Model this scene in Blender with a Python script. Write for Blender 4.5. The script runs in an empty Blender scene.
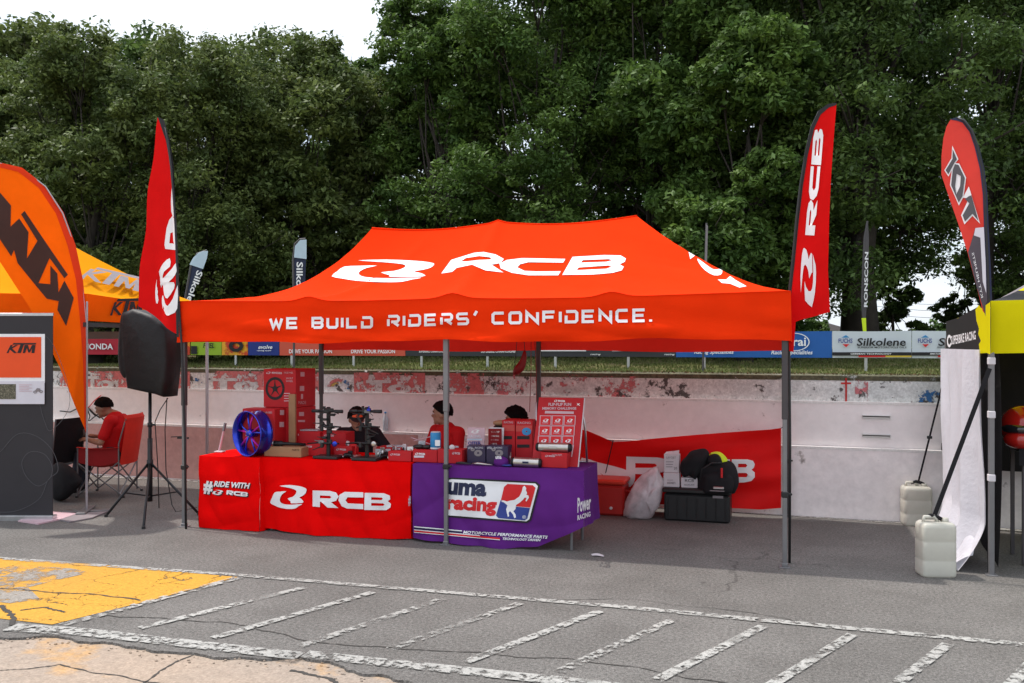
import bpy, bmesh, math, random
import numpy as np
from math import sin, cos, pi, radians, exp, sqrt
from mathutils import Vector, Matrix, noise as mnoise
from mathutils.geometry import tessellate_polygon

S = bpy.context.scene
# ---------------------------------------------------------------- camera
F, YH, HC, A = 900.0, 344.0, 1.9, radians(16.6)
CA, SA = cos(A), sin(A)
CAM = Vector((0, 0, HC))
cd = bpy.data.cameras.new('camera'); cam = bpy.data.objects.new('camera', cd)
S.collection.objects.link(cam); S.camera = cam
cam.location = CAM; cam.rotation_euler = (pi/2, 0, A)
cd.sensor_width = 36; cd.lens = F/1024*36; cd.shift_y = (YH-341.5)/1024
cd.clip_start = .05; cd.clip_end = 3000
# ---------------------------------------------------------------- sky, sun, exposure
SUNV = Vector((-.97, .14, 1.93)).normalized()
w = bpy.data.worlds.new('World'); S.world = w; w.use_nodes = True
nt = w.node_tree; N = nt.nodes; L = nt.links
bg = N['Background']; bg.inputs[1].default_value = .15
sky = N.new('ShaderNodeTexSky'); sky.sky_type = 'NISHITA'; sky.sun_disc = False
sky.sun_elevation = math.asin(SUNV.z); sky.sun_rotation = math.atan2(SUNV.x, SUNV.y)
sky.air_density = 1.0; sky.dust_density = 2.0
tc = N.new('ShaderNodeTexCoord'); mp = N.new('ShaderNodeMapping'); mp.inputs['Scale'].default_value = (1, 1, 2.4)
cn = N.new('ShaderNodeTexNoise'); cn.inputs['Scale'].default_value = 2.6; cn.inputs['Detail'].default_value = 7; cn.inputs['Roughness'].default_value = .55
cr = N.new('ShaderNodeValToRGB'); cr.color_ramp.elements[0].position = .36; cr.color_ramp.elements[1].position = .56
cr.color_ramp.elements[0].color = (.35, .35, .35, 1)
cn2 = N.new('ShaderNodeTexNoise'); cn2.inputs['Scale'].default_value = 4.5; cn2.inputs['Detail'].default_value = 5
cc = N.new('ShaderNodeMix'); cc.data_type = 'RGBA'
cc.inputs[6].default_value = (3.9, 4.4, 5.0, 1); cc.inputs[7].default_value = (5.1, 5.25, 5.4, 1)
mx = N.new('ShaderNodeMix'); mx.data_type = 'RGBA'
L.new(tc.outputs['Generated'], mp.inputs[0]); L.new(mp.outputs[0], cn.inputs[0]); L.new(mp.outputs[0], cn2.inputs[0])
L.new(cn.outputs[0], cr.inputs[0]); L.new(cr.outputs[0], mx.inputs[0]); L.new(cn2.outputs[0], cc.inputs[0])
# an overcast sky grows evenly brighter from the horizon to the zenith
sx = N.new('ShaderNodeSeparateXYZ'); L.new(tc.outputs['Generated'], sx.inputs[0]); zr = N.new('ShaderNodeMapRange')
zr.inputs[1].default_value = 0; zr.inputs[2].default_value = 1; zr.inputs[3].default_value = .95; zr.inputs[4].default_value = 1.6; L.new(sx.outputs[2], zr.inputs[0])
zm = N.new('ShaderNodeMix'); zm.data_type = 'RGBA'; zm.blend_type = 'MULTIPLY'; zm.inputs[0].default_value = 1; L.new(cc.outputs[2], zm.inputs[6]); L.new(zr.outputs[0], zm.inputs[7])
L.new(sky.outputs[0], mx.inputs[6]); L.new(zm.outputs[2], mx.inputs[7]); L.new(mx.outputs[2], bg.inputs[0])
sd = bpy.data.lights.new('sun', 'SUN'); sd.energy = 2.2; sd.angle = radians(1.2); sd.color = (1, .955, .89)
sun = bpy.data.objects.new('sun', sd); S.collection.objects.link(sun)
sun.rotation_euler = SUNV.to_track_quat('Z', 'Y').to_euler(); sun.location = (0, 0, 30)
S.view_settings.view_transform = 'Standard'; S.view_settings.look = 'None'
S.view_settings.exposure = 0.60; S.view_settings.gamma = 1

# ---------------------------------------------------------------- helpers: rays of the photograph to the places they meet
def ray(px, py):
    cx = (px-512)/F; cz = (YH-py)/F
    return Vector((cx*CA-SA, cx*SA+CA, cz))
def G(px, py, z=0.0):
    r = ray(px, py); t = (z-HC)/r.z; return CAM+r*t
def WY(px, py, y):
    r = ray(px, py); return CAM+r*(y/r.y)
def WX(px, py, x):
    r = ray(px, py); return CAM+r*(x/r.x)
def WD(px, py, d): return CAM+ray(px, py)*d
def proj(p):
    x, y = p.x, p.y; cx = x*CA+y*SA; cy = -x*SA+y*CA
    return 512+F*cx/cy, YH-F*(p.z-HC)/cy
def plane_hit(p0, n):
    n = Vector(n)
    def h(px, py):
        r = ray(px, py); t = (p0-CAM).dot(n)/r.dot(n); return CAM+r*t
    return h
def vplane(p, q):
    """vertical plane through the ground points p and q"""
    d = Vector((q.x-p.x, q.y-p.y, 0)).normalized(); return plane_hit(Vector((p.x, p.y, 0)), (d.y, -d.x, 0))
def yhit(fn):
    def h(px, py):
        r = ray(px, py); y = fn(0, 1)
        for _ in range(6):
            p = CAM+r*(y/r.y); y = fn(p.x, p.z)
        return CAM+r*(y/r.y)
    return h

# ---------------------------------------------------------------- materials
MATS = {}
def mat(name, col, rough=.6, var=.12, scale=8, bump=0, bscale=40, metal=0, trans=0, spec=.4, alpha=None, col2=None, thr=(.45, .6), coat=0, tcol=None, coord='Object', wear=None):
    if name in MATS: return MATS[name]
    m = bpy.data.materials.new(name); m.use_nodes = True; n = m.node_tree.nodes; l = m.node_tree.links
    b = n['Principled BSDF']; out = n['Material Output']
    b.inputs['Roughness'].default_value = rough; b.inputs['Metallic'].default_value = metal
    b.inputs['Specular IOR Level'].default_value = spec
    if coat: b.inputs['Coat Weight'].default_value = coat
    c = n.new('ShaderNodeTexCoord'); src = c.outputs[coord]
    t = n.new('ShaderNodeTexNoise'); t.inputs['Scale'].default_value = scale; t.inputs['Detail'].default_value = 6; t.inputs['Roughness'].default_value = .6
    l.new(src, t.inputs[0])
    mr = n.new('ShaderNodeMapRange'); mr.inputs[1].default_value = .3; mr.inputs[2].default_value = .7
    mr.inputs[3].default_value = 1-var; mr.inputs[4].default_value = 1+var; l.new(t.outputs[0], mr.inputs[0])
    mul = n.new('ShaderNodeMix'); mul.data_type = 'RGBA'; mul.blend_type = 'MULTIPLY'; mul.inputs[0].default_value = 1
    base = None
    if col2 is not None:
        t2 = n.new('ShaderNodeTexNoise'); t2.inputs['Scale'].default_value = wear or scale*1.7; t2.inputs['Detail'].default_value = 9; t2.inputs['Roughness'].default_value = .7
        l.new(src, t2.inputs[0]); r2 = n.new('ShaderNodeMapRange'); r2.inputs[1].default_value = thr[0]; r2.inputs[2].default_value = thr[1]
        l.new(t2.outputs[0], r2.inputs[0]); mm = n.new('ShaderNodeMix'); mm.data_type = 'RGBA'; l.new(r2.outputs[0], mm.inputs[0])
        mm.inputs[6].default_value = (*col, 1); mm.inputs[7].default_value = (*col2, 1); base = mm.outputs[2]
        l.new(base, mul.inputs[6])
    else: mul.inputs[6].default_value = (*col, 1)
    l.new(mr.outputs[0], mul.inputs[7]); l.new(mul.outputs[2], b.inputs['Base Color'])
    if bump:
        t3 = n.new('ShaderNodeTexNoise'); t3.inputs['Scale'].default_value = bscale; t3.inputs['Detail'].default_value = 4; l.new(src, t3.inputs[0])
        bp = n.new('ShaderNodeBump'); bp.inputs['Strength'].default_value = bump; bp.inputs['Distance'].default_value = .01
        l.new(t3.outputs[0], bp.inputs['Height']); l.new(bp.outputs[0], b.inputs['Normal'])
    surf = b.outputs[0]
    if trans:
        tr = n.new('ShaderNodeBsdfTranslucent'); ms = n.new('ShaderNodeMixShader'); ms.inputs[0].default_value = trans
        if tcol: tr.inputs[0].default_value = (*tcol, 1)
        else: l.new(mul.outputs[2], tr.inputs[0])
        l.new(b.outputs[0], ms.inputs[1]); l.new(tr.outputs[0], ms.inputs[2]); surf = ms.outputs[0]
    if alpha:      # (noise scale, lo, hi): worn-through paint
        t4 = n.new('ShaderNodeTexNoise'); t4.inputs['Scale'].default_value = alpha[0]; t4.inputs['Detail'].default_value = 8; t4.inputs['Roughness'].default_value = .72
        l.new(src, t4.inputs[0]); r4 = n.new('ShaderNodeMapRange'); r4.inputs[1].default_value = alpha[1]; r4.inputs[2].default_value = alpha[2]
        l.new(t4.outputs[0], r4.inputs[0]); tp = n.new('ShaderNodeBsdfTransparent'); ma = n.new('ShaderNodeMixShader')
        l.new(r4.outputs[0], ma.inputs[0]); l.new(surf, ma.inputs[1]); l.new(tp.outputs[0], ma.inputs[2]); surf = ma.outputs[0]
    l.new(surf, out.inputs[0]); MATS[name] = m; return m

RED = (.70, .010, .008)
M = dict(
 canopy=mat('red_canopy_cloth', (.88, .038, .004), .9, .05, 3, .25, 180, trans=.12, spec=.03),
 redcloth=mat('red_table_cloth', (.78, .003, .003), .9, .07, 5, .25, 220, spec=.02),
 redflag=mat('red_flag_cloth', (.70, .008, .008), .8, .06, 5, .1, 200, trans=.25, spec=.05),
 orange=mat('orange_flag_cloth', (.90, .13, .004), .8, .06, 4, trans=.3, spec=.03),
 orangedk=mat('orange_sleeve_cloth', (.72, .045, .006), .7, .06, 4, trans=.15, spec=.2),
 ktmroof=mat('yellow_orange_canopy', (.92, .36, .006), .8, .05, 3, trans=.35, spec=.03),
 white_print=mat('white_print', (.80, .79, .80), .6, .04, 6, spec=.3),
 whitecloth=mat('white_cloth', (.70, .69, .74), .8, .06, 4, .5, 30, trans=.2, spec=.2),
 black_print=mat('black_print', (.018, .016, .018), .6, .1, 6, spec=.3),
 brown_print=mat('brown_black_print', (.045, .012, .006), .7, .1, 6),
 grey_print=mat('grey_print', (.22, .19, .20), .6, .1, 6),
 black_cloth=mat('black_cloth', (.017, .016, .018), .85, .15, 6, .3, 150, spec=.2),
 blackplastic=mat('black_plastic', (.016, .016, .017), .42, .15, 20),
 blackmetal=mat('black_metal', (.02, .02, .022), .35, .1, 20, metal=.5),
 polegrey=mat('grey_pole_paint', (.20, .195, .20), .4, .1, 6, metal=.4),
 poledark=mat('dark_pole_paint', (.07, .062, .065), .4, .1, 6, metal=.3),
 polelight=mat('light_pole_metal', (.42, .40, .42), .4, .1, 6, metal=.5),
 alu=mat('aluminium', (.55, .55, .56), .3, .08, 12, metal=.9),
 steel=mat('brushed_steel', (.50, .47, .44), .28, .12, 30, metal=.9),
 purple=mat('purple_table_cloth', (.105, .013, .18), .75, .08, 5, .2, 200, spec=.2),
 navy=mat('navy_print', (.012, .016, .055), .6, .1, 8),
 blueprint=mat('blue_print', (.025, .045, .24), .6, .1, 8),
 redprint=mat('red_print', (.62, .012, .015), .6, .06, 8),
 carton=mat('brown_carton', (.34, .19, .10), .85, .08, 9, .2, 90),
 redbox=mat('red_printed_carton', (.46, .006, .012), .6, .08, 8),
 darkred=mat('dark_red_print', (.22, .006, .010), .5, .08, 8),
 pinkprint=mat('pale_pink_print', (.58, .40, .44), .5, .06, 8),
 blackbox=mat('dark_purple_box', (.03, .02, .055), .45, .1, 8),
 paleboard=mat('pale_print', (.62, .60, .66), .5, .04, 8),
 whitebox=mat('white_carton', (.62, .58, .60), .7, .06, 8),
 blueanod=mat('blue_anodised', (.010, .035, .50), .22, .1, 6, metal=.75, coat=.6),
 pinkrefl=mat('pink_reflection_tint', (.42, .01, .30), .3, .1, 6, metal=.6),
 bluecan=mat('blue_can', (.03, .23, .50), .4, .1, 12),
 skin=mat('skin', (.34, .17, .11), .5, .10, 14, spec=.4),
 hair=mat('black_hair', (.007, .005, .005), .9, .4, 60, 1.0, 120, spec=.08),
 redshirt=mat('red_shirt', (.50, .008, .010), .8, .08, 8, .3, 60, spec=.2),
 blackshirt=mat('black_shirt', (.020, .016, .020), .85, .15, 8, .3, 60, spec=.2),
 chaircloth=mat('red_chair_cloth', (.68, .025, .010), .75, .08, 6, .2, 120, trans=.15),
 darkjeans=mat('dark_trousers', (.03, .03, .045), .85, .2, 9),
 banner=mat('red_banner_cloth', (.74, .006, .006), .6, .05, 4, .1, 60, trans=.1, spec=.15),
 jerry=mat('milky_plastic', (.68, .66, .58), .4, .05, 6, trans=.3, coat=.2),
 bag=mat('cloudy_plastic_bag', (.78, .72, .74), .25, .2, 9, 1.0, 14, trans=.35, coat=.5),
 yellow=mat('yellow_canopy_cloth', (.80, .70, .008), .8, .04, 4, trans=.25, spec=.03),
 neon=mat('neon_yellow', (.62, .80, .02), .7, .05, 8),
 helmet=mat('red_gloss', (.42, .012, .008), .2, .05, 8, coat=.8),
 visor=mat('dark_visor', (.012, .012, .016), .08, .05, 8, coat=1),
 cooler=mat('red_cooler_plastic', (.42, .018, .014), .45, .08, 6),
 pale=mat('pale_blue_flag', (.55, .68, .80), .7, .05, 6, trans=.2),
 darkflag=mat('dark_blue_flag', (.018, .025, .06), .7, .1, 6),
 clear=mat('clear_plastic', (.62, .68, .72), .15, .1, 10, trans=.4),
 greyboard=mat('charcoal_board', (.035, .032, .036), .55, .06, 4, spec=.25),
 greyline=mat('grey_line_print', (.085, .082, .09), .6, .05, 4),
 orangeprint=mat('orange_print', (.78, .075, .008), .55, .05, 4),
 photo=mat('dark_photo_print', (.05, .05, .03), .5, .5, 60, col2=(.22, .20, .14)),
)

# ---------------------------------------------------------------- objects
def link(o, parent=None):
    S.collection.objects.link(o)
    if parent is not None:
        o.parent = parent; o.matrix_parent_inverse = Matrix.Translation(parent.location).inverted() if parent.rotation_euler.z == 0 else parent.matrix_basis.inverted()
    return o
def tag(o, label=None, cat=None, group=None, kind=None):
    if label: o['label'] = label
    if cat: o['category'] = cat
    if group: o['group'] = group
    if kind: o['kind'] = kind
    return o
def thing(name, label, cat, loc=(0, 0, 0), group=None):
    o = bpy.data.objects.new(name, None); o.location = loc; o.empty_display_size = .1
    S.collection.objects.link(o); return tag(o, label, cat, group)
def mesh_obj(name, verts, faces, m, parent=None, smooth=False):
    me = bpy.data.meshes.new(name); me.from_pydata([tuple(v) for v in verts], [], faces); me.update()
    if smooth: me.polygons.foreach_set('use_smooth', [True]*len(me.polygons))
    me.materials.append(m); return link(bpy.data.objects.new(name, me), parent)

class MB:
    def __init__(s): s.v = []; s.f = []
    def add(s, vs, fs, T=None):
        k = len(s.v); s.v += [(T @ Vector(v)) if T is not None else Vector(v) for v in vs]
        s.f += [tuple(i+k for i in f) for f in fs]; return s
    def box(s, c, d, b=0.0, T=None, rz=0):
        hx, hy, hz = d[0]/2, d[1]/2, d[2]/2; c = Vector(c); R = Matrix.Translation(c) @ Matrix.Rotation(rz, 4, 'Z')
        if T is not None: R = T @ R
        if b <= 0:
            vs = [(x*hx, y*hy, z*hz) for x in (-1, 1) for y in (-1, 1) for z in (-1, 1)]
            fs = [(0, 1, 3, 2), (4, 6, 7, 5), (0, 4, 5, 1), (2, 3, 7, 6), (0, 2, 6, 4), (1, 5, 7, 3)]
            return s.add(vs, fs, R)
        b = min(b, hx*.9, hy*.9, hz*.9); vs = []; idx = {}
        for x in (-1, 1):
            for y in (-1, 1):
                for z in (-1, 1):
                    for ax in range(3):
                        q = [x*(hx-b), y*(hy-b), z*(hz-b)]; q[ax] = (x*hx, y*hy, z*hz)[ax]
                        idx[(x, y, z, ax)] = len(vs); vs.append(q)
        fs = []
        for ax in range(3):
            o1, o2 = [a for a in range(3) if a != ax]
            for sg in (-1, 1):
                q = []
                for (p, r) in ((-1, -1), (1, -1), (1, 1), (-1, 1)):
                    k = [0, 0, 0]; k[ax] = sg; k[o1] = p; k[o2] = r; q.append(idx[(*k, ax)])
                fs.append(tuple(q))
            for p in (-1, 1):
                for r in (-1, 1):
                    k0 = [0, 0, 0]; k0[o1] = p; k0[o2] = r; k0[ax] = -1; k1 = list(k0); k1[ax] = 1
                    fs.append((idx[(*k0, o1)], idx[(*k1, o1)], idx[(*k1, o2)], idx[(*k0, o2)]))
        for x in (-1, 1):
            for y in (-1, 1):
                for z in (-1, 1): fs.append(tuple(idx[(x, y, z, a)] for a in range(3)))
        return s.add(vs, fs, R)
    def tube(s, pts, r, n=8, T=None, cap=True, flat=1.0):
        pts = [Vector(p) for p in pts]; rs = r if isinstance(r, (list, tuple)) else [r]*len(pts); vs = []; fs = []; up = None
        for i, p in enumerate(pts):
            d = (pts[min(i+1, len(pts)-1)]-pts[max(i-1, 0)]).normalized()
            if up is None: up = Vector((0, 0, 1)) if abs(d.z) < .9 else Vector((1, 0, 0))
            a = d.cross(up); 
            if a.length < 1e-4: a = d.orthogonal()
            a.normalize(); b = a.cross(d).normalized(); up = b
            for k in range(n):
                t = 2*pi*(k+.5)/n; vs.append(p+(a*cos(t)+b*sin(t)*flat)*rs[i])
        for i in range(len(pts)-1):
            for k in range(n): fs.append((i*n+k, i*n+(k+1) % n, (i+1)*n+(k+1) % n, (i+1)*n+k))
        if cap: fs.append(tuple(reversed(range(n)))); fs.append(tuple((len(pts)-1)*n+k for k in range(n)))
        return s.add(vs, fs, T)
    def sphere(s, c, r, nu=12, nv=8, T=None):
        r = r if isinstance(r, (tuple, list)) else (r, r, r); vs = [(c[0], c[1], c[2]+r[2])]; fs = []
        for j in range(1, nv):
            for i in range(nu):
                ph = pi*j/nv; th = 2*pi*i/nu; vs.append((c[0]+r[0]*sin(ph)*cos(th), c[1]+r[1]*sin(ph)*sin(th), c[2]+r[2]*cos(ph)))
        vs.append((c[0], c[1], c[2]-r[2])); e = len(vs)-1
        for i in range(nu):
            fs.append((0, 1+i, 1+(i+1) % nu)); fs.append((e, 1+(nv-2)*nu+(i+1) % nu, 1+(nv-2)*nu+i))
            for j in range(nv-2): fs.append((1+j*nu+i, 1+(j+1)*nu+i, 1+(j+1)*nu+(i+1) % nu, 1+j*nu+(i+1) % nu))
        return s.add(vs, fs, T)
    def lathe(s, prof, n=16, T=None):
        vs = []; fs = []
        for (r, z) in prof:
            for k in range(n): vs.append((r*cos(2*pi*k/n), r*sin(2*pi*k/n), z))
        for i in range(len(prof)-1):
            for k in range(n): fs.append((i*n+k, i*n+(k+1) % n, (i+1)*n+(k+1) % n, (i+1)*n+k))
        fs.append(tuple(reversed(range(n)))); fs.append(tuple((len(prof)-1)*n+k for k in range(n)))
        return s.add(vs, fs, T)
    def grid(s, fn, nu, nv, close=False):
        vs = [fn(i/nu, j/nv) for j in range(nv+1) for i in range(nu+1)]
        fs = [(j*(nu+1)+i, j*(nu+1)+i+1, (j+1)*(nu+1)+i+1, (j+1)*(nu+1)+i) for j in range(nv) for i in range(nu)]
        return s.add(vs, fs)
    def prism(s, poly, y0, y1, T=None):
        """poly in (x, z), pushed from y0 to y1"""
        n = len(poly); vs = [(p[0], y0, p[1]) for p in poly]+[(p[0], y1, p[1]) for p in poly]
        fs = [tuple(range(n)), tuple(reversed(range(n, 2*n)))]+[(i, i+n, (i+1) % n+n, (i+1) % n) for i in range(n)]
        return s.add(vs, fs, T)
    def build(s, name, m, parent=None, smooth=False): return mesh_obj(name, s.v, s.f, m, parent, smooth)

def copy_tree(o, loc=None, label=None):
    c = o.copy(); S.collection.objects.link(c)
    d = Vector(loc)-o.location if loc is not None else Vector((0, 0, 0))
    if loc is not None: c.location = loc
    if label: c['label'] = label
    for ch in list(o.children):
        k = ch.copy(); S.collection.objects.link(k); k.parent = c; k.matrix_parent_inverse = ch.matrix_parent_inverse.copy()
        for g in list(ch.children):
            q = g.copy(); S.collection.objects.link(q); q.parent = k; q.matrix_parent_inverse = g.matrix_parent_inverse.copy()
    return c

# flat print and cloth cut to an outline: polygons given in photo pixels, carried onto the surface they lie on
def tri_polys(polys):
    out = []
    for p in polys:
        outer, holes = (p[0], p[1:]) if isinstance(p[0][0], (tuple, list)) else (p, [])
        loops = [[Vector((a, b, 0)) for a, b in lp] for lp in [outer, *holes]]
        flat = [v for lp in loops for v in lp]
        for t in tessellate_polygon(loops): out.append([flat[i] for i in t])
    return out
def sheet(name, polys, hit, m, parent=None, off=.004, step=0, tris=None, smooth=True, zoff=0):
    tris = tris if tris is not None else tri_polys(polys)
    bm = bmesh.new(); cache = {}
    for t in tris:
        vs = []
        for v in t:
            k = (round(v[0], 3), round(v[1], 3))
            if k not in cache: cache[k] = bm.verts.new((v[0], v[1], 0))
            vs.append(cache[k])
        if len(set(vs)) == len(vs):
            try: bm.faces.new(vs)
            except ValueError: pass
    if step and bm.verts:
        for ax in (0, 1):
            lo = min(v.co[ax] for v in bm.verts); hi = max(v.co[ax] for v in bm.verts); q = math.ceil(lo/step)*step
            while q < hi:
                nrm = (1, 0, 0) if ax == 0 else (0, 1, 0)
                bmesh.ops.bisect_plane(bm, geom=bm.verts[:]+bm.edges[:]+bm.faces[:], dist=1e-5, plane_co=(q, q, 0), plane_no=nrm); q += step
    for v in bm.verts:
        p = hit(v.co.x, v.co.y); v.co = p+(CAM-p).normalized()*off+Vector((0, 0, zoff))
    bmesh.ops.recalc_face_normals(bm, faces=bm.faces[:])
    me = bpy.data.meshes.new(name); bm.to_mesh(me); bm.free()
    if smooth: me.polygons.foreach_set('use_smooth', [True]*len(me.polygons))
    me.materials.append(m); return link(bpy.data.objects.new(name, me), parent)

_tc = {}
def text_tris(s, bold=0.0, res=2):
    k = (s, bold)
    if k not in _tc:
        c = bpy.data.curves.new('t', 'FONT'); c.body = s; c.resolution_u = res; c.offset = bold; c.size = 1
        o = bpy.data.objects.new('t', c); S.collection.objects.link(o)
        dg = bpy.context.evaluated_depsgraph_get(); me = bpy.data.meshes.new_from_object(o.evaluated_get(dg))
        vs = [v.co.copy() for v in me.vertices]; me.calc_loop_triangles(); tr = [tuple(t.vertices) for t in me.loop_triangles]
        bpy.data.objects.remove(o); bpy.data.curves.remove(c); bpy.data.meshes.remove(me)
        x0 = min(v.x for v in vs); x1 = max(v.x for v in vs); y0 = min(v.y for v in vs); y1 = max(v.y for v in vs)
        _tc[k] = [[((vs[i].x-x0)/(x1-x0), (vs[i].y-y0)/(y1-y0)) for i in t] for t in tr]
    return _tc[k]
def text(s, O, U, V, hit, m, parent, name='lettering', bold=.0, off=.004, step=0, shear=0):
    """letters filling the parallelogram O, O+U, O+V (V points up), photo pixels on the surface"""
    tr = [[(O[0]+U[0]*a+V[0]*b+shear*b*1.0, O[1]+U[1]*a+V[1]*b) for a, b in t] for t in text_tris(s, bold)]
    return sheet(name, None, hit, m, parent, off, step, tris=tr, smooth=False)
def btext(s, x0, yt, x1, yb, hit, m, parent, **k): return text(s, (x0, yb), (x1-x0, 0), (0, yt-yb), hit, m, parent, **k)

GL = dict(
 W=[[(0, 1), (.25, 0), (.5, .75), (.75, 0), (1, 1)]], E=[[(1, 1), (0, 1), (0, 0), (1, 0)], [(.09, .5), (.9, .5)]],
 B=[[(0, 0), (0, 1), (.85, 1), (1, .85), (1, .66), (.85, .5), (.09, .5)], [(.93, .42), (1, .34), (1, .15), (.85, 0), (.09, 0)]],
 U=[[(0, 1), (0, .15), (.15, 0), (.85, 0), (1, .15), (1, 1)]], I=[[(.5, 0), (.5, 1)]], L=[[(0, 1), (0, 0), (1, 0)]],
 D=[[(0, .62), (0, 0), (.85, 0), (1, .15), (1, .85), (.85, 1), (0, 1)]],
 R=[[(0, 0), (0, .7)], [(0, 1), (.85, 1), (1, .85), (1, .6), (.85, .42), (.28, .42)], [(.55, .34), (1, 0)]],
 S=[[(1, 1), (.12, 1), (0, .87), (0, .64), (.12, .5), (.88, .5), (1, .37), (1, .13), (.88, 0), (0, 0)]],
 C=[[(1, 1), (.15, 1), (0, .85), (0, .15), (.15, 0), (1, 0)]], O=[[(.5, 1), (.12, 1), (0, .86), (0, .14), (.12, 0), (.88, 0), (1, .14), (1, .86), (.88, 1), (.5, 1)]],
 N=[[(0, 0), (0, 1), (1, 0), (1, 1)]], F=[[(0, 0), (0, 1), (1, 1)], [(.09, .5), (.9, .5)]])
GL['.'] = [[(.1, .1), (.1, -.1)]]; GL["'"] = [[(.75, 1.25), (.35, .82)]]
def ribbon(pts, w):
    n = len(pts); out = []
    P = [Vector(p) for p in pts]; Lf = []; Rt = []
    for i in range(n):
        d0 = (P[i]-P[i-1]).normalized() if i else None; d1 = (P[i+1]-P[i]).normalized() if i < n-1 else None
        if d0 is None: d0 = d1
        if d1 is None: d1 = d0
        n0 = Vector((-d0.y, d0.x)); n1 = Vector((-d1.y, d1.x)); mdir = (n0+n1)
        if mdir.length < .3: mdir = n0
        mdir.normalize(); k = min(1/max(mdir.dot(n0), .35), 2.4)
        Lf.append(P[i]+mdir*w/2*k); Rt.append(P[i]-mdir*w/2*k)
    for i in range(n-1):
        out.append([tuple(Lf[i]), tuple(Lf[i+1]), tuple(Rt[i+1])]); out.append([tuple(Lf[i]), tuple(Rt[i+1]), tuple(Rt[i])])
    return out
def techno(word, x0, x1, base, h, w):
    """wide technical capitals; base(x) and h(x) in pixels"""
    ws = {'I': .16, '.': .2, "'": .3, 'W': 1.15}; gap = .24
    tot = sum(ws.get(c, 1) for c in word)+gap*(len(word)-1); u = (x1-x0)/tot; x = x0; tr = []
    for c in word:
        cw = ws.get(c, 1)*u
        for st in GL[c]:
            pts = []
            for a, b in st:
                X = x+w/2+a*(cw-w) if cw > w*1.2 else x+cw/2+(a-.5)*3
                if c == '.': X = x+cw/2
                if c == "'": X = x+a*cw*1.6
                hh = h(X); pts.append((X, base(X)-w/2-b*(hh-w)))
            tr += ribbon(pts, w)
        x += cw+gap*u
    return tr
def cr(s, ox, oy): return lambda pts: [(ox+a/s, oy+b/s) for a, b in pts]
def smooth_poly(pts, k=3):
    """Catmull-Rom through the points of a closed outline"""
    n = len(pts); out = []
    for i in range(n):
        p0, p1, p2, p3 = (Vector(pts[(i+j-1) % n]) for j in range(4))
        for j in range(k):
            t = j/k; out.append(tuple(.5*((2*p1)+(-p0+p2)*t+(2*p0-5*p1+4*p2-p3)*t*t+(-p0+3*p1-3*p2+p3)*t**3)))
    return out

# the tent maker's emblem, unit box with x right, y up
_e1 = [(245, 130), (420, 125), (560, 130), (660, 137), (725, 148), (728, 160), (705, 178), (650, 192), (600, 200), (640, 210), (668, 222), (655, 233), (455, 236), (445, 225), (390, 207), (470, 198), (520, 185), (548, 168), (530, 155), (450, 145), (350, 138)]
_e2 = [(75, 232), (110, 200), (155, 170), (250, 165), (365, 163), (300, 178), (255, 200), (250, 220), (280, 235), (350, 242), (455, 244), (650, 240), (590, 252), (530, 266), (450, 270), (350, 268), (230, 260), (140, 246)]
EMB = [[((x-75)/655, (270-y)/145) for x, y in e] for e in (_e1, _e2)]
_R = [[(566, 258), (640, 260), (666, 267), (677, 284), (666, 302), (644, 308), (676, 333), (630, 331), (602, 306), (597, 306), (597, 329), (566, 326)], [(597, 279), (640, 281), (647, 287), (640, 292), (597, 291)]]
_C = [[(782, 266), (702, 264), (680, 277), (676, 300), (690, 325), (712, 335), (782, 338), (782, 316), (716, 313), (706, 300), (715, 287), (782, 288)]]
_B = [[(788, 268), (870, 270), (895, 280), (897, 296), (886, 303), (900, 315), (898, 330), (880, 342), (786, 341)], [(816, 287), (860, 288), (866, 293), (860, 299), (816, 298)], [(816, 311), (866, 313), (873, 318), (866, 324), (816, 323)]]
RCB = [[[((x-566)/334, (341-y)/83) for x, y in lp] for lp in g] for g in (_R, _C, _B)]
def unit(polys, O, U, V):
    f = lambda lp: [(O[0]+U[0]*a+V[0]*b, O[1]+U[1]*a+V[1]*b) for a, b in lp]
    return [[f(lp) for lp in p] if isinstance(p[0][0], (tuple, list)) else f(p) for p in polys]
KTM = [[[(0, 0), (.07, 0), (.11, .36), (.26, 0), (.36, 0), (.19, .45), (.40, .80), (.30, .80), (.16, .55), (.22, .80), (.14, .80)]],
       [[(.20, .84), (1.0, .84), (1.03, 1), (.24, 1)]],
       [[(.37, 0), (.49, 0), (.60, .84), (.48, .84)]],
       [[(.56, 0), (.64, 0), (.70, .50), (.75, .05), (.81, .05), (.88, .50), (.86, 0), (.96, 0), (1.0, .80), (.88, .80), (.79, .30), (.74, .80), (.62, .80)]]]

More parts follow.
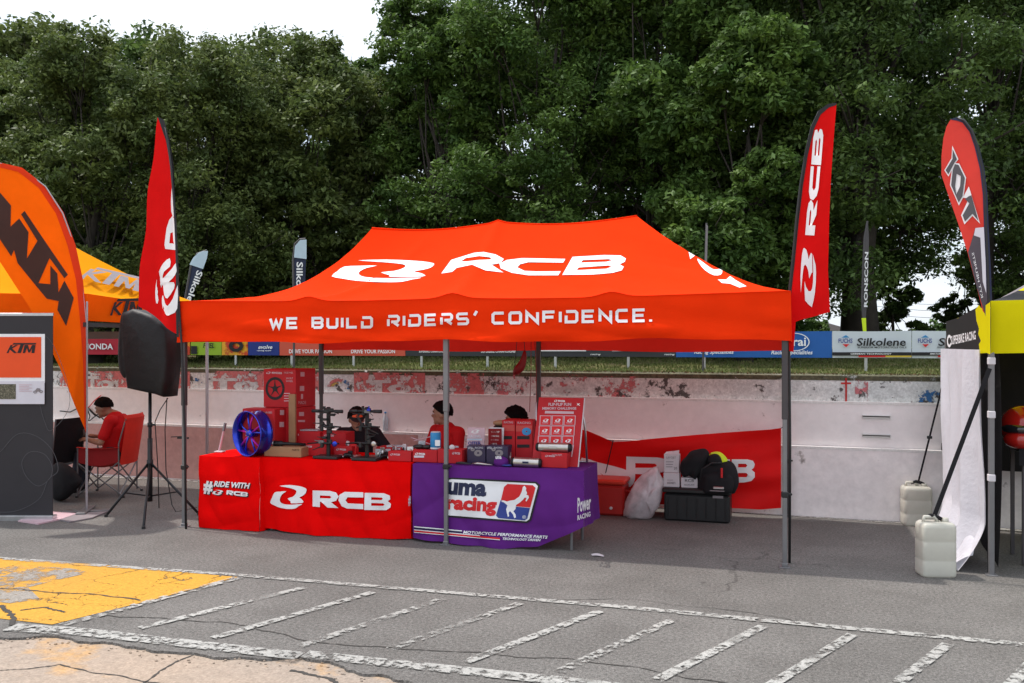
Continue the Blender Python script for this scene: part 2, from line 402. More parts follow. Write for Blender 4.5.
# ================================================================ SETTING
def crack_mat(name, base, dark, grain, crack=(1.0, .02, .5), var=.18, patches=None, rough=.9, alpha=None, cdark=(.02, .018, .016)):
    m = bpy.data.materials.new(name); m.use_nodes = True; n = m.node_tree.nodes; l = m.node_tree.links; b = n['Principled BSDF']
    b.inputs['Roughness'].default_value = rough; b.inputs['Specular IOR Level'].default_value = .25
    c = n.new('ShaderNodeTexCoord').outputs['Object']
    def noise(sc, det=5, ro=.6, vec=None):
        t = n.new('ShaderNodeTexNoise'); t.inputs['Scale'].default_value = sc; t.inputs['Detail'].default_value = det; t.inputs['Roughness'].default_value = ro
        l.new(vec or c, t.inputs[0]); return t
    def ramp(src, a, bb, lo=0., hi=1.):
        r = n.new('ShaderNodeMapRange'); r.inputs[1].default_value = a; r.inputs[2].default_value = bb; r.inputs[3].default_value = lo; r.inputs[4].default_value = hi
        l.new(src, r.inputs[0]); return r.outputs[0]
    def mix(f, a, bb, mode='MIX'):
        q = n.new('ShaderNodeMix'); q.data_type = 'RGBA'; q.blend_type = mode
        if isinstance(f, (int, float)): q.inputs[0].default_value = f
        else: l.new(f, q.inputs[0])
        for k, s_ in ((6, a), (7, bb)):
            if isinstance(s_, tuple): q.inputs[k].default_value = (*s_, 1)
            else: l.new(s_, q.inputs[k])
        return q.outputs[2]
    big = noise(.5, 6); g1 = noise(grain, 3, .7); g2 = noise(grain*2.7, 2, .7)
    col = mix(ramp(big.outputs[0], .35, .65), base, dark)
    if patches: col = mix(ramp(noise(patches[0], 6, .65).outputs[0], patches[1], patches[2]), col, patches[3])
    col = mix(1.0, col, ramp(g1.outputs[0], .3, .7, 1-var, 1+var), 'MULTIPLY')
    col = mix(1.0, col, ramp(g2.outputs[0], .25, .75, 1-var*1.4, 1+var*1.4), 'MULTIPLY')
    h = g2.outputs[0]
    if crack:
        dn = noise(crack[0]*2.2, 5, .65); va = n.new('ShaderNodeVectorMath'); va.operation = 'MULTIPLY_ADD'
        l.new(dn.outputs[1], va.inputs[0]); va.inputs[1].default_value = (.55/crack[0],)*3; l.new(c, va.inputs[2])
        v = n.new('ShaderNodeTexVoronoi'); v.feature = 'DISTANCE_TO_EDGE'; v.inputs['Scale'].default_value = crack[0]; l.new(va.outputs[0], v.inputs[0])
        f1 = ramp(v.outputs['Distance'], crack[1]*.3, crack[1], 1, 0); f2 = ramp(noise(crack[0]*.7, 4).outputs[0], crack[2], crack[2]+.12)
        mm = n.new('ShaderNodeMath'); mm.operation = 'MULTIPLY'; l.new(f1, mm.inputs[0]); l.new(f2, mm.inputs[1])
        col = mix(mm.outputs[0], col, cdark)
    bp = n.new('ShaderNodeBump'); bp.inputs['Strength'].default_value = .25; bp.inputs['Distance'].default_value = .006; l.new(h, bp.inputs['Height']); l.new(bp.outputs[0], b.inputs['Normal'])
    l.new(col, b.inputs['Base Color'])
    if alpha:
        a = ramp(noise(alpha[0], 8, .75).outputs[0], alpha[1], alpha[2]); tp = n.new('ShaderNodeBsdfTransparent'); ms = n.new('ShaderNodeMixShader')
        f = a
        if len(alpha) > 3:
            a2 = ramp(noise(alpha[3], 4, .6).outputs[0], alpha[4], alpha[5]); q = n.new('ShaderNodeMath'); q.operation = 'MAXIMUM'; l.new(a, q.inputs[0]); l.new(a2, q.inputs[1]); f = q.outputs[0]
        if crack:
            q = n.new('ShaderNodeMath'); q.operation = 'MAXIMUM'; l.new(f, q.inputs[0]); l.new(mm.outputs[0], q.inputs[1]); f = q.outputs[0]
        l.new(f, ms.inputs[0]); l.new(b.outputs[0], ms.inputs[1]); l.new(tp.outputs[0], ms.inputs[2]); l.new(ms.outputs[0], n['Material Output'].inputs[0])
    return m
m_asphalt = crack_mat('asphalt', (.166, .155, .144), (.128, .120, .112), 42, (.33, .008, .52), .42, patches=(1.4, .42, .72, (.112, .104, .096)))
m_concrete = crack_mat('old_concrete', (.36, .275, .21), (.29, .24, .20), 22, (.55, .012, .5), .16, patches=(1.3, .55, .68, (.50, .28, .10)))
m_paint = crack_mat('worn_white_paint', (.40, .385, .36), (.33, .32, .30), 40, (1.6, .03, .5), .2, alpha=(16, .45, .53, 1.3, .52, .60))
m_paint2 = crack_mat('fresh_white_paint', (.40, .39, .365), (.33, .32, .30), 40, (2.4, .03, .45), .18, alpha=(17, .49, .57, 1.1, .56, .64))
m_yellow = crack_mat('worn_yellow_paint', (.56, .29, .035), (.48, .25, .045), 40, (2.3, .010, .42), .14, alpha=(13, .60, .68, .55, .64, .70))
m_patch = crack_mat('bare_asphalt_patch', (.30, .27, .235), (.25, .225, .20), 42, None, .25, alpha=(3.2, .47, .56))
jpatch = [(-30, 572), (20, 566), (70, 569), (92, 573), (60, 580), (28, 588), (40, 600), (10, 604), (-30, 600)]
m_soil = crack_mat('soil', (.10, .085, .05), (.07, .07, .035), 5, None, .25)
m_wall = crack_mat('painted_concrete_wall', (.88, .85, .84), (.85, .81, .80), 4, (.8, .003, .56), .03, patches=(5, .66, .72, (.30, .27, .25)))
m_wall_low = crack_mat('stained_concrete_wall', (.87, .83, .82), (.83, .78, .77), 4, (.6, .004, .5), .06, patches=(4, .64, .72, (.30, .26, .24)))
m_peel = crack_mat('peeling_painted_wall', (.70, .71, .69), (.58, .62, .61), 14, (1.4, .012, .45), .16, patches=(6.5, .565, .61, (.10, .095, .09)))
m_pink = crack_mat('peeling_pink_paint', (.58, .19, .18), (.52, .15, .15), 14, (2, .02, .5), .12, alpha=(8, .52, .56))
m_pinkbit = crack_mat('pink_paint_scraps', (.60, .20, .20), (.5, .16, .18), 14, (2, .02, .5), .12, alpha=(6, .42, .46))
m_lets = crack_mat('faded_white_letters', (.60, .60, .58), (.55, .56, .55), 14, None, .1, alpha=(10, .56, .62))
m_blueg = crack_mat('blue_paint_scraps', (.05, .18, .38), (.04, .14, .32), 14, None, .1, alpha=(12, .46, .50))
m_redg = crack_mat('red_paint_mark', (.55, .04, .03), (.45, .03, .03), 14, None, .1)

rnd = random.Random(3)
def jag(pts, amp, lv=4):
    for _ in range(lv):
        q = []
        for a, b in zip(pts, pts[1:]):
            d = (b-a).length; q += [a, (a+b)/2+Vector((rnd.uniform(-1, 1)*amp*d, rnd.uniform(-1, 1)*amp*d, 0))]
        pts = q+[pts[-1]]
    return pts
# the concrete apron under and in front of the asphalt, one sheet out past the frame
mb = MB(); mb.grid(lambda u, v: (-60+120*u, -30+42.5*v, -.016), 24, 10); tag(mb.build('concrete_apron', m_concrete), kind='structure')
edge = [G(*p) for p in ((-120, 655), (-40, 641), (0, 637), (45, 635), (78, 641), (112, 642), (150, 650), (190, 652), (232, 657), (262, 659), (300, 656), (330, 661), (346, 669), (380, 674), (430, 687), (520, 702), (640, 722), (820, 755))]
edge = jag(edge, .12, 4)
last = edge[-1]; edge = [Vector((-60, edge[0].y+ .4, 0))]+edge+[Vector((60, last.y-.1, 0))]
ol = [(p.x, p.y) for p in edge]+[(60, 12.3), (-60, 12.3)]
vs = [(x, y, 0) for x, y in ol]; tri = tessellate_polygon([[Vector(v) for v in vs]]); fs = [tuple(t) for t in tri]
n = len(vs); vs += [(x+rnd.uniform(-.006, .006), y-rnd.uniform(0, .006), -.02) for x, y in ol]; fs += [(i, i+1, i+1+n, i+n) for i in range(len(edge)-1)]
tag(mesh_obj('asphalt', vs, fs, m_asphalt), kind='structure')
# crumbled bits of the broken asphalt edge
mb = MB()
for i in range(150):
    k = rnd.randrange(10, len(edge)-10); p = edge[k]+Vector((rnd.uniform(-.1, .1), -abs(rnd.gauss(0, .07)), 0)); r = rnd.uniform(.003, .011)
    mb.sphere((p.x, p.y, -.016+r*.4), (r*rnd.uniform(.8, 1.5), r, r*.7), 5, 3)
tag(mb.build('asphalt_crumbs', m_concrete), kind='stuff')

def gpoly(name, pts, m, z=.004, kind='structure'):
    P = [G(*p) for p in pts]; v = [(p.x, p.y, z) for p in P]
    o = mesh_obj(name, v, [tuple(t) for t in tessellate_polygon([[Vector(q) for q in v]])], m); return tag(o, kind=kind)
def strip(name, a, b, w, m, z=.004):
    P, Q = G(*a), G(*b); d = (Q-P); d.z = 0; d.normalize(); nn = Vector((-d.y, d.x, 0))*w/2; L_ = (Q-P).length; k = max(2, int(L_/.25))
    mb = MB(); mb.grid(lambda u, v: (*( (P.lerp(Q, u)+nn*(2*v-1)*(1+.12*mnoise.noise(Vector((u*k*.9, v*3+P.x, 0))))).xy), z), k, 1)
    return tag(mb.build(name, m), kind='structure')
gpoly('yellow_road_paint', [(-150, 548), (0, 559), (100, 565), (238, 577.5), (150, 601), (52, 625), (0, 619), (-150, 605)], m_yellow, .004)
strip('road_marking', (-200, 545), (242, 576), .075, m_paint2, .008)
strip('road_marking', (242, 576), (620, 607.5), .075, m_paint2, .008); strip('road_marking', (620, 607.5), (1200, 662), .085, m_paint2, .008)
strip('road_marking', (10, 628), (70, 632), .15, m_paint2, .008); strip('road_marking', (72, 631.5), (300, 657), .13, m_paint2, .008)
strip('road_marking', (305, 655), (600, 686), .12, m_paint2, .008); strip('road_marking', (600, 686), (1100, 750), .12, m_paint2, .008)
strip('road_marking', (240, 578), (62, 626), .09, m_paint, .009)
for a, b in (((305, 588), (140, 629)), ((373, 593), (213, 639)), ((443, 599.5), (300, 647)), ((520, 604), (390, 650)), ((600, 612), (466, 663)), ((672, 621), (558, 673)), ((763, 627), (655, 682)), ((853, 635), (765, 690)), ((948, 645), (885, 694)), ((1040, 655), (985, 712))):
    strip('road_marking', a, b, .074, m_paint if a[0] in (443, 520, 672) else m_paint2, .0085)
# patched crack lines running along the asphalt
def crackline(pts, w, m, name='road_crack', z=.003, amp=.07):
    P = jag([G(*p) for p in pts], amp, 4); vs = []; fs = []
    for i, p in enumerate(P):
        d = (P[min(i+1, len(P)-1)]-P[max(i-1, 0)]).normalized(); nn = Vector((-d.y, d.x, 0))*w*rnd.uniform(.15, .6); vs += [p+nn, p-nn]
    for v in vs: v.z = z
    fs = [(2*i, 2*i+1, 2*i+3, 2*i+2) for i in range(len(P)-1)]
    return tag(mesh_obj(name, vs, fs, m), kind='structure')
m_crack = mat('crack_dirt', (.055, .05, .045), .95)
crackline([(90, 614), (160, 618), (220, 622), (262, 631), (330, 644), (420, 650), (520, 658), (640, 668), (760, 690)], .014, m_crack)
crackline([(0, 589), (70, 594), (140, 601)], .02, m_crack, z=.0065)
crackline([(0, 606), (8, 612), (14, 619), (12, 626)], .05, m_crack, z=.0065); crackline([(20, 611), (45, 608), (65, 613)], .025, m_crack, z=.0065)
crackline([(140, 683), (168, 664), (195, 652)], .016, m_crack, z=-.013); crackline([(0, 668), (60, 662), (130, 676), (200, 690)], .012, m_crack, z=-.013)
crackline([(290, 668), (330, 676), (350, 690)], .03, m_crack, z=-.013)
crackline([(380, 590), (500, 597), (640, 600), (800, 622), (1000, 640)], .008, m_crack)

# ground beyond the wall: a low field rising to a grass bank
def Wy(x): return 10.43-.037*x
def field(x, y):
    z = .85+.03*mnoise.noise(Vector((x*.2, y*.2, 0)))
    if y > 36: z += min((y-36)/18, 1)*.62
    return z+.05*mnoise.noise(Vector((x*.6, y*.5, 5)))
m_grassg = crack_mat('grass_ground', (.115, .125, .035), (.075, .092, .022), 3, None, .3, patches=(.5, .5, .62, (.16, .125, .06)))
mb = MB(); ys = [11.0+i*1.0 for i in range(60)]+[75+i*25 for i in range(30)]
ncx = 90
for y in ys:
    for i in range(ncx+1):
        x = (-1+2*i/ncx)*(60+max(0, y-60)*1.4); mb.v.append(Vector((x, y, field(x, y))))
mb.f = [(j*(ncx+1)+i, j*(ncx+1)+i+1, (j+1)*(ncx+1)+i+1, (j+1)*(ncx+1)+i) for j in range(len(ys)-1) for i in range(ncx)]
tag(mb.build('grass_field', m_grassg, smooth=True), kind='structure')
rs = np.random.RandomState(4)
def blades(name, n, xr, yr, hr, m, zf, yfun=None):
    x = rs.uniform(*xr, n); y = rs.uniform(0, 1, n)**1.3*(yr[1]-yr[0])+yr[0]
    if yfun is not None: y = yfun(x)+rs.uniform(*yr, n)
    z = np.array([zf(a, b) for a, b in zip(x, y)]); h = rs.uniform(*hr, n); a = rs.uniform(0, pi, n); wd = h*.22+.01
    V = np.zeros((n, 3, 3)); V[:, 0] = np.stack([x-np.cos(a)*wd, y-np.sin(a)*wd, z], 1); V[:, 1] = np.stack([x+np.cos(a)*wd, y+np.sin(a)*wd, z], 1)
    V[:, 2] = np.stack([x+rs.normal(0, .3, n)*h, y+rs.normal(0, .3, n)*h, z+h], 1)
    me = bpy.data.meshes.new(name); me.vertices.add(n*3); me.vertices.foreach_set('co', V.ravel()); me.loops.add(n*3); me.loops.foreach_set('vertex_index', np.arange(n*3))
    me.polygons.add(n); me.polygons.foreach_set('loop_start', np.arange(n)*3); me.polygons.foreach_set('loop_total', np.full(n, 3)); me.update(); me.materials.append(m)
    o = bpy.data.objects.new(name, me); S.collection.objects.link(o); return tag(o, kind='stuff')
m_blade = mat('grass_blades', (.10, .125, .03), .8, .35, .7, col2=(.17, .15, .06), thr=(.48, .6), wear=.9, trans=.3)
blades('grass', 60000, (-32, 16), (22, 60), (.05, .16), m_blade, field)
m_litter = mat('dry_leaves', (.16, .10, .045), .9, .4, 9, col2=(.05, .06, .02), thr=(.45, .55))
blades('dry_leaves', 2600, (-12, 8), (.13, .40), (.012, .035), m_litter, lambda x, y: 1.553, yfun=np.vectorize(Wy))
blades('dry_grass', 9000, (-12, 8), (.40, .75), (.02, .07), m_litter, lambda x, y: 1.50, yfun=np.vectorize(Wy))
mb = MB(); mb.grid(lambda u, v: (-16+30*u, Wy(-16+30*u)+.38+v*1.2, 1.53-.68*max(0, v*1.6-.6)), 40, 6); tag(mb.build('soil_bank', m_soil, smooth=True), kind='structure')
tag(mb and strip('kerb_line', (0, 0+474), (10, 474.6), .01, m_paint2), kind='structure').hide_render = True
bpy.data.objects.remove(bpy.data.objects['kerb_line'])

# ---- the wall: three courses, each set back a little
wall = thing('pit_wall', 'long low whitewashed concrete barrier wall with peeling painted top behind the tents', 'wall', (-3, Wy(-3), 0))
def course(name, o0, o1, z0, z1, m, ch=.012):
    mb = MB(); xs = [-17+i*.5 for i in range(65)]; k = 0
    for x in xs:
        y = Wy(x); dz = .004*mnoise.noise(Vector((x*1.7, z1, 0)))
        for o, z in ((o0, z0), (o0, z1-ch+dz), (o0+ch, z1+dz), (o1, z1+dz), (o1, z0)): mb.v.append(Vector((x, y+o, z)))
    for i in range(len(xs)-1):
        for j in range(5): mb.f.append((5*i+j, 5*i+(j+1) % 5, 5*i+5+(j+1) % 5, 5*i+5+j))
    mb.f += [(0, 1, 2, 3, 4), tuple(5*(len(xs)-1)+q for q in (4, 3, 2, 1, 0))]
    return mb.build(name, m, wall)
course('lower_course', 0, .45, -.03, .77, m_wall_low, .02); course('middle_course', .06, .45, .772, 1.265, m_wall, .015); course('painted_course', .085, .42, 1.267, 1.555, m_peel, .02)
m_ledge = crack_mat('white_ledge_strip', (.80, .79, .77), (.72, .70, .68), 20, None, .08)  # thin white strip along the front edge of each ledge
for z_, o_ in ((.77, -.004), (1.265, .056)):
    mb = MB()
    for i in range(62):
        x = -17+i*.5
        for o, z in ((o_, z_-.022), (o_, z_+.006), (o_+.05, z_+.008), (o_+.05, z_-.022)): mb.v.append(Vector((x, Wy(x)+o, z)))
    for i in range(61):
        for j in range(4): mb.f.append((4*i+j, 4*i+(j+1) % 4, 4*i+4+(j+1) % 4, 4*i+4+j))
    mb.build('ledge', m_ledge, wall)
m_moss = crack_mat('mossy_wall_top', (.13, .12, .075), (.07, .07, .04), 12, None, .3, alpha=(5, .56, .66))
mb = MB(); mb.grid(lambda u, v: (-17+31*u, Wy(-17+31*u)+.083+.33*v, 1.562-.012*(1-min(1, v*8))), 62, 8); mb.grid(lambda u, v: (-17+31*u, Wy(-17+31*u)+.0815, 1.55-.05*v), 62, 3); mb.build('moss', m_moss, wall)
m_salmon = crack_mat('salmon_bounce_tint', (.58, .36, .33), (.50, .29, .27), 5, (.7, .004, .5), .07, patches=(4, .66, .72, (.36, .24, .22)))  # orange tent's bounced light put into the colour of the left lower course
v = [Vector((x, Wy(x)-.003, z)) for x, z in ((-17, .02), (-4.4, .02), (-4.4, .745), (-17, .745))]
mesh_obj('salmon_bounce_section', v, [(0, 1, 2, 3)], m_salmon, wall)
gpoly('worn_patch', jpatch, m_patch, .0065)
tag(gpoly('wall_foot_line', [(-60, 468.6), (186, 480.2), (500, 498.2), (739, 511.3), (901, 521.6), (1100, 535), (1100, 537.4), (901, 523.8), (739, 513.2), (500, 499.8), (186, 481.6), (-60, 469.8)], m_paint2, .006), kind='structure')
wd = Vector((1, -.037, 0)).normalized(); wn = (.037, 1, 0)
def wallhit(off): return plane_hit(Vector((0, 10.43+off, 0)), wn)
hp = wallhit(.085)
for k, (x0, y0, x1, y1) in enumerate(((60, 371, 190, 388.5), (213, 371, 266, 391.5), (300, 372, 323, 392), (354, 372.5, 425, 393), (449, 373, 484, 395.5))):
    sheet('pink_paint_panel', [[(x0, y0), (x1, y0+.5), (x1, y1+.6), (x0, y1)]], hp, m_pink, wall, .006, smooth=False)
for k, (x0, y0, x1, y1) in enumerate(((484, 374, 545, 396), (560, 374, 600, 397), (600, 376, 640, 398), (855, 379, 868, 403))):
    sheet('pink_paint_scraps', [[(x0, y0), (x1, y0+.5), (x1, y1+.6), (x0, y1)]], hp, m_pinkbit, wall, .006, smooth=False)
for s_, x0, x1, y0, y1 in (('T', 86, 99, 376, 389), ('o', 97, 114, 380, 389.5), ('T', 211, 236, 378, 391), ('o', 233, 259, 381, 391.5), ('T', 366, 391, 380, 393), ('o', 387, 412, 384, 393.5), ('o', 553, 582, 386, 397)):
    btext(s_, x0, y0, x1, y1, hp, m_lets, wall, name='faded_letter', bold=.05, off=.012)
def ring(cx, cy, r0, r1, a0, a1, sy=.8, n=10): return [(cx+r1*cos(radians(a0+(a1-a0)*i/n)), cy-sy*r1*sin(radians(a0+(a1-a0)*i/n))) for i in range(n+1)]+[(cx+r0*cos(radians(a1-(a1-a0)*i/n)), cy-sy*r0*sin(radians(a1-(a1-a0)*i/n))) for i in range(n+1)]
m_yg = crack_mat('yellow_paint_scraps', (.62, .42, .12), (.5, .35, .1), 14, None, .1, alpha=(12, .50, .54))
sheet('blue_arc', [ring(339, 388, 8, 12, -10, 60)], hp, m_blueg, wall, .012); sheet('yellow_arc', [ring(338, 388, 5, 8, 60, 160)], hp, m_yg, wall, .012); sheet('pink_arc', [ring(339, 388, 8, 12, 70, 170)], hp, m_pink, wall, .012)
sheet('blue_arc', [ring(195, 385, 5, 9, 20, 90)], hp, m_blueg, wall, .012); sheet('blue_arc', [[(916, 397), (925, 390), (945, 388), (945, 402), (915, 402)]], hp, m_blueg, wall, .012)
sheet('blue_mark', [[(920, 394), (936, 391), (936, 393), (922, 397)]], hp, m_blueg, wall, .013)
sheet('red_cross', [[(845.2, 378), (847, 378), (847, 404), (845.2, 404)], [(841, 382.4), (851, 382.4), (851, 384.2), (841, 384.2)]], hp, m_redg, wall, .012, smooth=False)
for y in (416.5, 435.5):
    for k, (x0, x1) in enumerate(((862, 890.5),)):
        P = wallhit(.06)(x0, y); Q = wallhit(.06)(x1, y); c = (P+Q)/2; L_ = (Q-P).length
        mb = MB(); mb.box((0, 0, 0), (L_, .05, .012), .002, Matrix.Translation(c+Vector((0, -.01, .012))) @ Matrix.Rotation(-.037, 4, 'Z')); mb.box((0, 0, 0), (L_*.98, .03, .018), .002, Matrix.Translation(c+Vector((0, 0, -.014))) @ Matrix.Rotation(-.037, 4, 'Z')); mb.build('metal_slot', M['alu'], wall)
        mb = MB(); mb.box((0, 0, 0), (L_*.96, .02, .014), .001, Matrix.Translation(c+Vector((0, -.004, 0))) @ Matrix.Rotation(-.037, 4, 'Z')); mb.build('slot_gap', M['black_print'], wall)

# ---- advertising banners on the far side of the grass
BY = 36.8; hb = plane_hit(Vector((0, BY, 0)), (0, 1, 0))
def bt(px): return 344-(20.3+(px-110)*.0082)*.50+.3
def ytop(px): return 344-10.0*(px+2300)/2410
def ybot(px): return 344+10.6*(px+2300)/2410
m_honda = mat('crimson_banner', (.42, .012, .03), .6, .08, .6); m_arai = mat('blue_banner', (.012, .10, .36), .6, .08, .6)
m_ban_w = mat('white_banner', (.58, .62, .66), .6, .06, .6); m_ban_k = mat('charcoal_banner', (.03, .03, .035), .6, .1, .6)
m_ban_o = mat('coral_banner', (.58, .085, .045), .6, .06, .6); m_ban_g = mat('lime_banner', (.28, .42, .02), .6, .1, .6); m_ban_b = mat('navy_banner', (.012, .03, .20), .6, .1, .6)
m_flame = mat('flame_print', (.5, .04, .01), .6, .2, 1.2, col2=(.75, .35, .02), thr=(.48, .55), wear=1.6); m_ban_gold = mat('gold_stripe', (.6, .42, .04), .6)
def board(x0, x1, m, label, texts=(), extra=()):
    t = thing('advertising_banner', label, 'banner', hb((x0+x1)/2, ybot((x0+x1)/2)), 'advertising banners along the far side of the grass')
    P0 = hb(x0, ytop(x0)); P1 = hb(x1, ybot(x1)); mb = MB(); n_ = 12
    def f(u, v): 
        x = P0.x+(P1.x-P0.x)*u; return (x, BY+.02*sin(x*3.1)*v, (P0.z)+(P1.z-P0.z)*v-.02*sin(pi*u)*(1-v))
    mb.grid(f, n_, 3); k = len(mb.v); mb.v += [v+Vector((0, .03, 0)) for v in mb.v]; mb.f += [tuple(reversed([i+k for i in q])) for q in mb.f]; mb.build('sheet', m, t)
    for (s_, a, b, c, d, mm, sh) in texts:
        text(s_, (a, d), (b-a, 0), (0, c-d), hb, mm, t, off=.10, bold=.02, shear=sh)
    for (nm, poly, mm) in extra: sheet(nm, poly, hb, mm, t, .09, smooth=False)
    return t
def q4(a, b, c, d): return [[(a, b), (c, b), (c, d), (a, d)]]
board(20, 126, m_honda, 'crimson banner with HONDA in white letters, left of the covered loudspeaker', [('HONDA', 83.5, 113, 343.5, 349.5, M['white_print'], 0)])
board(127, 190, m_flame, 'flame patterned banner partly hidden behind the covered loudspeaker')
board(191, 221.5, m_ban_g, 'lime green banner between two flame patterned banners', [('FUEL', 203, 214, 343, 348, M['black_print'], 1)], [('black_patch', q4(191, 346, 197, 354), M['black_print'])])
board(222, 247.5, m_flame, 'flame patterned banner showing a dark wheel, beside the navy one', (), [('wheel', [ring(236, 346, 3.5, 7.5, 0, 359)], M['black_print'])])
board(248, 279, m_ban_b, 'small navy banner with white lettering, left of the coral banner', [('evolve', 258, 272, 345, 349, M['white_print'], 1), ('racing team', 257, 271, 350, 351.5, M['white_print'], 0)])
board(279.5, 405, m_ban_o, 'long coral banner reading DRIVE YOUR PASSION twice', [('DRIVE YOUR PASSION', 289, 332, 349.3, 353.4, M['white_print'], 0), ('DRIVE YOUR PASSION', 351, 395, 349.3, 353.4, M['white_print'], 0)])
board(405.5, 541, m_ban_k, 'charcoal banner reading SUPERBIKE CHAMPIONSHIP behind the middle tent pole', [('SUPERBIKE CHAMPIONSHIP', 419, 447, 349.6, 352.6, M['white_print'], 0), ('SUPERBIKE CHAMPIONSHIP', 481, 516, 349.6, 352.8, M['white_print'], 0)])
board(541.5, 675.5, m_ban_k, 'charcoal banner with white outlined frames, left of the blue one', [('racing', 590, 600, 353.6, 355.4, M['white_print'], 1), ('racing', 664, 674, 353.6, 355.6, M['white_print'], 1)], [('frame_line', q4(541, 350.2, 586, 351.2), M['white_print']), ('frame_line', q4(612, 350.2, 658, 351.2), M['white_print'])])
board(676, 832, m_arai, 'blue banner reading Arai Racing Specialities, right of the dark banners', [('Racing Specialities', 694, 733, 350, 355, M['white_print'], 1), ('Racing Specialities', 771, 812, 350.3, 355.6, M['white_print'], 1), ('Arai', 783, 806, 337, 346, M['white_print'], 0), ('Arai', 702, 725, 338, 346, M['white_print'], 0)], [('ring', [ring(794.5, 342, 14, 15.2, 0, 359, .6, 24)], M['white_print'])])
def silk(x0, x1, cut, label):
    k = (x1-x0)/80
    tx = [('FUCHS', x0+6, x0+20, 338.5, 343, M['blueprint'], 0), ('SUPERIOR MOTORCYCLE OILS', x0+25, min(x0+74, cut), 346.5, 348.3, M['black_print'], 0), ('GERMAN TECHNOLOGY', x0+18, min(x0+59, cut), 353.0, 354.6, M['white_print'], 0)]
    if cut > x1-2: tx.append(('Silkolene', x0+24, x0+73, 338, 346, M['black_print'], 1.2))
    else: tx.append(('Si', x0+26, x0+36, 338, 346, M['black_print'], 1.2))
    board(x0, x1, m_ban_w, label, tx, [('dark_band', q4(x0, 352.2, x1, 355.6), M['black_print']), ('red_stripe', q4(x0+26, 355.6, x0+53, 357.1), M['redprint']), ('gold_stripe', q4(x0+53, 355.6, x1, 357.2), m_ban_gold), ('red_triangle', [[(x0+10, 344.2), (x0+17, 344.2), (x0+13.5, 347.2)]], M['redprint']), ('blue_triangle', [[(x0+9, 337.6), (x0+17, 337.6), (x0+13.5, 335.0)]], M['bluecan'])])
silk(832.5, 911.5, 911.5, 'white banner reading Silkolene in full beside the blue banner'); silk(912, 991, 945, 'white oil banner half hidden by the yellow tent, right end of the row')
post = None
for px in (165, 235, 291, 353, 421, 487, 555, 628, 704, 866, 950):
    P = hb(px, 371); P.z = .85
    if post is None:
        post = thing('banner_post', 'x', 'post', P, 'grey posts carrying the advertising banners')
        mb = MB(); mb.box((P.x, P.y+.08, .85+.62), (.11, .09, 1.3), .01); mb.build('shaft', M['alu'], post); post['label'] = 'thin grey post under the flame banners behind the covered loudspeaker'; mb = MB(); mb.box((P.x, P.y+.05, 1.42), (.16, .06, .05), .008); mb.build('clamp', M['polegrey'], post)
    else:
        nm = {235: 'lime and flame banners', 291: 'left end of the coral banner', 353: 'middle of the coral banner', 421: 'dark championship banner, just left of the middle tent pole', 487: 'championship banner, right of the middle tent pole', 555: 'dark banner right of the hanging red pouch', 628: 'dark banner with white outlined frames', 704: 'left half of the blue banner', 866: 'full Silkolene banner', 950: 'rightmost white banner beside the yellow tent'}[px]
        copy_tree(post, P, 'thin grey post under the '+nm)

# ---- trees
m_bark = mat('bark', (.045, .036, .030), .95, .3, 2, .8, 9)
def leafmat(name, a, b):
    m = bpy.data.materials.new(name); m.use_nodes = True; n = m.node_tree.nodes; l = m.node_tree.links; bs = n['Principled BSDF']
    c = n.new('ShaderNodeTexCoord'); t = n.new('ShaderNodeTexNoise'); t.inputs['Scale'].default_value = .55; t.inputs['Detail'].default_value = 6; l.new(c.outputs['Object'], t.inputs[0])
    g = n.new('ShaderNodeNewGeometry'); r = n.new('ShaderNodeMapRange'); r.inputs[1].default_value = .38; r.inputs[2].default_value = .64; l.new(t.outputs[0], r.inputs[0])
    x = n.new('ShaderNodeMix'); x.data_type = 'RGBA'; x.inputs[6].default_value = (*a, 1); x.inputs[7].default_value = (*b, 1); l.new(r.outputs[0], x.inputs[0])
    r2 = n.new('ShaderNodeMapRange'); r2.inputs[3].default_value = .6; r2.inputs[4].default_value = 1.45; l.new(g.outputs['Random Per Island'], r2.inputs[0])
    y = n.new('ShaderNodeMix'); y.data_type = 'RGBA'; y.blend_type = 'MULTIPLY'; y.inputs[0].default_value = 1; l.new(x.outputs[2], y.inputs[6]); l.new(r2.outputs[0], y.inputs[7])
    l.new(y.outputs[2], bs.inputs['Base Color']); bs.inputs['Roughness'].default_value = .55; bs.inputs['Specular IOR Level'].default_value = .28
    tr = n.new('ShaderNodeBsdfTranslucent'); ms = n.new('ShaderNodeMixShader'); ms.inputs[0].default_value = .34; l.new(y.outputs[2], tr.inputs[0]); l.new(bs.outputs[0], ms.inputs[1]); l.new(tr.outputs[0], ms.inputs[2]); l.new(ms.outputs[0], n['Material Output'].inputs[0]); return m
LEAF = [leafmat('dark_leaves', (.055, .098, .026), (.110, .168, .038)), leafmat('olive_leaves', (.076, .112, .032), (.150, .185, .050)), leafmat('green_leaves', (.060, .116, .026), (.122, .195, .040))]
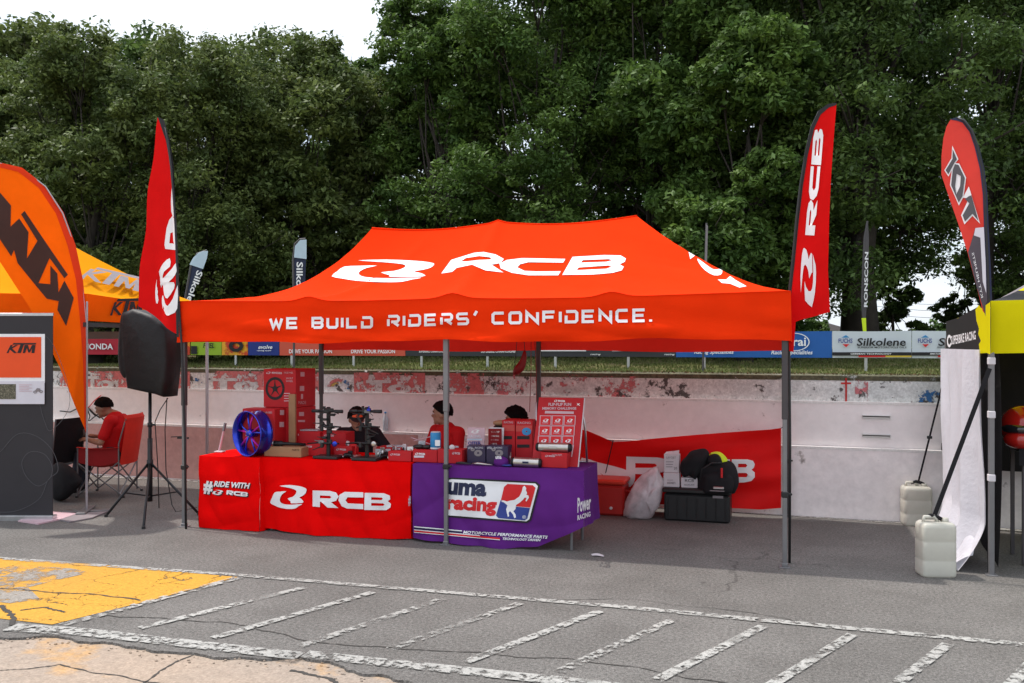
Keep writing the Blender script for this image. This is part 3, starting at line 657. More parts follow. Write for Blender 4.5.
def leaf_cloud(centers, rad, per, size, seed):
    """small leaf quads gathered in tufts round each centre"""
    r = np.random.RandomState(seed); n = len(centers)*per; C = np.repeat(centers, per, 0); Rr = np.repeat(rad, per)
    d = r.normal(0, 1, (n, 3)); d /= np.linalg.norm(d, axis=1, keepdims=True); rr = r.uniform(.25, 1, n)**.6
    P = C+d*(Rr*rr)[:, None]*np.array([1, 1, .62]); P[:, 2] -= (np.abs(d[:, 0])+np.abs(d[:, 1]))*Rr*.18
    nr = d*.5+r.normal(0, .6, (n, 3)); nr[:, 2] += .75; nr /= np.linalg.norm(nr, axis=1, keepdims=True)
    a = np.cross(nr, r.normal(0, 1, (n, 3))); a /= np.linalg.norm(a, axis=1, keepdims=True)+1e-9; b = np.cross(nr, a)
    s1 = (size*r.uniform(.6, 1.5, n))[:, None]; s2 = s1*.45
    V = np.stack([P-a*s1, P-b*s2, P+a*s1-nr*s1*.25, P+b*s2], 1); return V.reshape(-1, 3)
def quads(name, V, m, parent):
    n = len(V)//4; me = bpy.data.meshes.new(name); me.vertices.add(n*4); me.vertices.foreach_set('co', V.astype('f').ravel()); me.loops.add(n*4); me.loops.foreach_set('vertex_index', np.arange(n*4))
    me.polygons.add(n); me.polygons.foreach_set('loop_start', np.arange(n)*4); me.polygons.foreach_set('loop_total', np.full(n, 4)); me.update(); me.materials.append(m)
    o = bpy.data.objects.new(name, me); S.collection.objects.link(o); o.parent = parent; return o
def tree(label, px, d, h, r, seed, m, low=.07, lobes=32, per=112, size=.128, clumps=30, trunk=.38, name='tree', group='tall trees behind the banners', gapf=.9):
    size *= .82+.05*((seed*37) % 10); rr = random.Random(seed); b = WD(px, 344, d); b.z = field(b.x, b.y)
    t = thing(name, label, 'tree', b, group)
    cs = []; lob = []
    for i in range(lobes):
        k = (i+.5)/lobes; z = h*(low+(1-low)*k**.9)-.9; prof = (1-((k-.42)/.62)**2) if k > .42 else .86+.14*k/.42
        q = max(prof, .05)**.5*r; a = rr.uniform(0, 2*pi); dd = q*rr.uniform(.35, .92)*.85
        c = Vector((cos(a)*dd, sin(a)*dd, z)); lr = r*rr.uniform(.26, .42); lob.append((c, lr))
    C = []; R_ = []
    for c, lr in lob:
        for j in range(clumps):
            v = Vector((rr.gauss(0, 1), rr.gauss(0, 1), rr.gauss(.25, 1))).normalized(); q = lr*rr.uniform(.55, 1.08)
            p = c+Vector((v.x*q, v.y*q, v.z*q*.8)); C.append((p.x, p.y, min(p.z, h))); R_.append(rr.uniform(.5, 1.15)*r/6.5)
    V = leaf_cloud(np.array(C), np.array(R_), int(per*gapf), size, seed); quads('crown', V, m, t)
    mb = MB(); tw = [(rr.uniform(-.2, .2)*i, rr.uniform(-.2, .2)*i, -.3+h*.17*i) for i in range(5)]
    mb.tube(tw, [trunk*1.1, trunk*.85, trunk*.6, trunk*.4, trunk*.2], 9)
    for c, lr in lob:
        st = Vector(tw[1]).lerp(Vector(tw[3]), rr.random()); md = st.lerp(c, .5)+Vector((rr.uniform(-.6, .6), rr.uniform(-.6, .6), -lr*.25)); mb.tube([st, md, c], [trunk*.22, trunk*.13, trunk*.04], 6)
        for _ in range(4):
            e = c+Vector((rr.uniform(-1, 1), rr.uniform(-1, 1), rr.uniform(-.4, .8)))*lr; mb.tube([c.lerp(md, .4), (c+e)/2+Vector((0, 0, -.2)), e], [trunk*.10, trunk*.06, trunk*.02], 4)
    o = mb.build('trunk', m_bark, None, smooth=True); o.parent = t
    return t
tree('olive green tree at the left edge of the photo, behind the orange teardrop flag', -25, 50, 17.0, 6.8, 11, LEAF[1])
tree('leafy olive tree behind the yellow orange tent roof, second from the left', 95, 46, 17.0, 5.6, 12, LEAF[1], lobes=24)
tree('broad olive tree rising behind the left red feather flag', 205, 49, 17.3, 6.4, 13, LEAF[1], lobes=28)
tree('thin crowned tree with sky gaps, right of the left red feather flag', 305, 52, 18.6, 6.3, 14, LEAF[1], gapf=.72)
tree('tall green tree whose top ends the open sky, above the tent logo', 440, 50, 20.2, 5.4, 15, LEAF[2], lobes=30)
tree('deep green tree above the peak of the red tent roof', 545, 47, 24.0, 6.2, 16, LEAF[2], lobes=32)
tree('dense green tree above the right slope of the red tent roof', 652, 47, 25.5, 6.6, 17, LEAF[2], lobes=34)
tree('lower bushy tree just left of the right red feather flag', 745, 41, 15.5, 4.6, 18, LEAF[2], lobes=24, low=.12)
tree('huge dark tree with thick trunk right of the right red feather flag', 862, 44, 27, 7.6, 19, LEAF[0], lobes=44, low=.15, trunk=.85)
tree('tall dark tree behind the black and red teardrop flag', 985, 46, 27, 6.6, 20, LEAF[0], lobes=40, low=.11)
tree('dark evergreen at the right edge beyond the yellow tent', 1090, 50, 26, 6.8, 21, LEAF[0], lobes=32, low=.12)
for i, (px, d, h, r, low) in enumerate(((-80, 66, 23.5, 8.5, .1), (50, 66, 23, 8.5, .1), (150, 68, 23.6, 8.5, .1), (260, 70, 24, 8.5, .1), (365, 66, 21.2, 7.5, .1), (495, 64, 25, 7.5, .1), (610, 62, 28, 8.5, .1), (720, 62, 31, 9, .1), (845, 62, 31, 9, .30), (1060, 64, 31, 9, .2))):
    tree(['far tree filling the skyline at the left photo edge', 'far tree between the orange flag and the left red flag', 'far tree seen between branches left of the thin crowned tree', 'far low tree seen through the thin crowned tree', 'far tree left of the tallest green crowns', 'far tree behind the deep green tree over the tent peak', 'far tree behind the dense green tree over the right slope', 'far tall tree behind the bushy one left of the right flag', 'far dark tree behind the huge thick trunked tree', 'far dark tree over the yellow tent'][i], px, d, h, r, 40+i, LEAF[i % 2], low, 26, 55, .24, 26)
tree('small pale green bush tree below the right red flag', 806, 90, 3.6, 2.6, 70, LEAF[2], .1, 10, 40, .22, 16, .1)
tree('small light shrub tree at the foot of the gap beside the big trunk', 940, 110, 3.4, 4.5, 71, LEAF[2], .1, 10, 40, .25, 16, .1)
tree('small dark hanging tree filling the gap right of the thick trunk', 893, 50, 6.2, 1.9, 72, LEAF[0], .02, 12, 70, .12, 20, .12)
tree('small dark bushy tree left of the yellow tent roof under the teardrop flag', 966, 52, 6.5, 1.7, 73, LEAF[0], .02, 12, 70, .12, 20, .12)
tree('small dark tree low behind the yellow tent roof', 1022, 54, 7.5, 2.4, 74, LEAF[0], .02, 12, 70, .12, 20, .12)
# undergrowth closing the gap under the left and middle crowns
r_ = np.random.RandomState(8); cc_ = []
for i in range(900):
    px = r_.uniform(-150, 735); p = WD(px, 344, r_.uniform(55, 60)); cc_.append((p.x, p.y, 1.2+r_.uniform(0, 1)**1.4*6.0))
tag(quads('undergrowth', leaf_cloud(np.array(cc_), np.full(len(cc_), 1.1), 60, .22, 9), LEAF[0], None), kind='stuff')
# house far behind, seen under the right flag
P = WD(824, 344, 130); t = thing('far_house', 'tiny far house with pale roof beside the small bush under the right red flag', 'house', (P.x, P.y, 1.4))
mb = MB(); mb.box((P.x, P.y, 2.5), (7, 5, 2.6)); mb.build('wall', M['whitebox'], t)
mb = MB(); mb.prism([(-3.9, 3.8), (3.9, 3.8), (0, 5.0)], -2.8, 2.8, Matrix.Translation((P.x, P.y, 0))); mb.build('roof', M['grey_print'], t)
mb = MB(); mb.box((P.x-1.2, P.y-2.52, 2.5), (1.2, .06, 1.0)); mb.build('window', M['visor'], t)
# power lines in the gap
for z0, i in ((8.0, 0), (7.2, 1), (6.3, 2)):
    a = WD(860, 344, 120); b = WD(1080, 344, 105); mb = MB(); mb.tube([(a.x+(b.x-a.x)*k/10, a.y+(b.y-a.y)*k/10, z0-1.2*sin(pi*k/10)) for k in range(11)], .035, 4)
    o = mb.build('power_line', M['blackplastic']); tag(o, ['topmost thin power line in the sky gap beside the yellow tent', 'middle thin power line in the sky gap beside the yellow tent', 'lowest thin power line in the sky gap beside the yellow tent'][i], 'cable', 'power lines')

# ================================================================ RED TENT
YF = 7.97
XL = G(182, 527).x-.02; XR = G(786, 568).x+.02; XM = WY(445.5, 400, YF).x
TENT = thing('canopy_tent', 'large red pop-up canopy tent with white logo and slogan in the centre of the photo', 'tent', ((XL+XR)/2, 9.2, 0))
YB = 10.33
ZE, ZR = 2.345, 3.2
RL, RR = WY(372, 228, 9.16), WY(637, 216, 9.16); RM = WY(498, 221, 9.16)
def ripple(x, z): return .026*sin(x*3.1+z*2.0)+.014*sin(x*6.3-z*14)+.016*sin(z*24+2.6*sin(x*1.3)+x*.8)+.05*(abs(mnoise.noise(Vector((x*.9+z*2.2, z*5, 3))))-.15)+.02*(abs(mnoise.noise(Vector((x*2.4-z*3, z*9, 8))))-.15)
def vtop(x):
    u = (x-XL)/(XR-XL); z = ZE-.035*abs(sin(2*pi*u))**1.0*.8
    for c in (.25, .5, .75): z += .045*exp(-((u-c)/.022)**2)
    return z+.01*sin(u*9)
def vbot(x):
    u = (x-XL)/(XR-XL); return 1.915+.025*u+.012*sin(u*17)+.006*sin(u*41)
def vy(x, z):
    e = max(0, min(1, (vtop(x)-z)/.42)); u = (x-XL)/(XR-XL); k = sin(pi*max(0, min(1, u)))
    return YF-.02-ripple(x, z)*e*(.5+.5*k)-.012*e
vh = yhit(vy)
def vf(u, v):
    x = XL-.02+(XR-XL+.04)*u; zt = vtop(x); z = zt+(vbot(x)-zt)*v; return (x, vy(x, z), z)
def up(nm, f, nu, nv, m, par): mb = MB(); mb.grid(f, nu, nv); return mb.build(nm, m, par, smooth=True)
val = up('front_valance', vf, 220, 26, M['canopy'], TENT); val['label'] = 'front flap with the slogan WE BUILD RIDERS\' CONFIDENCE.'
def side(x0, xb, s):
    def f(u, v):
        y = YF-.02+(YB-YF+.06)*u; x = x0+(xb-x0)*u; zt = ZE-.03*sin(pi*u)+.0*s; zb = 1.92+.06*u-.05*u; return (x+s*.015*sin(u*14)*v, y, zt+(zb-zt)*v)
    return f
XBL = WY(322, 400, YB).x; XBR = WY(787, 400, YB).x; XBM = WY(539, 400, YB).x
up('side_valance', side(XL-.02, XBL-.02, -1), 24, 6, M['canopy'], TENT); up('side_valance', side(XR+.02, XBR+.02, 1), 24, 6, M['canopy'], TENT)
def bv(u, v):
    x = XBL-.02+(XBR-XBL+.04)*u; zt = ZE-.02*abs(sin(2*pi*u)); zb = WY(560, 351, YB).z+.01*sin(u*14); return (x, YB+.03+.02*sin(u*23)*v, zt+(zb-zt)*v)
m_back = mat('red_canopy_back_cloth', (.78, .030, .018), .75, .05, 3, trans=.4, spec=.03)
up('back_valance', bv, 80, 6, m_back, TENT)
# roof
def rexp(u): return 3.1*(1-u)**3+1.25*(1-(1-u)**3-u**3)+1.5*u**3
def rf(u, d, front=True):
    x0 = XL-.02+(XR-XL+.04)*u if front else XBL-.02+(XBR-XBL+.04)*u; y0 = YF-.03 if front else YB+.04
    r = RL.lerp(RM, u*2) if u < .5 else RM.lerp(RR, u*2-1)
    r = Vector((r.x, 9.16, ZR+.0)); r.z = 3.19+.015*u-.05*abs(sin(2*pi*u))+.02*exp(-((u-.5)/.02)**2)
    zt = vtop(x0) if front else ZE
    e = rexp(u); f = d**e
    f = .93*f+.07*d
    wr = (.012*sin(u*40+d*9)*(1-d)+.007*mnoise.noise(Vector((u*26+d*14, d*4, 1)))+.003*mnoise.noise(Vector((u*60-d*30, d*6, 4))))*sin(pi*d)
    return Vector((x0+(r.x-x0)*d, y0+(r.y-y0)*d, zt+(r.z-zt)*f+wr))
up('roof', lambda u, v: rf(u, v), 110, 40, M['canopy'], TENT)
up('roof', lambda u, v: rf(u, v, False), 60, 24, M['canopy'], TENT)
def hipf(s):
    uu = 0 if s < 0 else 1
    def f(u, v):
        a = rf(uu, v); b = rf(uu, v, False); p = a.lerp(b, u); p.z -= .05*sin(pi*u)*(1-v)*sin(pi*v); p.x -= s*.0; return p
    return f
up('roof', hipf(-1), 16, 40, M['canopy'], TENT); up('roof', hipf(1), 16, 40, M['canopy'], TENT)
mb = MB(); mb.tube([rf(i/60, 1)+Vector((0, 0, .004)) for i in range(61)], .008, 5); mb.build('ridge_seam', M['canopy'], TENT, True)
# numeric inverse of the roof so that print can be laid on it
_g = []
for i in range(161):
    for j in range(61):
        p = rf(i/160, j/60); _g.append((*proj(p), i/160, j/60))
_g = np.array(_g)
def roofhit(px, py):
    k = np.argmin((_g[:, 0]-px)**2+(_g[:, 1]-py)**2); u, d = _g[k, 2], _g[k, 3]
    for _ in range(4):
        p = rf(u, d); a, b = proj(p); h = 1e-3; a1, b1 = proj(rf(u+h, d)); a2, b2 = proj(rf(u, d+h))
        J = np.array([[(a1-a)/h, (a2-a)/h], [(b1-b)/h, (b2-b)/h]])
        try: s = np.linalg.solve(J, [px-a, py-b])
        except Exception: break
        u = min(1, max(0, u+max(-.02, min(.02, s[0])))); d = min(1, max(0.001, d+max(-.03, min(.03, s[1]))))
    return rf(u, d)
c6 = cr(4.876, 430, 240); c5 = cr(6.4, 320, 240)
sheet('logo_letter', [[c6([(55, 163), (103, 97), (215, 62), (262, 58), (320, 70), (360, 92), (345, 112), (300, 120), (358, 158), (270, 148), (205, 120), (130, 136), (108, 155)]), c6([(150, 104), (175, 88), (240, 78), (290, 84), (302, 94), (240, 97), (180, 104)])]], roofhit, M['white_print'], TENT, .014, 4)
sheet('logo_letter', [c6([(660, 92), (650, 110), (480, 108), (440, 118), (425, 133), (460, 150), (520, 153), (638, 152), (625, 172), (480, 172), (400, 160), (345, 138), (338, 115), (375, 97), (450, 88)])], roofhit, M['white_print'], TENT, .014, 4)
sheet('logo_letter', [[c6([(645, 170), (695, 82), (850, 73), (930, 75), (955, 90), (950, 106), (925, 118), (945, 130), (935, 148), (890, 160), (800, 168)]), c6([(735, 110), (745, 98), (870, 93), (890, 98), (860, 106)]), c6([(715, 147), (725, 134), (870, 124), (885, 130), (860, 140)])]], roofhit, M['white_print'], TENT, .014, 4)
sheet('emblem', [smooth_poly(c5(_e1), 2), smooth_poly(c5(_e2), 2)], roofhit, M['white_print'], TENT, .014, 4)
c4 = cr(2.844, 460, 200)
sheet('emblem', [c4([(650, 147), (655, 168), (668, 158)]), smooth_poly(c4([(676, 166), (680, 180), (697, 200), (722, 214), (742, 212), (746, 200), (738, 196), (722, 197), (706, 188)]), 2), c4([(733, 226), (757, 226), (768, 216), (785, 228), (815, 245), (795, 249), (768, 238), (745, 236)])], roofhit, M['white_print'], TENT, .014, 4)
bl = lambda x: float(np.interp(x, [269, 372, 387, 460, 495, 652], [329.2, 328.4, 327.4, 325.2, 324.6, 322.0]))
hh = lambda x: float(np.interp(x, [269, 460, 652], [11.8, 12.6, 13.8]))
for wd_, a, b in (('WE', 269, 298.5), ('BUILD', 311.5, 373), ("RIDERS'", 387, 476), ('CONFIDENCE.', 491.5, 652)):
    sheet('slogan', None, vh, M['white_print'], TENT, .012, 7, tris=techno(wd_, a, b, bl, hh, 2.7 if a < 400 else 2.9), smooth=False)
# legs
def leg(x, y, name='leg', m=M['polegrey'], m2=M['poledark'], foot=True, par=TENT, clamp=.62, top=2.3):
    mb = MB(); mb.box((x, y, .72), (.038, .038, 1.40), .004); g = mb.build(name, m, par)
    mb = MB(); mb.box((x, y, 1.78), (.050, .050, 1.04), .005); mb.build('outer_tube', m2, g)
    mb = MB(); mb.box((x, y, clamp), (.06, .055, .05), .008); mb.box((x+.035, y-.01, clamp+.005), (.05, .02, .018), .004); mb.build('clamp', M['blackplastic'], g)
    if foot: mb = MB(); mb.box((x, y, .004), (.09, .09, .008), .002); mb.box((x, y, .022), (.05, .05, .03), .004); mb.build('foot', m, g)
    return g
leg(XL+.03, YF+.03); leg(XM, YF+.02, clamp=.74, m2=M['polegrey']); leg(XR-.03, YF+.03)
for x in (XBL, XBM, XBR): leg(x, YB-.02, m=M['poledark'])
def scissor(p, q, n):
    p, q = Vector(p), Vector(q); mb = MB()
    for i in range(n):
        a = p.lerp(q, i/n); b = p.lerp(q, (i+1)/n)
        for z0, z1, o in ((2.26, 2.0, .012), (2.0, 2.26, -.012)):
            mb.tube([(a.x, a.y+o, z0), (b.x, b.y+o, z1)], .011, 4)
    return mb.build('truss', M['polegrey'], TENT)
scissor((XL+.05, YF+.07, 0), (XR-.05, YF+.07, 0), 4); scissor((XL+.05, YF+.1, 0), (XBL, YB-.05, 0), 2); scissor((XR-.05, YF+.1, 0), (XBR, YB-.05, 0), 2)
mb = MB()
for x, r in ((XM, RM),): mb.tube([(x, YF+.1, 2.2), (r.x, 9.16, 2.35), (XBM, YB-.06, 2.2)], .012, 5); mb.tube([(r.x, 9.16, 2.35), (r.x, 9.16, 3.12)], .02, 6)
mb.build('centre_pole', M['polegrey'], TENT)

# hanging bits under the tent
pouch = thing('hanging_pouch', 'small dark red pouch hanging on cords under the tent beside its rear pole', 'pouch', WY(519, 360, 9.9))
H9 = plane_hit(Vector((0, 9.9, 0)), (0, 1, 0))
def blob(name, pts, hit, thick, m, par=None, bulge=True, step=3, puff=.5):
    """a soft thing with an outline: front and back skins swelling from the seam"""
    loop = smooth_poly(pts, 3); P = [hit(*p) for p in loop]; c = sum(P, Vector())/len(P); nrm = (CAM-c); nrm.z *= .3; nrm.normalize(); vs = []; fs = []; n_ = len(P); rings = [(1, 0), (.93, .45), (.75, .8), (.45, 1), (.15, 1.05)]
    for sg in (1, -1):
        base = len(vs)
        for (k, h_) in rings:
            for p in P: vs.append(c+(p-c)*k+nrm*sg*h_*thick/2*(1+.25*mnoise.noise((c+(p-c)*k)*9)))
        for i in range(len(rings)-1):
            for j in range(n_):
                q = (base+i*n_+j, base+i*n_+(j+1) % n_, base+(i+1)*n_+(j+1) % n_, base+(i+1)*n_+j); fs.append(q if sg > 0 else tuple(reversed(q)))
        q = tuple(base+(len(rings)-1)*n_+j for j in range(n_)); fs.append(q if sg > 0 else tuple(reversed(q)))
    return mesh_obj(name, vs, fs, m, par, True)
blob('pouch_body', [(513, 374), (514, 368), (520, 360), (524, 350), (526.5, 354), (526, 364), (523, 371), (517, 375)], H9, .07, M['darkred'], pouch)
mb = MB(); mb.tube([H9(514, 371), H9(516, 352), H9(517.5, 336)], .004, 5); mb.tube([H9(525, 352), H9(524.5, 344), H9(523, 336)], .004, 5); mb.build('cord', M['blackplastic'], pouch)
for a, b, y0, lab in ((531, 529.5, 412, 'left one of the two thin cords hanging in front of the rear tent pole'), (534.5, 536.5, 430, 'right one of the two thin cords hanging in front of the rear tent pole')):
    mb = MB(); mb.tube([H9(a, 337), H9((a+b)/2+.8, 370), H9(b, y0)], .004, 5); tag(mb.build('cord', M['darkred']), lab, 'cord', 'thin cords hanging at the rear tent pole')

# ================================================================ FEATHER AND TEARDROP FLAGS
def flag(label, cat, p, q, outline, m, pole, edge=None, edgem=None, edge_side=None, wave=.03, loc=None, group=None, polem=M['blackplastic'], name='feather_flag', r=.012, step=8):
    base = vplane(p, q); d = Vector((q.x-p.x, q.y-p.y, 0)).normalized(); nn = Vector((d.y, -d.x, 0))
    def hit(px, py):
        a = base(px, py); s = (a-p).dot(d); k = wave*sin(s*7+a.z*1.7)+wave*.4*sin(s*17-a.z*5); return a+nn*k*min(1, abs(s)*4)
    t = thing(name, label, cat, loc if loc is not None else (p.x, p.y, 0), group)
    sheet('cloth', [smooth_poly(outline, 1) if False else outline], hit, m, t, 0, step)
    if edge: sheet('sleeve', [edge], hit, edgem, t, .006, step)
    P = [base(*a) for a in pole]; mb = MB(); mb.tube(P, [r]*(len(P)-1)+[r*.5], 7); mb.build('pole', polem, t, True)
    return t, hit
# left red feather flag
pL = G(186, 529); p1 = Vector((pL.x, pL.y, 0)); q1 = p1+Vector((-1, .25, 0))
lo = [(160, 118), (163.5, 121), (167, 140), (170.5, 165), (173, 195), (175, 225), (176.5, 260), (178, 300), (178, 334), (168, 328), (152, 315), (137, 306), (139, 285), (142, 260), (146, 228), (150, 190), (155, 150)]
t, h = flag('narrow red feather flag with white emblem rising over the left end of the red tent', 'flag', p1, q1, lo, M['redflag'], [(186, 529), (185, 440), (182, 350), (178.6, 300), (177, 260), (175.5, 225), (173.6, 195), (171, 165), (167.6, 140), (163.5, 120)],
  [(160, 117), (164.5, 120), (168.3, 140), (172, 165), (174.5, 195), (176.5, 225), (178, 260), (179.4, 300), (180, 337), (178, 337), (177.2, 300), (175.6, 260), (173.4, 225), (171, 195), (168.8, 165), (165.6, 140)], M['black_print'])
c3 = cr(2.97, 110, 110)
sheet('emblem', [smooth_poly(c3([(128, 560), (127, 520), (135, 480), (155, 455), (175, 440), (178, 465), (158, 480), (150, 500), (168, 490), (185, 470), (196, 455), (199, 480), (188, 500), (178, 512), (192, 512), (194, 530), (176, 560), (158, 548), (152, 520), (142, 530), (134, 575)]), 2)], h, M['white_print'], t, .010, 6)
sheet('emblem', [smooth_poly(c3([(203, 520), (203, 590), (190, 606), (172, 610), (152, 590), (147, 560), (152, 550), (162, 572), (178, 582), (192, 560)]), 2)], h, M['white_print'], t, .010, 6)
sheet('letter', [[c3([(160, 412), (157, 400), (160, 350), (166, 325), (178, 313), (189, 325), (194, 370), (196, 416)]), c3([(170, 395), (171, 365), (180, 362), (185, 396)])]], h, M['white_print'], t, .010, 6)
sheet('letter', [c3([(180, 220), (173, 270), (173, 300), (180, 316), (188, 316), (186, 280), (183, 240)])], h, M['white_print'], t, .010, 6)
# right red feather flag
pR = G(789.5, 563); p2 = Vector((pR.x, pR.y, 0)); q2 = p2+Vector((1, -.15, 0))
ro = [(836.5, 103.5), (834, 140), (831.5, 180), (829.5, 220), (828, 270), (830, 312), (815, 316), (800, 320), (787.5, 325.5), (789, 300), (793, 262), (797, 220), (801, 185), (806, 155), (813, 128), (820, 113), (828, 106)]
t, h = flag('red feather flag with white letters rising over the right corner of the red tent', 'flag', p2, q2, ro, M['redflag'], [(789.5, 563), (790, 440), (789, 340), (788.5, 300), (792.5, 262), (796.5, 220), (800.5, 185), (805.5, 155), (812, 127), (819, 112), (828, 105)],
  [(836.5, 102.5), (828, 104), (819, 111), (811.5, 127), (804.5, 155), (799, 185), (795, 220), (791, 262), (787, 300), (786, 325), (789, 324.5), (790.5, 300), (794.7, 262), (798.8, 220), (803, 185), (808, 155), (814.5, 129), (821, 115), (829, 107.5), (836, 105)], M['black_print'])
c8 = cr(2.732, 770, 90)
for f in RCB: sheet('letter', unit([f], c8([(127, 398)])[0], (20/2.732, -290/2.732), (-31/2.732, -2/2.732)), h, M['white_print'], t, .010, 6)
sheet('emblem', unit(EMB, c8([(124, 592)])[0], (2/2.732, -164/2.732), (-42/2.732, 4/2.732)), h, M['white_print'], t, .010, 6)
mb = MB(); mb.grid(lambda u, v: WY(788+5*u, 300+ (418-300)*v, YF+.22), 2, 6); 
tag(sheet('red_strap', [[(788, 322), (796, 318), (793.5, 352), (789, 351)]], plane_hit(Vector((0, YF+.12, 0)), (0, 1, 0)), M['redflag']), 'short red cloth tail hanging below the right red flag at the tent corner', 'strap')
# orange teardrop flag
pK = G(86, 512); p3 = Vector((pK.x, pK.y, 0)); dk = Vector((-.70*CA-(-.55)*-SA*0, 0, 0))
# towards the left and the camera
uc = Vector((CA, SA, 0)); fc = Vector((-SA, CA, 0)); q3 = p3-uc*.75-fc*.42
ko = [(-62, 232), (-56, 200), (-40, 178), (-20, 167), (0, 163.5), (22, 169), (45, 187), (62, 213), (74, 245), (81.5, 280), (85.5, 320), (86.5, 360), (86.8, 400), (86, 432), (75, 406), (60, 368), (30, 308), (0, 262), (-30, 248)]
t, h = flag('big orange teardrop flag with brown black letters at the left edge of the photo', 'flag', p3, q3, ko, M['orange'], [(86, 512), (86.2, 470), (87, 400), (86.8, 360), (86, 320), (82, 280), (74.5, 245), (62.5, 213), (45.5, 186.5), (22, 168.5), (0, 163)],
  [(0, 162.5), (22, 168), (46, 186), (63.5, 212), (75.5, 245), (83, 280), (87, 320), (88, 360), (88, 400), (86.5, 434), (84.5, 428), (84, 400), (83, 360), (80, 320), (76, 280), (67.5, 245), (56, 213), (39, 188), (18, 172), (-2, 167)], M['orangedk'], polem=M['polelight'], name='teardrop_flag', wave=.02, step=9, r=.008)
ck = cr(4.27, 0, 160)
sheet('letter', [ck([(-60, 60), (0, 140), (47, 195), (45, 285), (82, 250), (122, 308), (115, 420), (160, 345), (90, 232), (105, 218), (290, 490), (275, 505), (212, 418), (165, 525), (215, 530), (215, 450), (245, 485), (250, 565), (275, 515), (315, 590), (282, 709), (245, 640), (250, 603), (200, 592), (75, 440), (60, 385), (48, 412), (0, 340), (-60, 270)])], h, M['brown_print'], t, .010, 9)
mb = MB(); mb.box((pK.x, pK.y, .012), (.5, .10, .02), .004, rz=.5); mb.box((pK.x, pK.y, .026), (.10, .5, .02), .004, rz=.5); mb.build('base', M['polegrey'], t)
# black and red teardrop flag at the right
pY = G(989, 572); p4 = Vector((pY.x+.0, pY.y-.05, 0)); q4_ = p4+Vector((-1, .35, 0))
cy = cr(3.4125, 930, 100)
yo = cy([(70, 66), (92, 62), (115, 72), (140, 105), (160, 160), (178, 235), (187, 320), (190, 430), (196, 560), (200, 683), (196, 740), (180, 720), (160, 640), (128, 520), (95, 420), (60, 320), (38, 255), (38, 190), (45, 130), (56, 90)])
t, h = flag('coral teardrop flag with dark angular letters beside the yellow tent', 'flag', p4, q4_, yo, mat('coral_flag_cloth', (.72, .045, .030), .7, .06, 5, trans=.2), [(989, 572), (989, 430), (989, 330)]+cy([(200, 640), (197, 560), (192, 430), (188, 320), (180, 235), (162, 160), (142, 104), (116, 70), (92, 60)]),
  cy([(66, 66), (92, 58), (118, 68), (146, 102), (168, 160), (186, 235), (196, 320), (200, 430), (207, 560), (212, 683), (210, 800), (204, 830), (196, 740), (194, 683), (190, 560), (184, 430), (180, 320), (170, 235), (152, 160), (134, 108), (110, 76), (90, 70)]), M['navy'], name='teardrop_flag', wave=.01, step=8)
kk = cr(7.59, 938, 140)
sheet('letter_outline', [kk([(107, 40), (154, 145), (130, 174), (77, 276), (46, 228), (101, 135)]), kk([(124, 172), (160, 178), (213, 285), (193, 430), (157, 496), (88, 340), (103, 218)]), kk([(234, 352), (320, 636), (262, 576), (200, 640), (174, 570), (222, 470), (214, 440), (188, 438)])], h, M['white_print'], t, .008, 8)
sheet('letter', [kk([(110, 68), (142, 145), (124, 170), (76, 258), (55, 227), (108, 142)])], h, M['greyline'], t, .012, 8)
sheet('letter', [[kk([(126, 182), (155, 188), (203, 288), (185, 425), (155, 474), (97, 340), (110, 225)]), kk([(140, 255), (172, 272), (166, 350), (136, 412), (128, 350)])]], h, M['greyline'], t, .012, 8)
sheet('letter', [kk([(236, 425), (254, 420), (306, 612), (262, 560), (204, 618), (186, 571), (238, 480), (204, 448)])], h, M['greyline'], t, .012, 8)
sheet('grey_panel', [cy([(155, 437), (182, 434), (190, 560), (196, 700), (190, 740), (160, 640), (130, 520)])], h, mat('dark_plum_print', (.075, .06, .075), .6), t, .008, 8)
sheet('white_panel', [cy([(155, 437), (184, 434), (190, 560), (192, 660), (180, 620), (172, 470), (150, 462)])], h, M['paleboard'], t, .011, 8)
text('KYT HELMETS', cy([(175, 676)])[0], (-9.5, -45), (2.0, -1), h, M['white_print'], t, off=.014)

# far flags behind the tents
def farflag(label, px0, d, outline, m, pole, extras=(), texts=()):
    hp_ = plane_hit(WD(px0, 344, d), (-SA, CA, 0)); P = WD(px0, 344, d); P.z = field(P.x, P.y)
    t = thing('feather_flag', label, 'flag', P, 'small flags standing far behind the tents')
    if outline: sheet('cloth', [outline], hp_, m, t, 0, 0)
    pts = [hp_(*a) for a in pole]; mb = MB(); mb.tube(pts, .04, 5); mb.build('pole', M['poledark'], t)
    for nm, pl, mm in extras: sheet(nm, [pl], hp_, mm, t, .05, 0)
    for s_, O, U, V in texts: text(s_, O, U, V, hp_, M['white_print'], t, off=.1, bold=.02)
    return t
farflag('dark blue feather flag with pale top leaning right, just beside the left red flag', 190, 30, [(208, 251), (207, 258), (198, 280), (192, 297), (186, 330), (176, 330), (184, 297), (190, 268), (196, 256), (202, 251)], M['darkflag'], [(178, 380), (180, 330), (186, 295), (191, 266), (197, 254), (207, 250.5)],
  [('pale_top', [(208, 251), (207, 258), (203, 269), (189.5, 264.5), (193, 258), (198, 253), (203, 251)], M['pale'])], [('Silkolene', (197, 270), (-15, 42), (6, 2.2))])
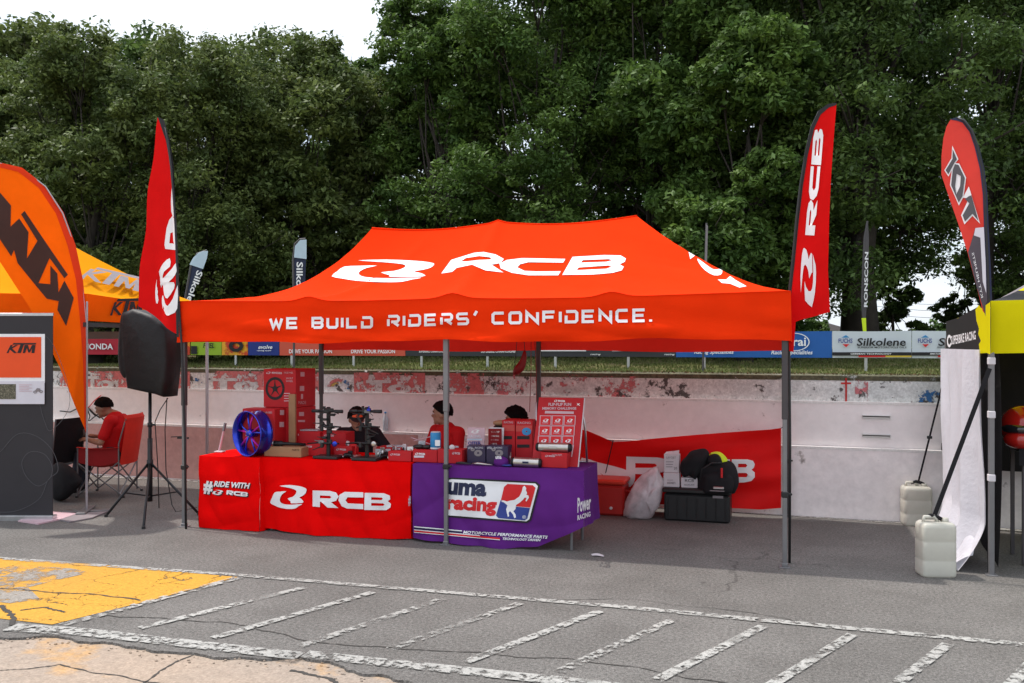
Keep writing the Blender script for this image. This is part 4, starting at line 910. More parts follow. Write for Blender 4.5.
farflag('dark blue feather flag with pale top, upright behind the left slope of the red roof', 300, 30, [(306, 239.5), (306, 260), (305, 290), (303, 330), (294, 330), (294.5, 290), (294, 260), (295.5, 245), (300, 240)], M['darkflag'], [(294, 380), (294, 330), (293.7, 290), (293.2, 260), (295, 244), (300, 239.4), (305.5, 239)],
  [('pale_top', [(306.5, 239.5), (306.5, 259), (294, 257.5), (295, 246), (300, 240)], M['pale'])], [('Silkolene', (296.5, 262), (-.6, 46), (6.5, 0))])
farflag('thin bare flag pole rising behind the right slope of the red roof', 705, 34, None, None, [(703, 372), (704, 300), (705.5, 260), (706.5, 223)], [('furled_cloth', [(706, 224), (708, 226), (707, 262), (704.8, 262)], M['grey_print'])])
farflag('narrow dark feather flag with pale letters in front of the thick tree trunk', 865, 36, [(868, 222), (869, 240), (868.5, 270), (867, 300), (865.5, 324), (862, 324), (862, 300), (863, 270), (864.5, 240), (866.5, 224)], M['poledark'], [(866.3, 372), (863.5, 330), (862, 300), (863, 270), (864.5, 238), (867.5, 221)],
  [('lime_tail', [(861.5, 318), (866, 318), (866.5, 332), (863, 332)], M['neon'])], [('RONSCON', (867.5, 307), (.9, -55), (-3.6, 0))])

# ================================================================ ORANGE TENT
KX = G(86, 512).x+.012; KY0 = 8.38; KY1 = 10.30; KX1 = WY(207, 400, KY1).x; KXL = KX-3.0
KT = thing('canopy_tent', 'yellow orange pop-up canopy tent with black lettering at the left edge', 'tent', (KX-1.5, 9.3, 0))
def kz(x): return 2.47+.12*(KX-x)/3
cornF = Vector((KX, KY0, kz(KX))); cornB = Vector((KX1, KY1, 2.42)); cL = Vector((KXL, KY0, 2.60)); cB = Vector((KXL+.2, KY1, 2.55)); pk = Vector((KX-1.5, 9.36, 3.34))
def tri(a, b, c, e=1.5): 
    def f(u, v):
        q = a.lerp(b, u); p = q.lerp(c, v); p.z = q.z+(c.z-q.z)*(v**e); p.z -= .03*sin(pi*u)*(1-v); return p
    return f
for a, b in ((cornF, cornB), (cL, cornF), (cornB, cB), (cB, cL)): up('roof', tri(a, b, pk, 1.25), 20, 20, M['ktmroof'], KT)
def drop(a, b, h0, h1, s=.012):
    def f(u, v):
        p = a.lerp(b, u); p.z -= .03*sin(pi*u)*(1-v); p.z -= (h0+(h1-h0)*u)*v; nn = Vector((b.y-a.y, a.x-b.x, 0)).normalized(); return p+nn*s*sin(u*22+v*3)*v
    return f
for a, b in ((cornF, cornB), (cL, cornF), (cornB, cB), (cB, cL)): up('valance', drop(a, b, .30, .27), 30, 6, M['orange'], KT)
hk = vplane(cornF, cornB)
sheet('lettering', unit(KTM, (110, 315.5), (33, -1), (0, -16.5)), hk, M['black_print'], KT, .03, 0, smooth=False)
nrm = (cornB-cornF).cross(pk-cornF)
sheet('lettering', unit(KTM, (79, 278), (62, 14), (4, -14)), plane_hit(cornF, nrm), M['grey_print'], KT, .05, 0, smooth=False)
for x, y in ((KX, KY0), (KX1, KY1), (KXL, KY0), (KXL+.2, KY1)):
    mb = MB(); ws_ = .018 if (x, y) == (KX, KY0) else .032; mb.box((x, y, 1.2), (ws_, ws_, 2.36), .004); g = mb.build('leg', M['polelight'] if x > KX1-.6 else M['polegrey'], KT); mb = MB(); mb.box((x, y, .004), (.08, .08, .008), .002); mb.build('foot', M['polegrey'], g)
mb = MB(); mb.box(((KX+KXL)/2, KY1-.05, 2.02), (2.9, .03, .10)); mb.box((KX-.02, 9.3, 2.12), (.03, 1.9, .05)); mb.build('truss', M['poledark'], KT)
# roll-up display
RP = WD(20, 344, 9.72); rb = plane_hit(RP, (-SA, CA, 0)); R0 = rb(54.5, 520)
t = thing('roll_up_display', 'charcoal roll-up display panel with an orange sheet pinned to it at the left edge', 'sign', (RP.x, RP.y, 0))
def cbox(name, x0, y0, x1, y1, th, m, par, hit=rb, off=0, b=.003):
    a, c = hit(x0, y0), hit(x1, y1); mid = (a+c)/2; L_ = (Vector((a.x, a.y))-Vector((c.x, c.y))).length
    mb = MB(); mb.box((0, 0, 0), (L_, th, abs(a.z-c.z)), b, Matrix.Translation(mid-fc*off) @ Matrix.Rotation(A, 4, 'Z')); return mb.build(name, m, par)
cbox('panel', -60, 314, 53, 516, .012, M['greyboard'], t); cbox('top_rail', -60, 313, 53.5, 316, .02, M['alu'], t); cbox('base_rail', -62, 515, 55, 521, .10, M['alu'], t)
rbo = plane_hit(RP-fc*.012, (-SA, CA, 0))
bigl = [ring(0, 0, 0, 0, 0, 0)]
def loopline(pts, w, name='contour_line'):
    P = smooth_poly(pts, 6); tr = ribbon(P+[P[0]], w); sheet(name, None, rbo, M['greyline'], t, .001, 0, tris=tr, smooth=False)
loopline([(2, 450), (18, 434), (36, 436), (52, 450), (58, 470), (48, 480), (38, 500), (10, 512), (-20, 505), (-16, 470)], .5); loopline([(22, 462), (30, 452), (44, 454), (52, 466), (50, 478), (38, 486), (26, 476)], .5); loopline([(0, 352), (20, 366), (34, 385), (44, 420), (52, 430), (70, 400), (50, 340), (20, 335)], .4)
sg = cbox('orange_sheet', -40, 334, 45.5, 383, .006, M['white_print'], t, off=.012); cbox('orange_print', -40, 337, 42, 377.5, .003, M['orangeprint'], sg, off=.0175, b=0)
hs = plane_hit(RP-fc*.021, (-SA, CA, 0)); sheet('lettering', unit(KTM, (6.5, 353), (29, 0), (0, -10)), hs, M['black_print'], sg, .001, 0, smooth=False)
pg = cbox('photo_sheet', -40, 381, 45.5, 404, .004, M['paleboard'], t, off=.02); cbox('photo_print', -10, 384, 17, 399, .002, M['photo'], pg, off=.024, b=0)
hs2 = plane_hit(RP-fc*.027, (-SA, CA, 0)); sheet('motorcycle_print', [ring(35, 392, .9, 1.8, 0, 359), ring(41, 391.6, .9, 1.8, 0, 359), [(34.5, 391.5), (37, 388), (40, 388.5), (41, 391), (38.5, 391.5)]], hs2, M['grey_print'], pg, .001, 0)
for i in range(5): sheet('print_line', [[(19, 384.5+i*1.6), (32-i % 2*3, 384.5+i*1.6), (32-i % 2*3, 385+i*1.6), (19, 385+i*1.6)]], hs2, M['pinkprint'], pg, .001, 0)
for pts, lab, mm in (([(18, 522), (42, 512), (78, 514.5), (62, 520), (38, 525)], 'flat red and white printed sheet lying on the ground beside the roll-up base', M['pinkprint']), ([(60, 521), (80, 514), (108, 512.5), (92, 519), (70, 523)], 'pale flat sheet lying under the thin flag pole', M['grey_print'])):
    P = [G(*p) for p in pts]; n = len(P); v = [(p.x, p.y, .016) for p in P]+[(p.x, p.y, .002) for p in P]
    tag(mesh_obj('ground_sheet', v, [tuple(range(n)), tuple(reversed(range(n, 2*n)))]+[(i, i+n, (i+1) % n+n, (i+1) % n) for i in range(n)], mm), lab, 'sheet', 'flat sheets on the ground by the roll-up display')

# ================================================================ YELLOW TENT
YX = G(990, 575).x; YY0 = G(990, 575).y; YY1 = WX(946, 400, YX).y
YT = thing('canopy_tent', 'yellow and black pop-up canopy tent with a white side curtain at the right edge', 'tent', (YX+1.5, 9.3, 0))
hy = plane_hit(Vector((YX-.02, 0, 0)), (1, 0, 0))
def syd(pxpts, m, name, off=0):
    return sheet(name, [pxpts], hy, m, YT, off, 6)
syd([(946, 321.5), (958, 318), (968, 312), (976, 308), (990, 301), (990, 353), (975, 354), (962, 355), (946, 358)], M['black_print'], 'side_valance')
cz = cr(9.75, 940, 300)
syd(cz([(345, 95), (380, 50), (400, 80), (490, 20), (490, 530), (455, 515), (355, 525), (385, 480), (378, 430), (398, 400), (372, 330), (380, 280), (355, 200)]), M['yellow'], 'yellow_edge', .006)
text('SUPERBIKE RACING', cz([(105, 440)])[0], (25, -5.6), (-.3, -9), hy, M['white_print'], YT, off=.01, bold=.02)
sheet('emblem', [ring(cz([(90, 400)])[0][0], cz([(90, 400)])[0][1], 1.3, 2.3, 30, 330, 2.8)], hy, M['white_print'], YT, .01, 0)
YXR = YX+3.0; zt, zb = WX(990, 301, YX).z, WX(990, 353.5, YX).z
a, b = Vector((YX, YY0-.02, zt)), Vector((YXR, YY0-.02, zt)); 
def yv(u, v): x = YX+3*u; return (x, YY0-.03-.012*sin(u*26+v*4)*v, zt+.02*sin(pi*u)+(zb-zt)*v)
up('front_valance', yv, 40, 8, M['yellow'], YT)
pkY = Vector((YX+1.5, (YY0+YY1)/2, 3.15)); ybk = Vector((YX, YY1, WX(946, 321.5, YX).z)); ybr = Vector((YXR, YY1, zt))
def band(a, b, c, v0, v1, m, e=1.25):
    f0 = tri(a, b, c, e); up('roof_panel', lambda u, v: f0(u, v0+(v1-v0)*v), 16, 10, m, YT)
for s_, e_ in ((a, b), (b, ybr), (ybr, ybk), (ybk, a)): band(s_, e_, pkY, 0, .16, M['black_print'] if s_ is a else M['yellow']); band(s_, e_, pkY, .16, .30, M['yellow']); band(s_, e_, pkY, .30, 1, M['grey_print'])
def yl(x, y):
    mb = MB(); ht_ = 2.2 if y < 9 else 1.96; mb.box((x, y, ht_/2), (.042, .042, ht_), .005); g = mb.build('leg', M['polegrey'], YT)
    for z in (.80, 1.32, 1.76): mb = MB(); mb.box((x, y, z), (.055, .055, .06), .006); mb.build('sleeve', M['whitebox'], g)
    mb = MB(); mb.box((x, y, .004), (.09, .09, .008), .002); mb.build('foot', M['polegrey'], g)
for x, y in ((YX, YY0), (YX, YY1), (YXR, YY0), (YXR, YY1)): yl(x+.01, y)
# black backdrop inside, display counter
def bk(u, v): x = YX+.22+2.6*u; return (x, YY1-.15+.02*sin(u*30)*v, 1.95+(.62-1.95)*v)
up('backdrop', bk, 30, 6, M['black_cloth'], YT)
def ins(u, v): y = YY0+.05+(YY1-YY0-.2)*u; return (YX+.05+.06*u+.05*sin(v*2.2+.5)*(1+u*.4)+.015*sin(u*12), y, 1.9-(1.9-.05-.35*u*u)*v)
up('inner_curtain', ins, 20, 14, M['black_cloth'], YT)
# white side curtain with a crumpled tail
wc = thing('side_curtain', 'white cloth curtain crumpled at its foot hanging beside the yellow tent leg', 'curtain', (YX-.05, (YY0+YY1)/2, 0))
def wcf(u, v):
    y = YY0+.03+(YY1-YY0-.10-.5*v**2)*u; z = zb+.03+(0.012-zb-.03)*v
    fold = .13*(abs(sin(u*9+v*.6))-.5)+.03*sin(u*31+v*2)+.03*mnoise.noise(Vector((u*9, v*2.5, 2))); sw = max(0, v-.78)/.22
    x = YX-.055+fold*(.3+.7*v)-sw**1.5*(.16+.06*sin(u*9+1)+.05*sin(u*23))
    z = max(z, .012+.015*abs(sin(u*14)))
    return (x, y, z)
up('curtain_cloth', wcf, 140, 80, M['whitecloth'], wc)
def tail(u, v):
    x = YX-.12-.26*v*(1-.3*u)+.03*sin(u*17); y = YY0+.04+1.0*u; return (x, y, .012+.05*abs(sin(u*9+v*4))*(1-v*.8)+.22*(1-v)**2*(.6+.4*sin(u*11)))
up('curtain_tail', tail, 30, 14, M['whitecloth'], wc)
# helmet on a black covered counter
CT = thing('display_counter', 'low counter under black cloth inside the yellow tent carrying the red helmet', 'table', (YX+.75, 8.75, 0))
mb = MB(); mb.box((YX+1.15, 8.85, .99), (1.7, .5, .03), .004); mb.build('top', M['blackplastic'], CT)
mb = MB()
for dx in (-.8, .8):
    for dy in (-.2, .2): mb = MB(); mb.box((YX+1.15+dx, 8.85+dy, .49), (.03, .03, .96)); mb.build('leg', M['poledark'], CT)
def ccl(u, v): return (YX+.30+1.7*u, 8.595-.01*sin(u*40), 1.012-(.15)*v)
up('cloth', ccl, 30, 3, M['black_cloth'], CT)
hc = WY(1022, 428, 8.75); ht = thing('helmet', 'glossy red full face helmet with dark visor at the right edge inside the yellow tent', 'helmet', (hc.x, hc.y, 1.01))
hz = hc.z
mb = MB(); mb.sphere((hc.x, hc.y, hz+.01), (.175, .20, .185), 24, 16); mb.sphere((hc.x-.03, hc.y-.10, hz-.09), (.14, .13, .085), 18, 10); mb.build('shell', M['helmet'], ht, True)
mb = MB(); mb.sphere((hc.x-.02, hc.y-.075, hz+.0), (.155, .145, .062), 20, 10); mb.build('visor', M['visor'], ht, True)
mb = MB(); mb.box((hc.x-.02, hc.y-.19, hz-.10), (.09, .05, .02), .006); mb.build('vent', M['blackplastic'], ht)

# ================================================================ JERRY CANS
def jerry(label, px, py, w_, d_, h_, rz, grp='milky white jerry cans weighting the yellow tent'):
    P = G(px, py); t = thing('jerry_can', label, 'jerry can', (P.x, P.y, 0), grp); T = Matrix.Translation((P.x, P.y, 0)) @ Matrix.Rotation(rz, 4, 'Z')
    n_ = 28; prof = [(0, .93), (.012, .99), (.03, 1), (h_*.28, 1), (h_*.3, .975), (h_*.32, 1), (h_*.62, 1), (h_*.64, .975), (h_*.66, 1), (h_*.88, 1), (h_*.93, .96), (h_*.965, .84), (h_*.97, .6)]
    vs = []; fs = []
    for z, k in prof:
        for i in range(n_):
            a = 2*pi*i/n_; e = .28; cx = abs(cos(a))**e*(1 if cos(a) > 0 else -1); sx = abs(sin(a))**e*(1 if sin(a) > 0 else -1); vs.append(Vector((cx*w_/2*k, sx*d_/2*k, z)))
    for i in range(len(prof)-1):
        for j in range(n_): fs.append((i*n_+j, i*n_+(j+1) % n_, (i+1)*n_+(j+1) % n_, (i+1)*n_+j))
    fs += [tuple(reversed(range(n_))), tuple((len(prof)-1)*n_+j for j in range(n_))]
    mesh_obj('body', [T @ v for v in vs], fs, M['jerry'], t, True)
    mb = MB(); mb.lathe([(.028, h_*.96), (.03, h_*.965), (.03, h_*1.03), (.026, h_*1.035)], 14, T @ Matrix.Translation((w_*.27, 0, 0))); mb.build('cap', M['jerry'], t, True)
    mb = MB(); mb.tube([(-w_*.36, 0, h_*.95), (-w_*.33, 0, h_*1.05), (-w_*.05, 0, h_*1.06), (w_*.06, 0, h_*.96)], .016, 8, T); mb.build('handle', M['jerry'], t, True)
    return t, T
j1, T1 = jerry('front milky white jerry can standing on the asphalt beside the white curtain', 935.5, 575, .275, .20, .455, .25)
j2, T2 = jerry('rear milky white jerry can standing against the wall foot', 916, 524.5, .285, .22, .42, .1)
j3, T3 = jerry('half hidden milky jerry can at the wall between the rear can and the white curtain', 947, 519.5, .25, .22, .50, .05)
def strap(label, a, b, w_, knot):
    t = thing('strap', label, 'strap', a); d = (b-a).normalized(); s_ = d.cross(Vector((0, 1, 0))).normalized(); mb = MB()
    mb.add([a-s_*w_/2, a+s_*w_/2, b+s_*w_/2, b-s_*w_/2]+[v+Vector((0, .004, 0)) for v in (a-s_*w_/2, a+s_*w_/2, b+s_*w_/2, b-s_*w_/2)], [(0, 1, 2, 3), (7, 6, 5, 4), (0, 4, 5, 1), (1, 5, 6, 2), (2, 6, 7, 3), (3, 7, 4, 0)])
    mb.build('webbing', M['black_cloth'], t)
    mb = MB(); mb.tube([a+Vector((-.07, 0, .0)), a+Vector((-.02, -.01, .02)), a+Vector((.03, .01, .005)), a+Vector((.06, 0, -.01))], .016, 6); mb.build('knot', M['black_cloth'], t, True)
    if knot: c = a.lerp(b, knot); mb = MB(); mb.box(c, (.05, .02, .03), .004); mb.build('buckle', M['blackplastic'], t)
strap('wide black strap running from the front jerry can to the yellow tent leg', G(935, 575)+Vector((-.01, 0, .47)), Vector((YX-.01, YY0-.04, 1.70)), .035, 0)
strap('thin black strap running from the rear jerry can up to the yellow tent', G(916, 524.5)+Vector((.02, 0, .435)), hy(946, 380)+Vector((-.02, 0, 0)), .018, .45)
bt_ = WY(943.5, 451, Wy(1.6)+.03); t = thing('bottle', 'tiny dark spray bottle standing on the wall ledge left of the white curtain', 'bottle', bt_)
mb = MB(); mb.lathe([(.018, .77), (.022, .775), (.022, .85), (.010, .862), (.010, .885)], 12, Matrix.Translation((bt_.x, bt_.y, 0))); mb.build('body', M['blackmetal'], t, True); mb = MB(); mb.lathe([(.012, .885), (.013, .905), (.008, .91)], 10, Matrix.Translation((bt_.x, bt_.y, 0))); mb.build('cap', M['bluecan'], t, True)

# ================================================================ LOUDSPEAKER
sp = G(150, 510); sy_ = sp.y
tr_ = thing('speaker_stand', 'black tripod stand under the covered loudspeaker left of the red tables', 'stand', (sp.x, sp.y, 0))
mb = MB(); mb.tube([(sp.x, sp.y, .12), (sp.x, sp.y, 1.55)], .019, 10); mb.build('pole', M['blackmetal'], tr_, True)
mb = MB(); mb.tube([(sp.x, sp.y, .10), (sp.x, sp.y, .82)], .028, 10); mb.build('sleeve', M['blackplastic'], tr_, True)
hub = Vector((sp.x, sp.y, G(0, 0).z)); hz_ = (HC+(344-464)/900*(-sp.x*SA+sp.y*CA))
for fx, fy in ((143.5, 529), (106, 517), (199, 515)):
    f = G(fx, fy); top = Vector((sp.x, sp.y, hz_)); dd = (f-top); st = top+Vector((dd.x, dd.y, 0)).normalized()*.03
    mb = MB(); mb.tube([st, f+Vector((0, 0, .012))], .014, 8); g = mb.build('leg', M['blackmetal'], tr_, True); mb = MB(); mb.tube([f+Vector((0, 0, .03)), f], [.018, .02], 8); mb.build('rubber_foot', M['blackplastic'], g)
    mb = MB(); mb.tube([(sp.x, sp.y, .16), st.lerp(f, .55)], .008, 6); mb.build('brace', M['blackmetal'], tr_)
mb = MB(); mb.tube([(sp.x, sp.y, hz_-.04), (sp.x, sp.y, hz_+.05)], .036, 12); mb.build('collar', M['blackplastic'], tr_, True); mb = MB(); mb.tube([(sp.x, sp.y, .95), (sp.x, sp.y, 1.0)], .028, 10); mb.tube([(sp.x, sp.y, .975), (sp.x+.07, sp.y-.01, .98)], .012, 6); mb.build('knob', M['blackplastic'], tr_, True)
ls = thing('loudspeaker', 'loudspeaker wrapped in a black plastic cover on the tripod stand', 'speaker', (sp.x, sp.y, 1.4))
hsp = plane_hit(Vector((sp.x, sp.y-.2, 0)), (0, 1, 0))
outs = [(122, 313), (132, 309), (150, 315), (162, 323), (167, 330), (167, 360), (166, 380), (164, 397), (154, 394), (140, 391), (128, 388), (125, 370), (120, 367), (121, 350), (122, 330)]
fr = [hsp(*p) for p in outs]; n = len(fr); bkk = [p+Vector((-.10+.02*sin(i), .34, .0)) for i, p in enumerate(fr)]; c0 = sum(fr, Vector())/n; vs = []; fs = []
lay = [([c0+(p-c0)*.9 for p in fr], -.02), (fr, 0), ([p+Vector((.006*sin(i*2.3), .13, .004*cos(i*3))) for i, p in enumerate(fr)], 0), ([p+Vector((-.02, .27, 0)) for p in fr], 0), (bkk, 0), ([sum(bkk, Vector())/n+(p-sum(bkk, Vector())/n)*.85 for p in bkk], .02)]
for L_, dy in lay:
    for i, p in enumerate(L_): vs.append(p+Vector((0, dy+.012*sin(i*1.7), 0)))
for k in range(len(lay)-1):
    for i in range(n): fs.append((k*n+i, k*n+(i+1) % n, (k+1)*n+(i+1) % n, (k+1)*n+i))
fs += [tuple(reversed(range(n))), tuple((len(lay)-1)*n+i for i in range(n))]
m_cov = mat('black_cover_plastic', (.010, .009, .010), .5, .2, 3, .9, 9, spec=.3); mesh_obj('cover', vs, fs, m_cov, ls, True)
blob('cover_flap', [(121, 316), (126, 318), (125, 345), (127, 372), (124, 378), (119, 368), (118, 345)], hsp, .06, m_cov, ls)
hsp2 = plane_hit(Vector((sp.x, sp.y+.05, 0)), (0, 1, 0)); mb = MB()
mb.tube([hsp2(168, 398), hsp2(160, 410), hsp2(155, 422), hsp2(158, 470), G(159, 508)], .006, 5); mb.tube([hsp2(167, 398), hsp2(165, 430), hsp2(166, 470), hsp2(172, 505), G(176, 512), G(190, 509), G(203, 506)], .006, 5); mb.build('cable', M['blackplastic'], ls, True)
mb = MB(); mb.box(hsp2(183, 438), (.14, .02, .02), .003, rz=.1); mb.tube([hsp2(171, 437), hsp2(183, 436.5)], .006, 5); tag(mb.build('tie_clip', M['blackplastic']), 'small black clip tied round the front left tent leg', 'clip')

# ================================================================ TABLES
TZ = .745
def table(label, x0, x1, y0, y1, vis_leg=False):
    t = thing('folding_table', label, 'table', ((x0+x1)/2, (y0+y1)/2, 0), 'folding tables in a row under the red tent')
    mb = MB(); mb.box(((x0+x1)/2, (y0+y1)/2, TZ-.02), (x1-x0-.02, y1-y0-.02, .035), .006); mb.build('tabletop', M['whitebox'], t)
    for x in (x0+.06, x1-.04):
        for y in (y0+.03, y1-.03): mb = MB(); mb.tube([(x, y, TZ-.03), (x, y, 0)], .014, 8); mb.build('leg', M['polegrey'], t)
    mb = MB(); mb.tube([(x0+.06, y0+.06, .35), (x0+.06, y1-.06, .35)], .010, 6); mb.tube([(x1-.04, y0+.06, .35), (x1-.04, y1-.06, .35)], .010, 6); mb.build('brace', M['polegrey'], t)
    return t
def cloth(label, x0, x1, y0, y1, zb, m, bulge=.05, hang=.42, flare=0, rightlift=None):
    """front drape zb(u); returns (thing, front surface hit)"""
    def fy(x, z):
        u = (x-x0)/(x1-x0); v = max(0, min(1, (TZ-z)/TZ)); uu = max(0, min(1, u))
        cre = (abs(mnoise.noise(Vector((x*2.6+z*1.3, z*.8, 1))))-.15)*.06+(abs(mnoise.noise(Vector((x*1.5-z*3.5, z*1.2+x, 7))))-.15)*.028+mnoise.noise(Vector((x*9, z*4, 3)))*.005
        return y0-.006-bulge*v**1.3*sin(pi*uu)**.6-.010*v*sin(x*17+z*3)-cre*min(1, v*4)-.004*sin(x*31+z*13)*v
    t = thing('tablecloth', label, 'tablecloth', ((x0+x1)/2, y0, 0))
    mb = MB()
    def ff(u, v): x = x0+(x1-x0)*u; z = TZ-.0+(zb(u)-TZ)*v; z0 = z; x += flare*v*(u-.5); return (x, fy(x, z), z)
    mb.grid(ff, 120, 54); mb.grid(lambda u, v: (x0+(x1-x0)*u, y0-.006+(y1-y0+.006)*v, TZ+.002*sin(u*9)*sin(v*5)), 30, 8)
    def sd(xs, sg, ze):
        def f(u, v):
            y = y0-.006+(y1-y0)*u; z = TZ+(ze(u)-TZ)*v; x = xs+sg*(.010*v*sin(y*19+z*4)+.02*v)*(1 if u > .02 else .2); yy = y if u > .0 else fy(xs, z)
            return (x+flare*v*.5*sg*(1-u), yy, z)
        return f
    mb.grid(sd(x0, -1, lambda u: zb(0)), 14, 16); mb.grid(sd(x1, 1, rightlift or (lambda u: zb(1))), 14, 16)
    o = mb.build('drape', m, t, True); return t, yhit(fy)
a1, b1 = WY(199, 528, 7.99).x, WY(260, 530, 8.0).x
Y1 = 8.0
table('small folding table hidden under the left red cloth', a1+.02, b1-.02, Y1+.02, Y1+.55)
c1, h1 = cloth('plain red tablecloth reading RIDE WITH on the small leftmost table', a1, b1, Y1, Y1+.6, lambda u: .006, M['redcloth'], .02)
a2, b2 = WY(262, 500, 8.07).x, WY(411, 500, 8.07).x; Y2 = 8.07
table('long folding table hidden under the red cloth with the big logo', a2+.02, b2-.02, Y2+.02, Y2+.62)
c2, h2 = cloth('red tablecloth with big white emblem and letters on the middle table', a2, b2, Y2, Y2+.66, lambda u: .035-.03*sin(pi*min(1, u*.8))**.7, M['redcloth'], .07)
a3, b3 = WY(413, 500, 8.05).x, WY(584, 462, 8.05).x; Y3 = 8.05
table('right hand folding table under the purple cloth with two thin legs showing', a3+.02, b3-.09, Y3+.03, Y3+.56)
def zb3(u): return float(np.interp(u, [0, .25, .55, .75, .9, 1], [.03, .015, .0, .035, .15, .235]))
c3_, h3 = cloth('purple tablecloth with a racing logo and a rearing horse on the right table', a3, b3, Y3, Y3+.62, zb3, M['purple'], .06, rightlift=lambda u: .235-.03*u)
ck = cr(4.267, 180, 430)
for g in (_R, _C, _B): sheet('logo_letter', [[ck(lp) for lp in g]], h2, M['white_print'], c2, .012, 4)
E2 = unit(EMB, (270.2, 509), (36.3, 0), (0, -24)); sheet('emblem', [smooth_poly(p, 2) for p in E2], h2, M['white_print'], c2, .012, 4)
for i, (mm, dx, o) in enumerate(((M['black_print'], .9, .004), (M['white_print'], 0, .007))):
    text('#', (203+dx, 493.5+dx), (9, 1.2), (1, -13), h1, mm, c1, bold=.05, off=o+.004, step=4)
    text('RIDE WITH', (213.5+dx, 486.5+dx), (35, 2.2), (1.6, -5.6), h1, mm, c1, bold=.04, off=o+.004, step=4)
    for g, f in zip((_R, _C, _B), RCB): sheet('logo_letter', unit([f], (226+dx, 495.2+dx), (21.5, 1.4), (.8, -5)), h1, mm, c1, o+.004, 4)
    sheet('emblem', unit(EMB, (212+dx, 494.6+dx), (10.5, .6), (.6, -5)), h1, mm, c1, o+.004, 4)
cu = cr(4.655, 400, 450)
# racing logo plate on the purple cloth
sheet('logo_border', [cu([(222, 132), (240, 128), (635, 148), (652, 164), (610, 328), (592, 340), (222, 312), (206, 296)])], h3, M['black_print'], c3_, .008, 4)
sheet('logo_plate', [cu([(228, 139), (240, 136), (630, 156), (642, 168), (602, 322), (588, 332), (226, 304), (214, 292)])], h3, M['white_print'], c3_, .011, 4)
text('uma', cu([(216, 208)])[0], (39.5, 2.2), (1.2, -13.0), h3, M['navy'], c3_, bold=.05, off=.014, step=4)
text('racing', cu([(213, 296)])[0], (50, 2.9), (1.6, -18.0), h3, M['redprint'], c3_, bold=.05, off=.014, step=4)
sheet('logo_red', [cu([(500, 158), (618, 164), (631, 176), (606, 268), (540, 262), (505, 243), (470, 232), (484, 172)])], h3, M['redprint'], c3_, .014, 4)
sheet('logo_blue', [cu([(468, 234), (505, 245), (540, 264), (605, 270), (593, 318), (580, 328), (458, 317), (447, 305)])], h3, M['blueprint'], c3_, .014, 4)
horse = [(572, 172), (580, 166), (588, 178), (586, 188), (592, 200), (588, 208), (598, 212), (600, 222), (588, 240), (584, 236), (590, 222), (580, 222), (572, 232), (556, 246), (540, 256), (538, 275), (528, 285), (538, 300), (540, 314), (532, 318), (526, 300), (512, 284), (506, 292), (508, 308), (502, 312), (498, 296), (494, 276), (500, 258), (484, 244), (470, 240), (480, 234), (498, 240), (510, 236), (534, 232), (556, 216), (566, 196)]
sheet('horse', [cu(horse)], h3, M['white_print'], c3_, .017, 4)
text('®', cu([(568, 320)])[0], (4, .3), (.2, -3.6), h3, M['white_print'], c3_, off=.02)
def curve_strip(pts, w0): return [(x, y) for x, y in pts]+[(x, y+w0) for x, y in reversed(pts)]
for off_, w_, mm, x1 in ((0, 1.0, M['white_print'], 462), (1.0, 1.6, M['navy'], 462), (3.2, .8, M['white_print'], 480), (4.0, 1.8, M['redprint'], 500), (5.8, .6, M['white_print'], 500)):
    xs = np.linspace(414, x1, 8); sheet('stripe', [curve_strip([(x, 526.2+off_+(x-414)*.088) for x in xs], w_)], h3, mm, c3_, .012, 5)
text('MOTORCYCLE PERFORMANCE PARTS', (463, 533.6), (84, 5.2), (1, -3.0), h3, M['white_print'], c3_, bold=.03, off=.014, step=5)
text('TECHNOLOGY DRIVEN', (502, 539.8), (38, 1.6), (.8, -2.4), h3, M['white_print'], c3_, bold=.03, off=.014, step=5)
hs3 = plane_hit(Vector((b3+.035, 0, 0)), (1, 0, 0))
text('Power', (577.5, 513.0), (13.5, -3.8), (0, -15), hs3, M['white_print'], c3_, bold=.03, off=.02); text('RACING', (577.5, 520.5), (13, -4.2), (0, -5), hs3, M['white_print'], c3_, bold=.03, off=.02)
text('#', (408.3, 506), (2.6, 0), (0, -10), plane_hit(Vector((b2+.0, 0, 0)), (1, 0, 0)), M['white_print'], c2, bold=.04, off=.03)

# ================================================================ THINGS ON THE TABLES
def ibox(name, label, cat, x0, x1, yt, yd, dep, m, grp=None, z0=TZ+.004, b=.004, zt=None, rz=0):
    a = WY(x0, yt, yd); c = WY(x1, yt, yd); z1 = zt if zt else a.z
    t = thing(name, label, cat, ((a.x+c.x)/2, yd+dep/2, z0), grp)
    mb = MB(); mb.box(((a.x+c.x)/2, yd+dep/2, (z0+z1)/2), (c.x-a.x, dep, z1-z0), b, rz=0); mb.build('carton', m, t)
    return t, plane_hit(Vector((0, yd, 0)), (0, 1, 0)), plane_hit(Vector((c.x, 0, 0)), (1, 0, 0)), z1, (a.x, c.x)
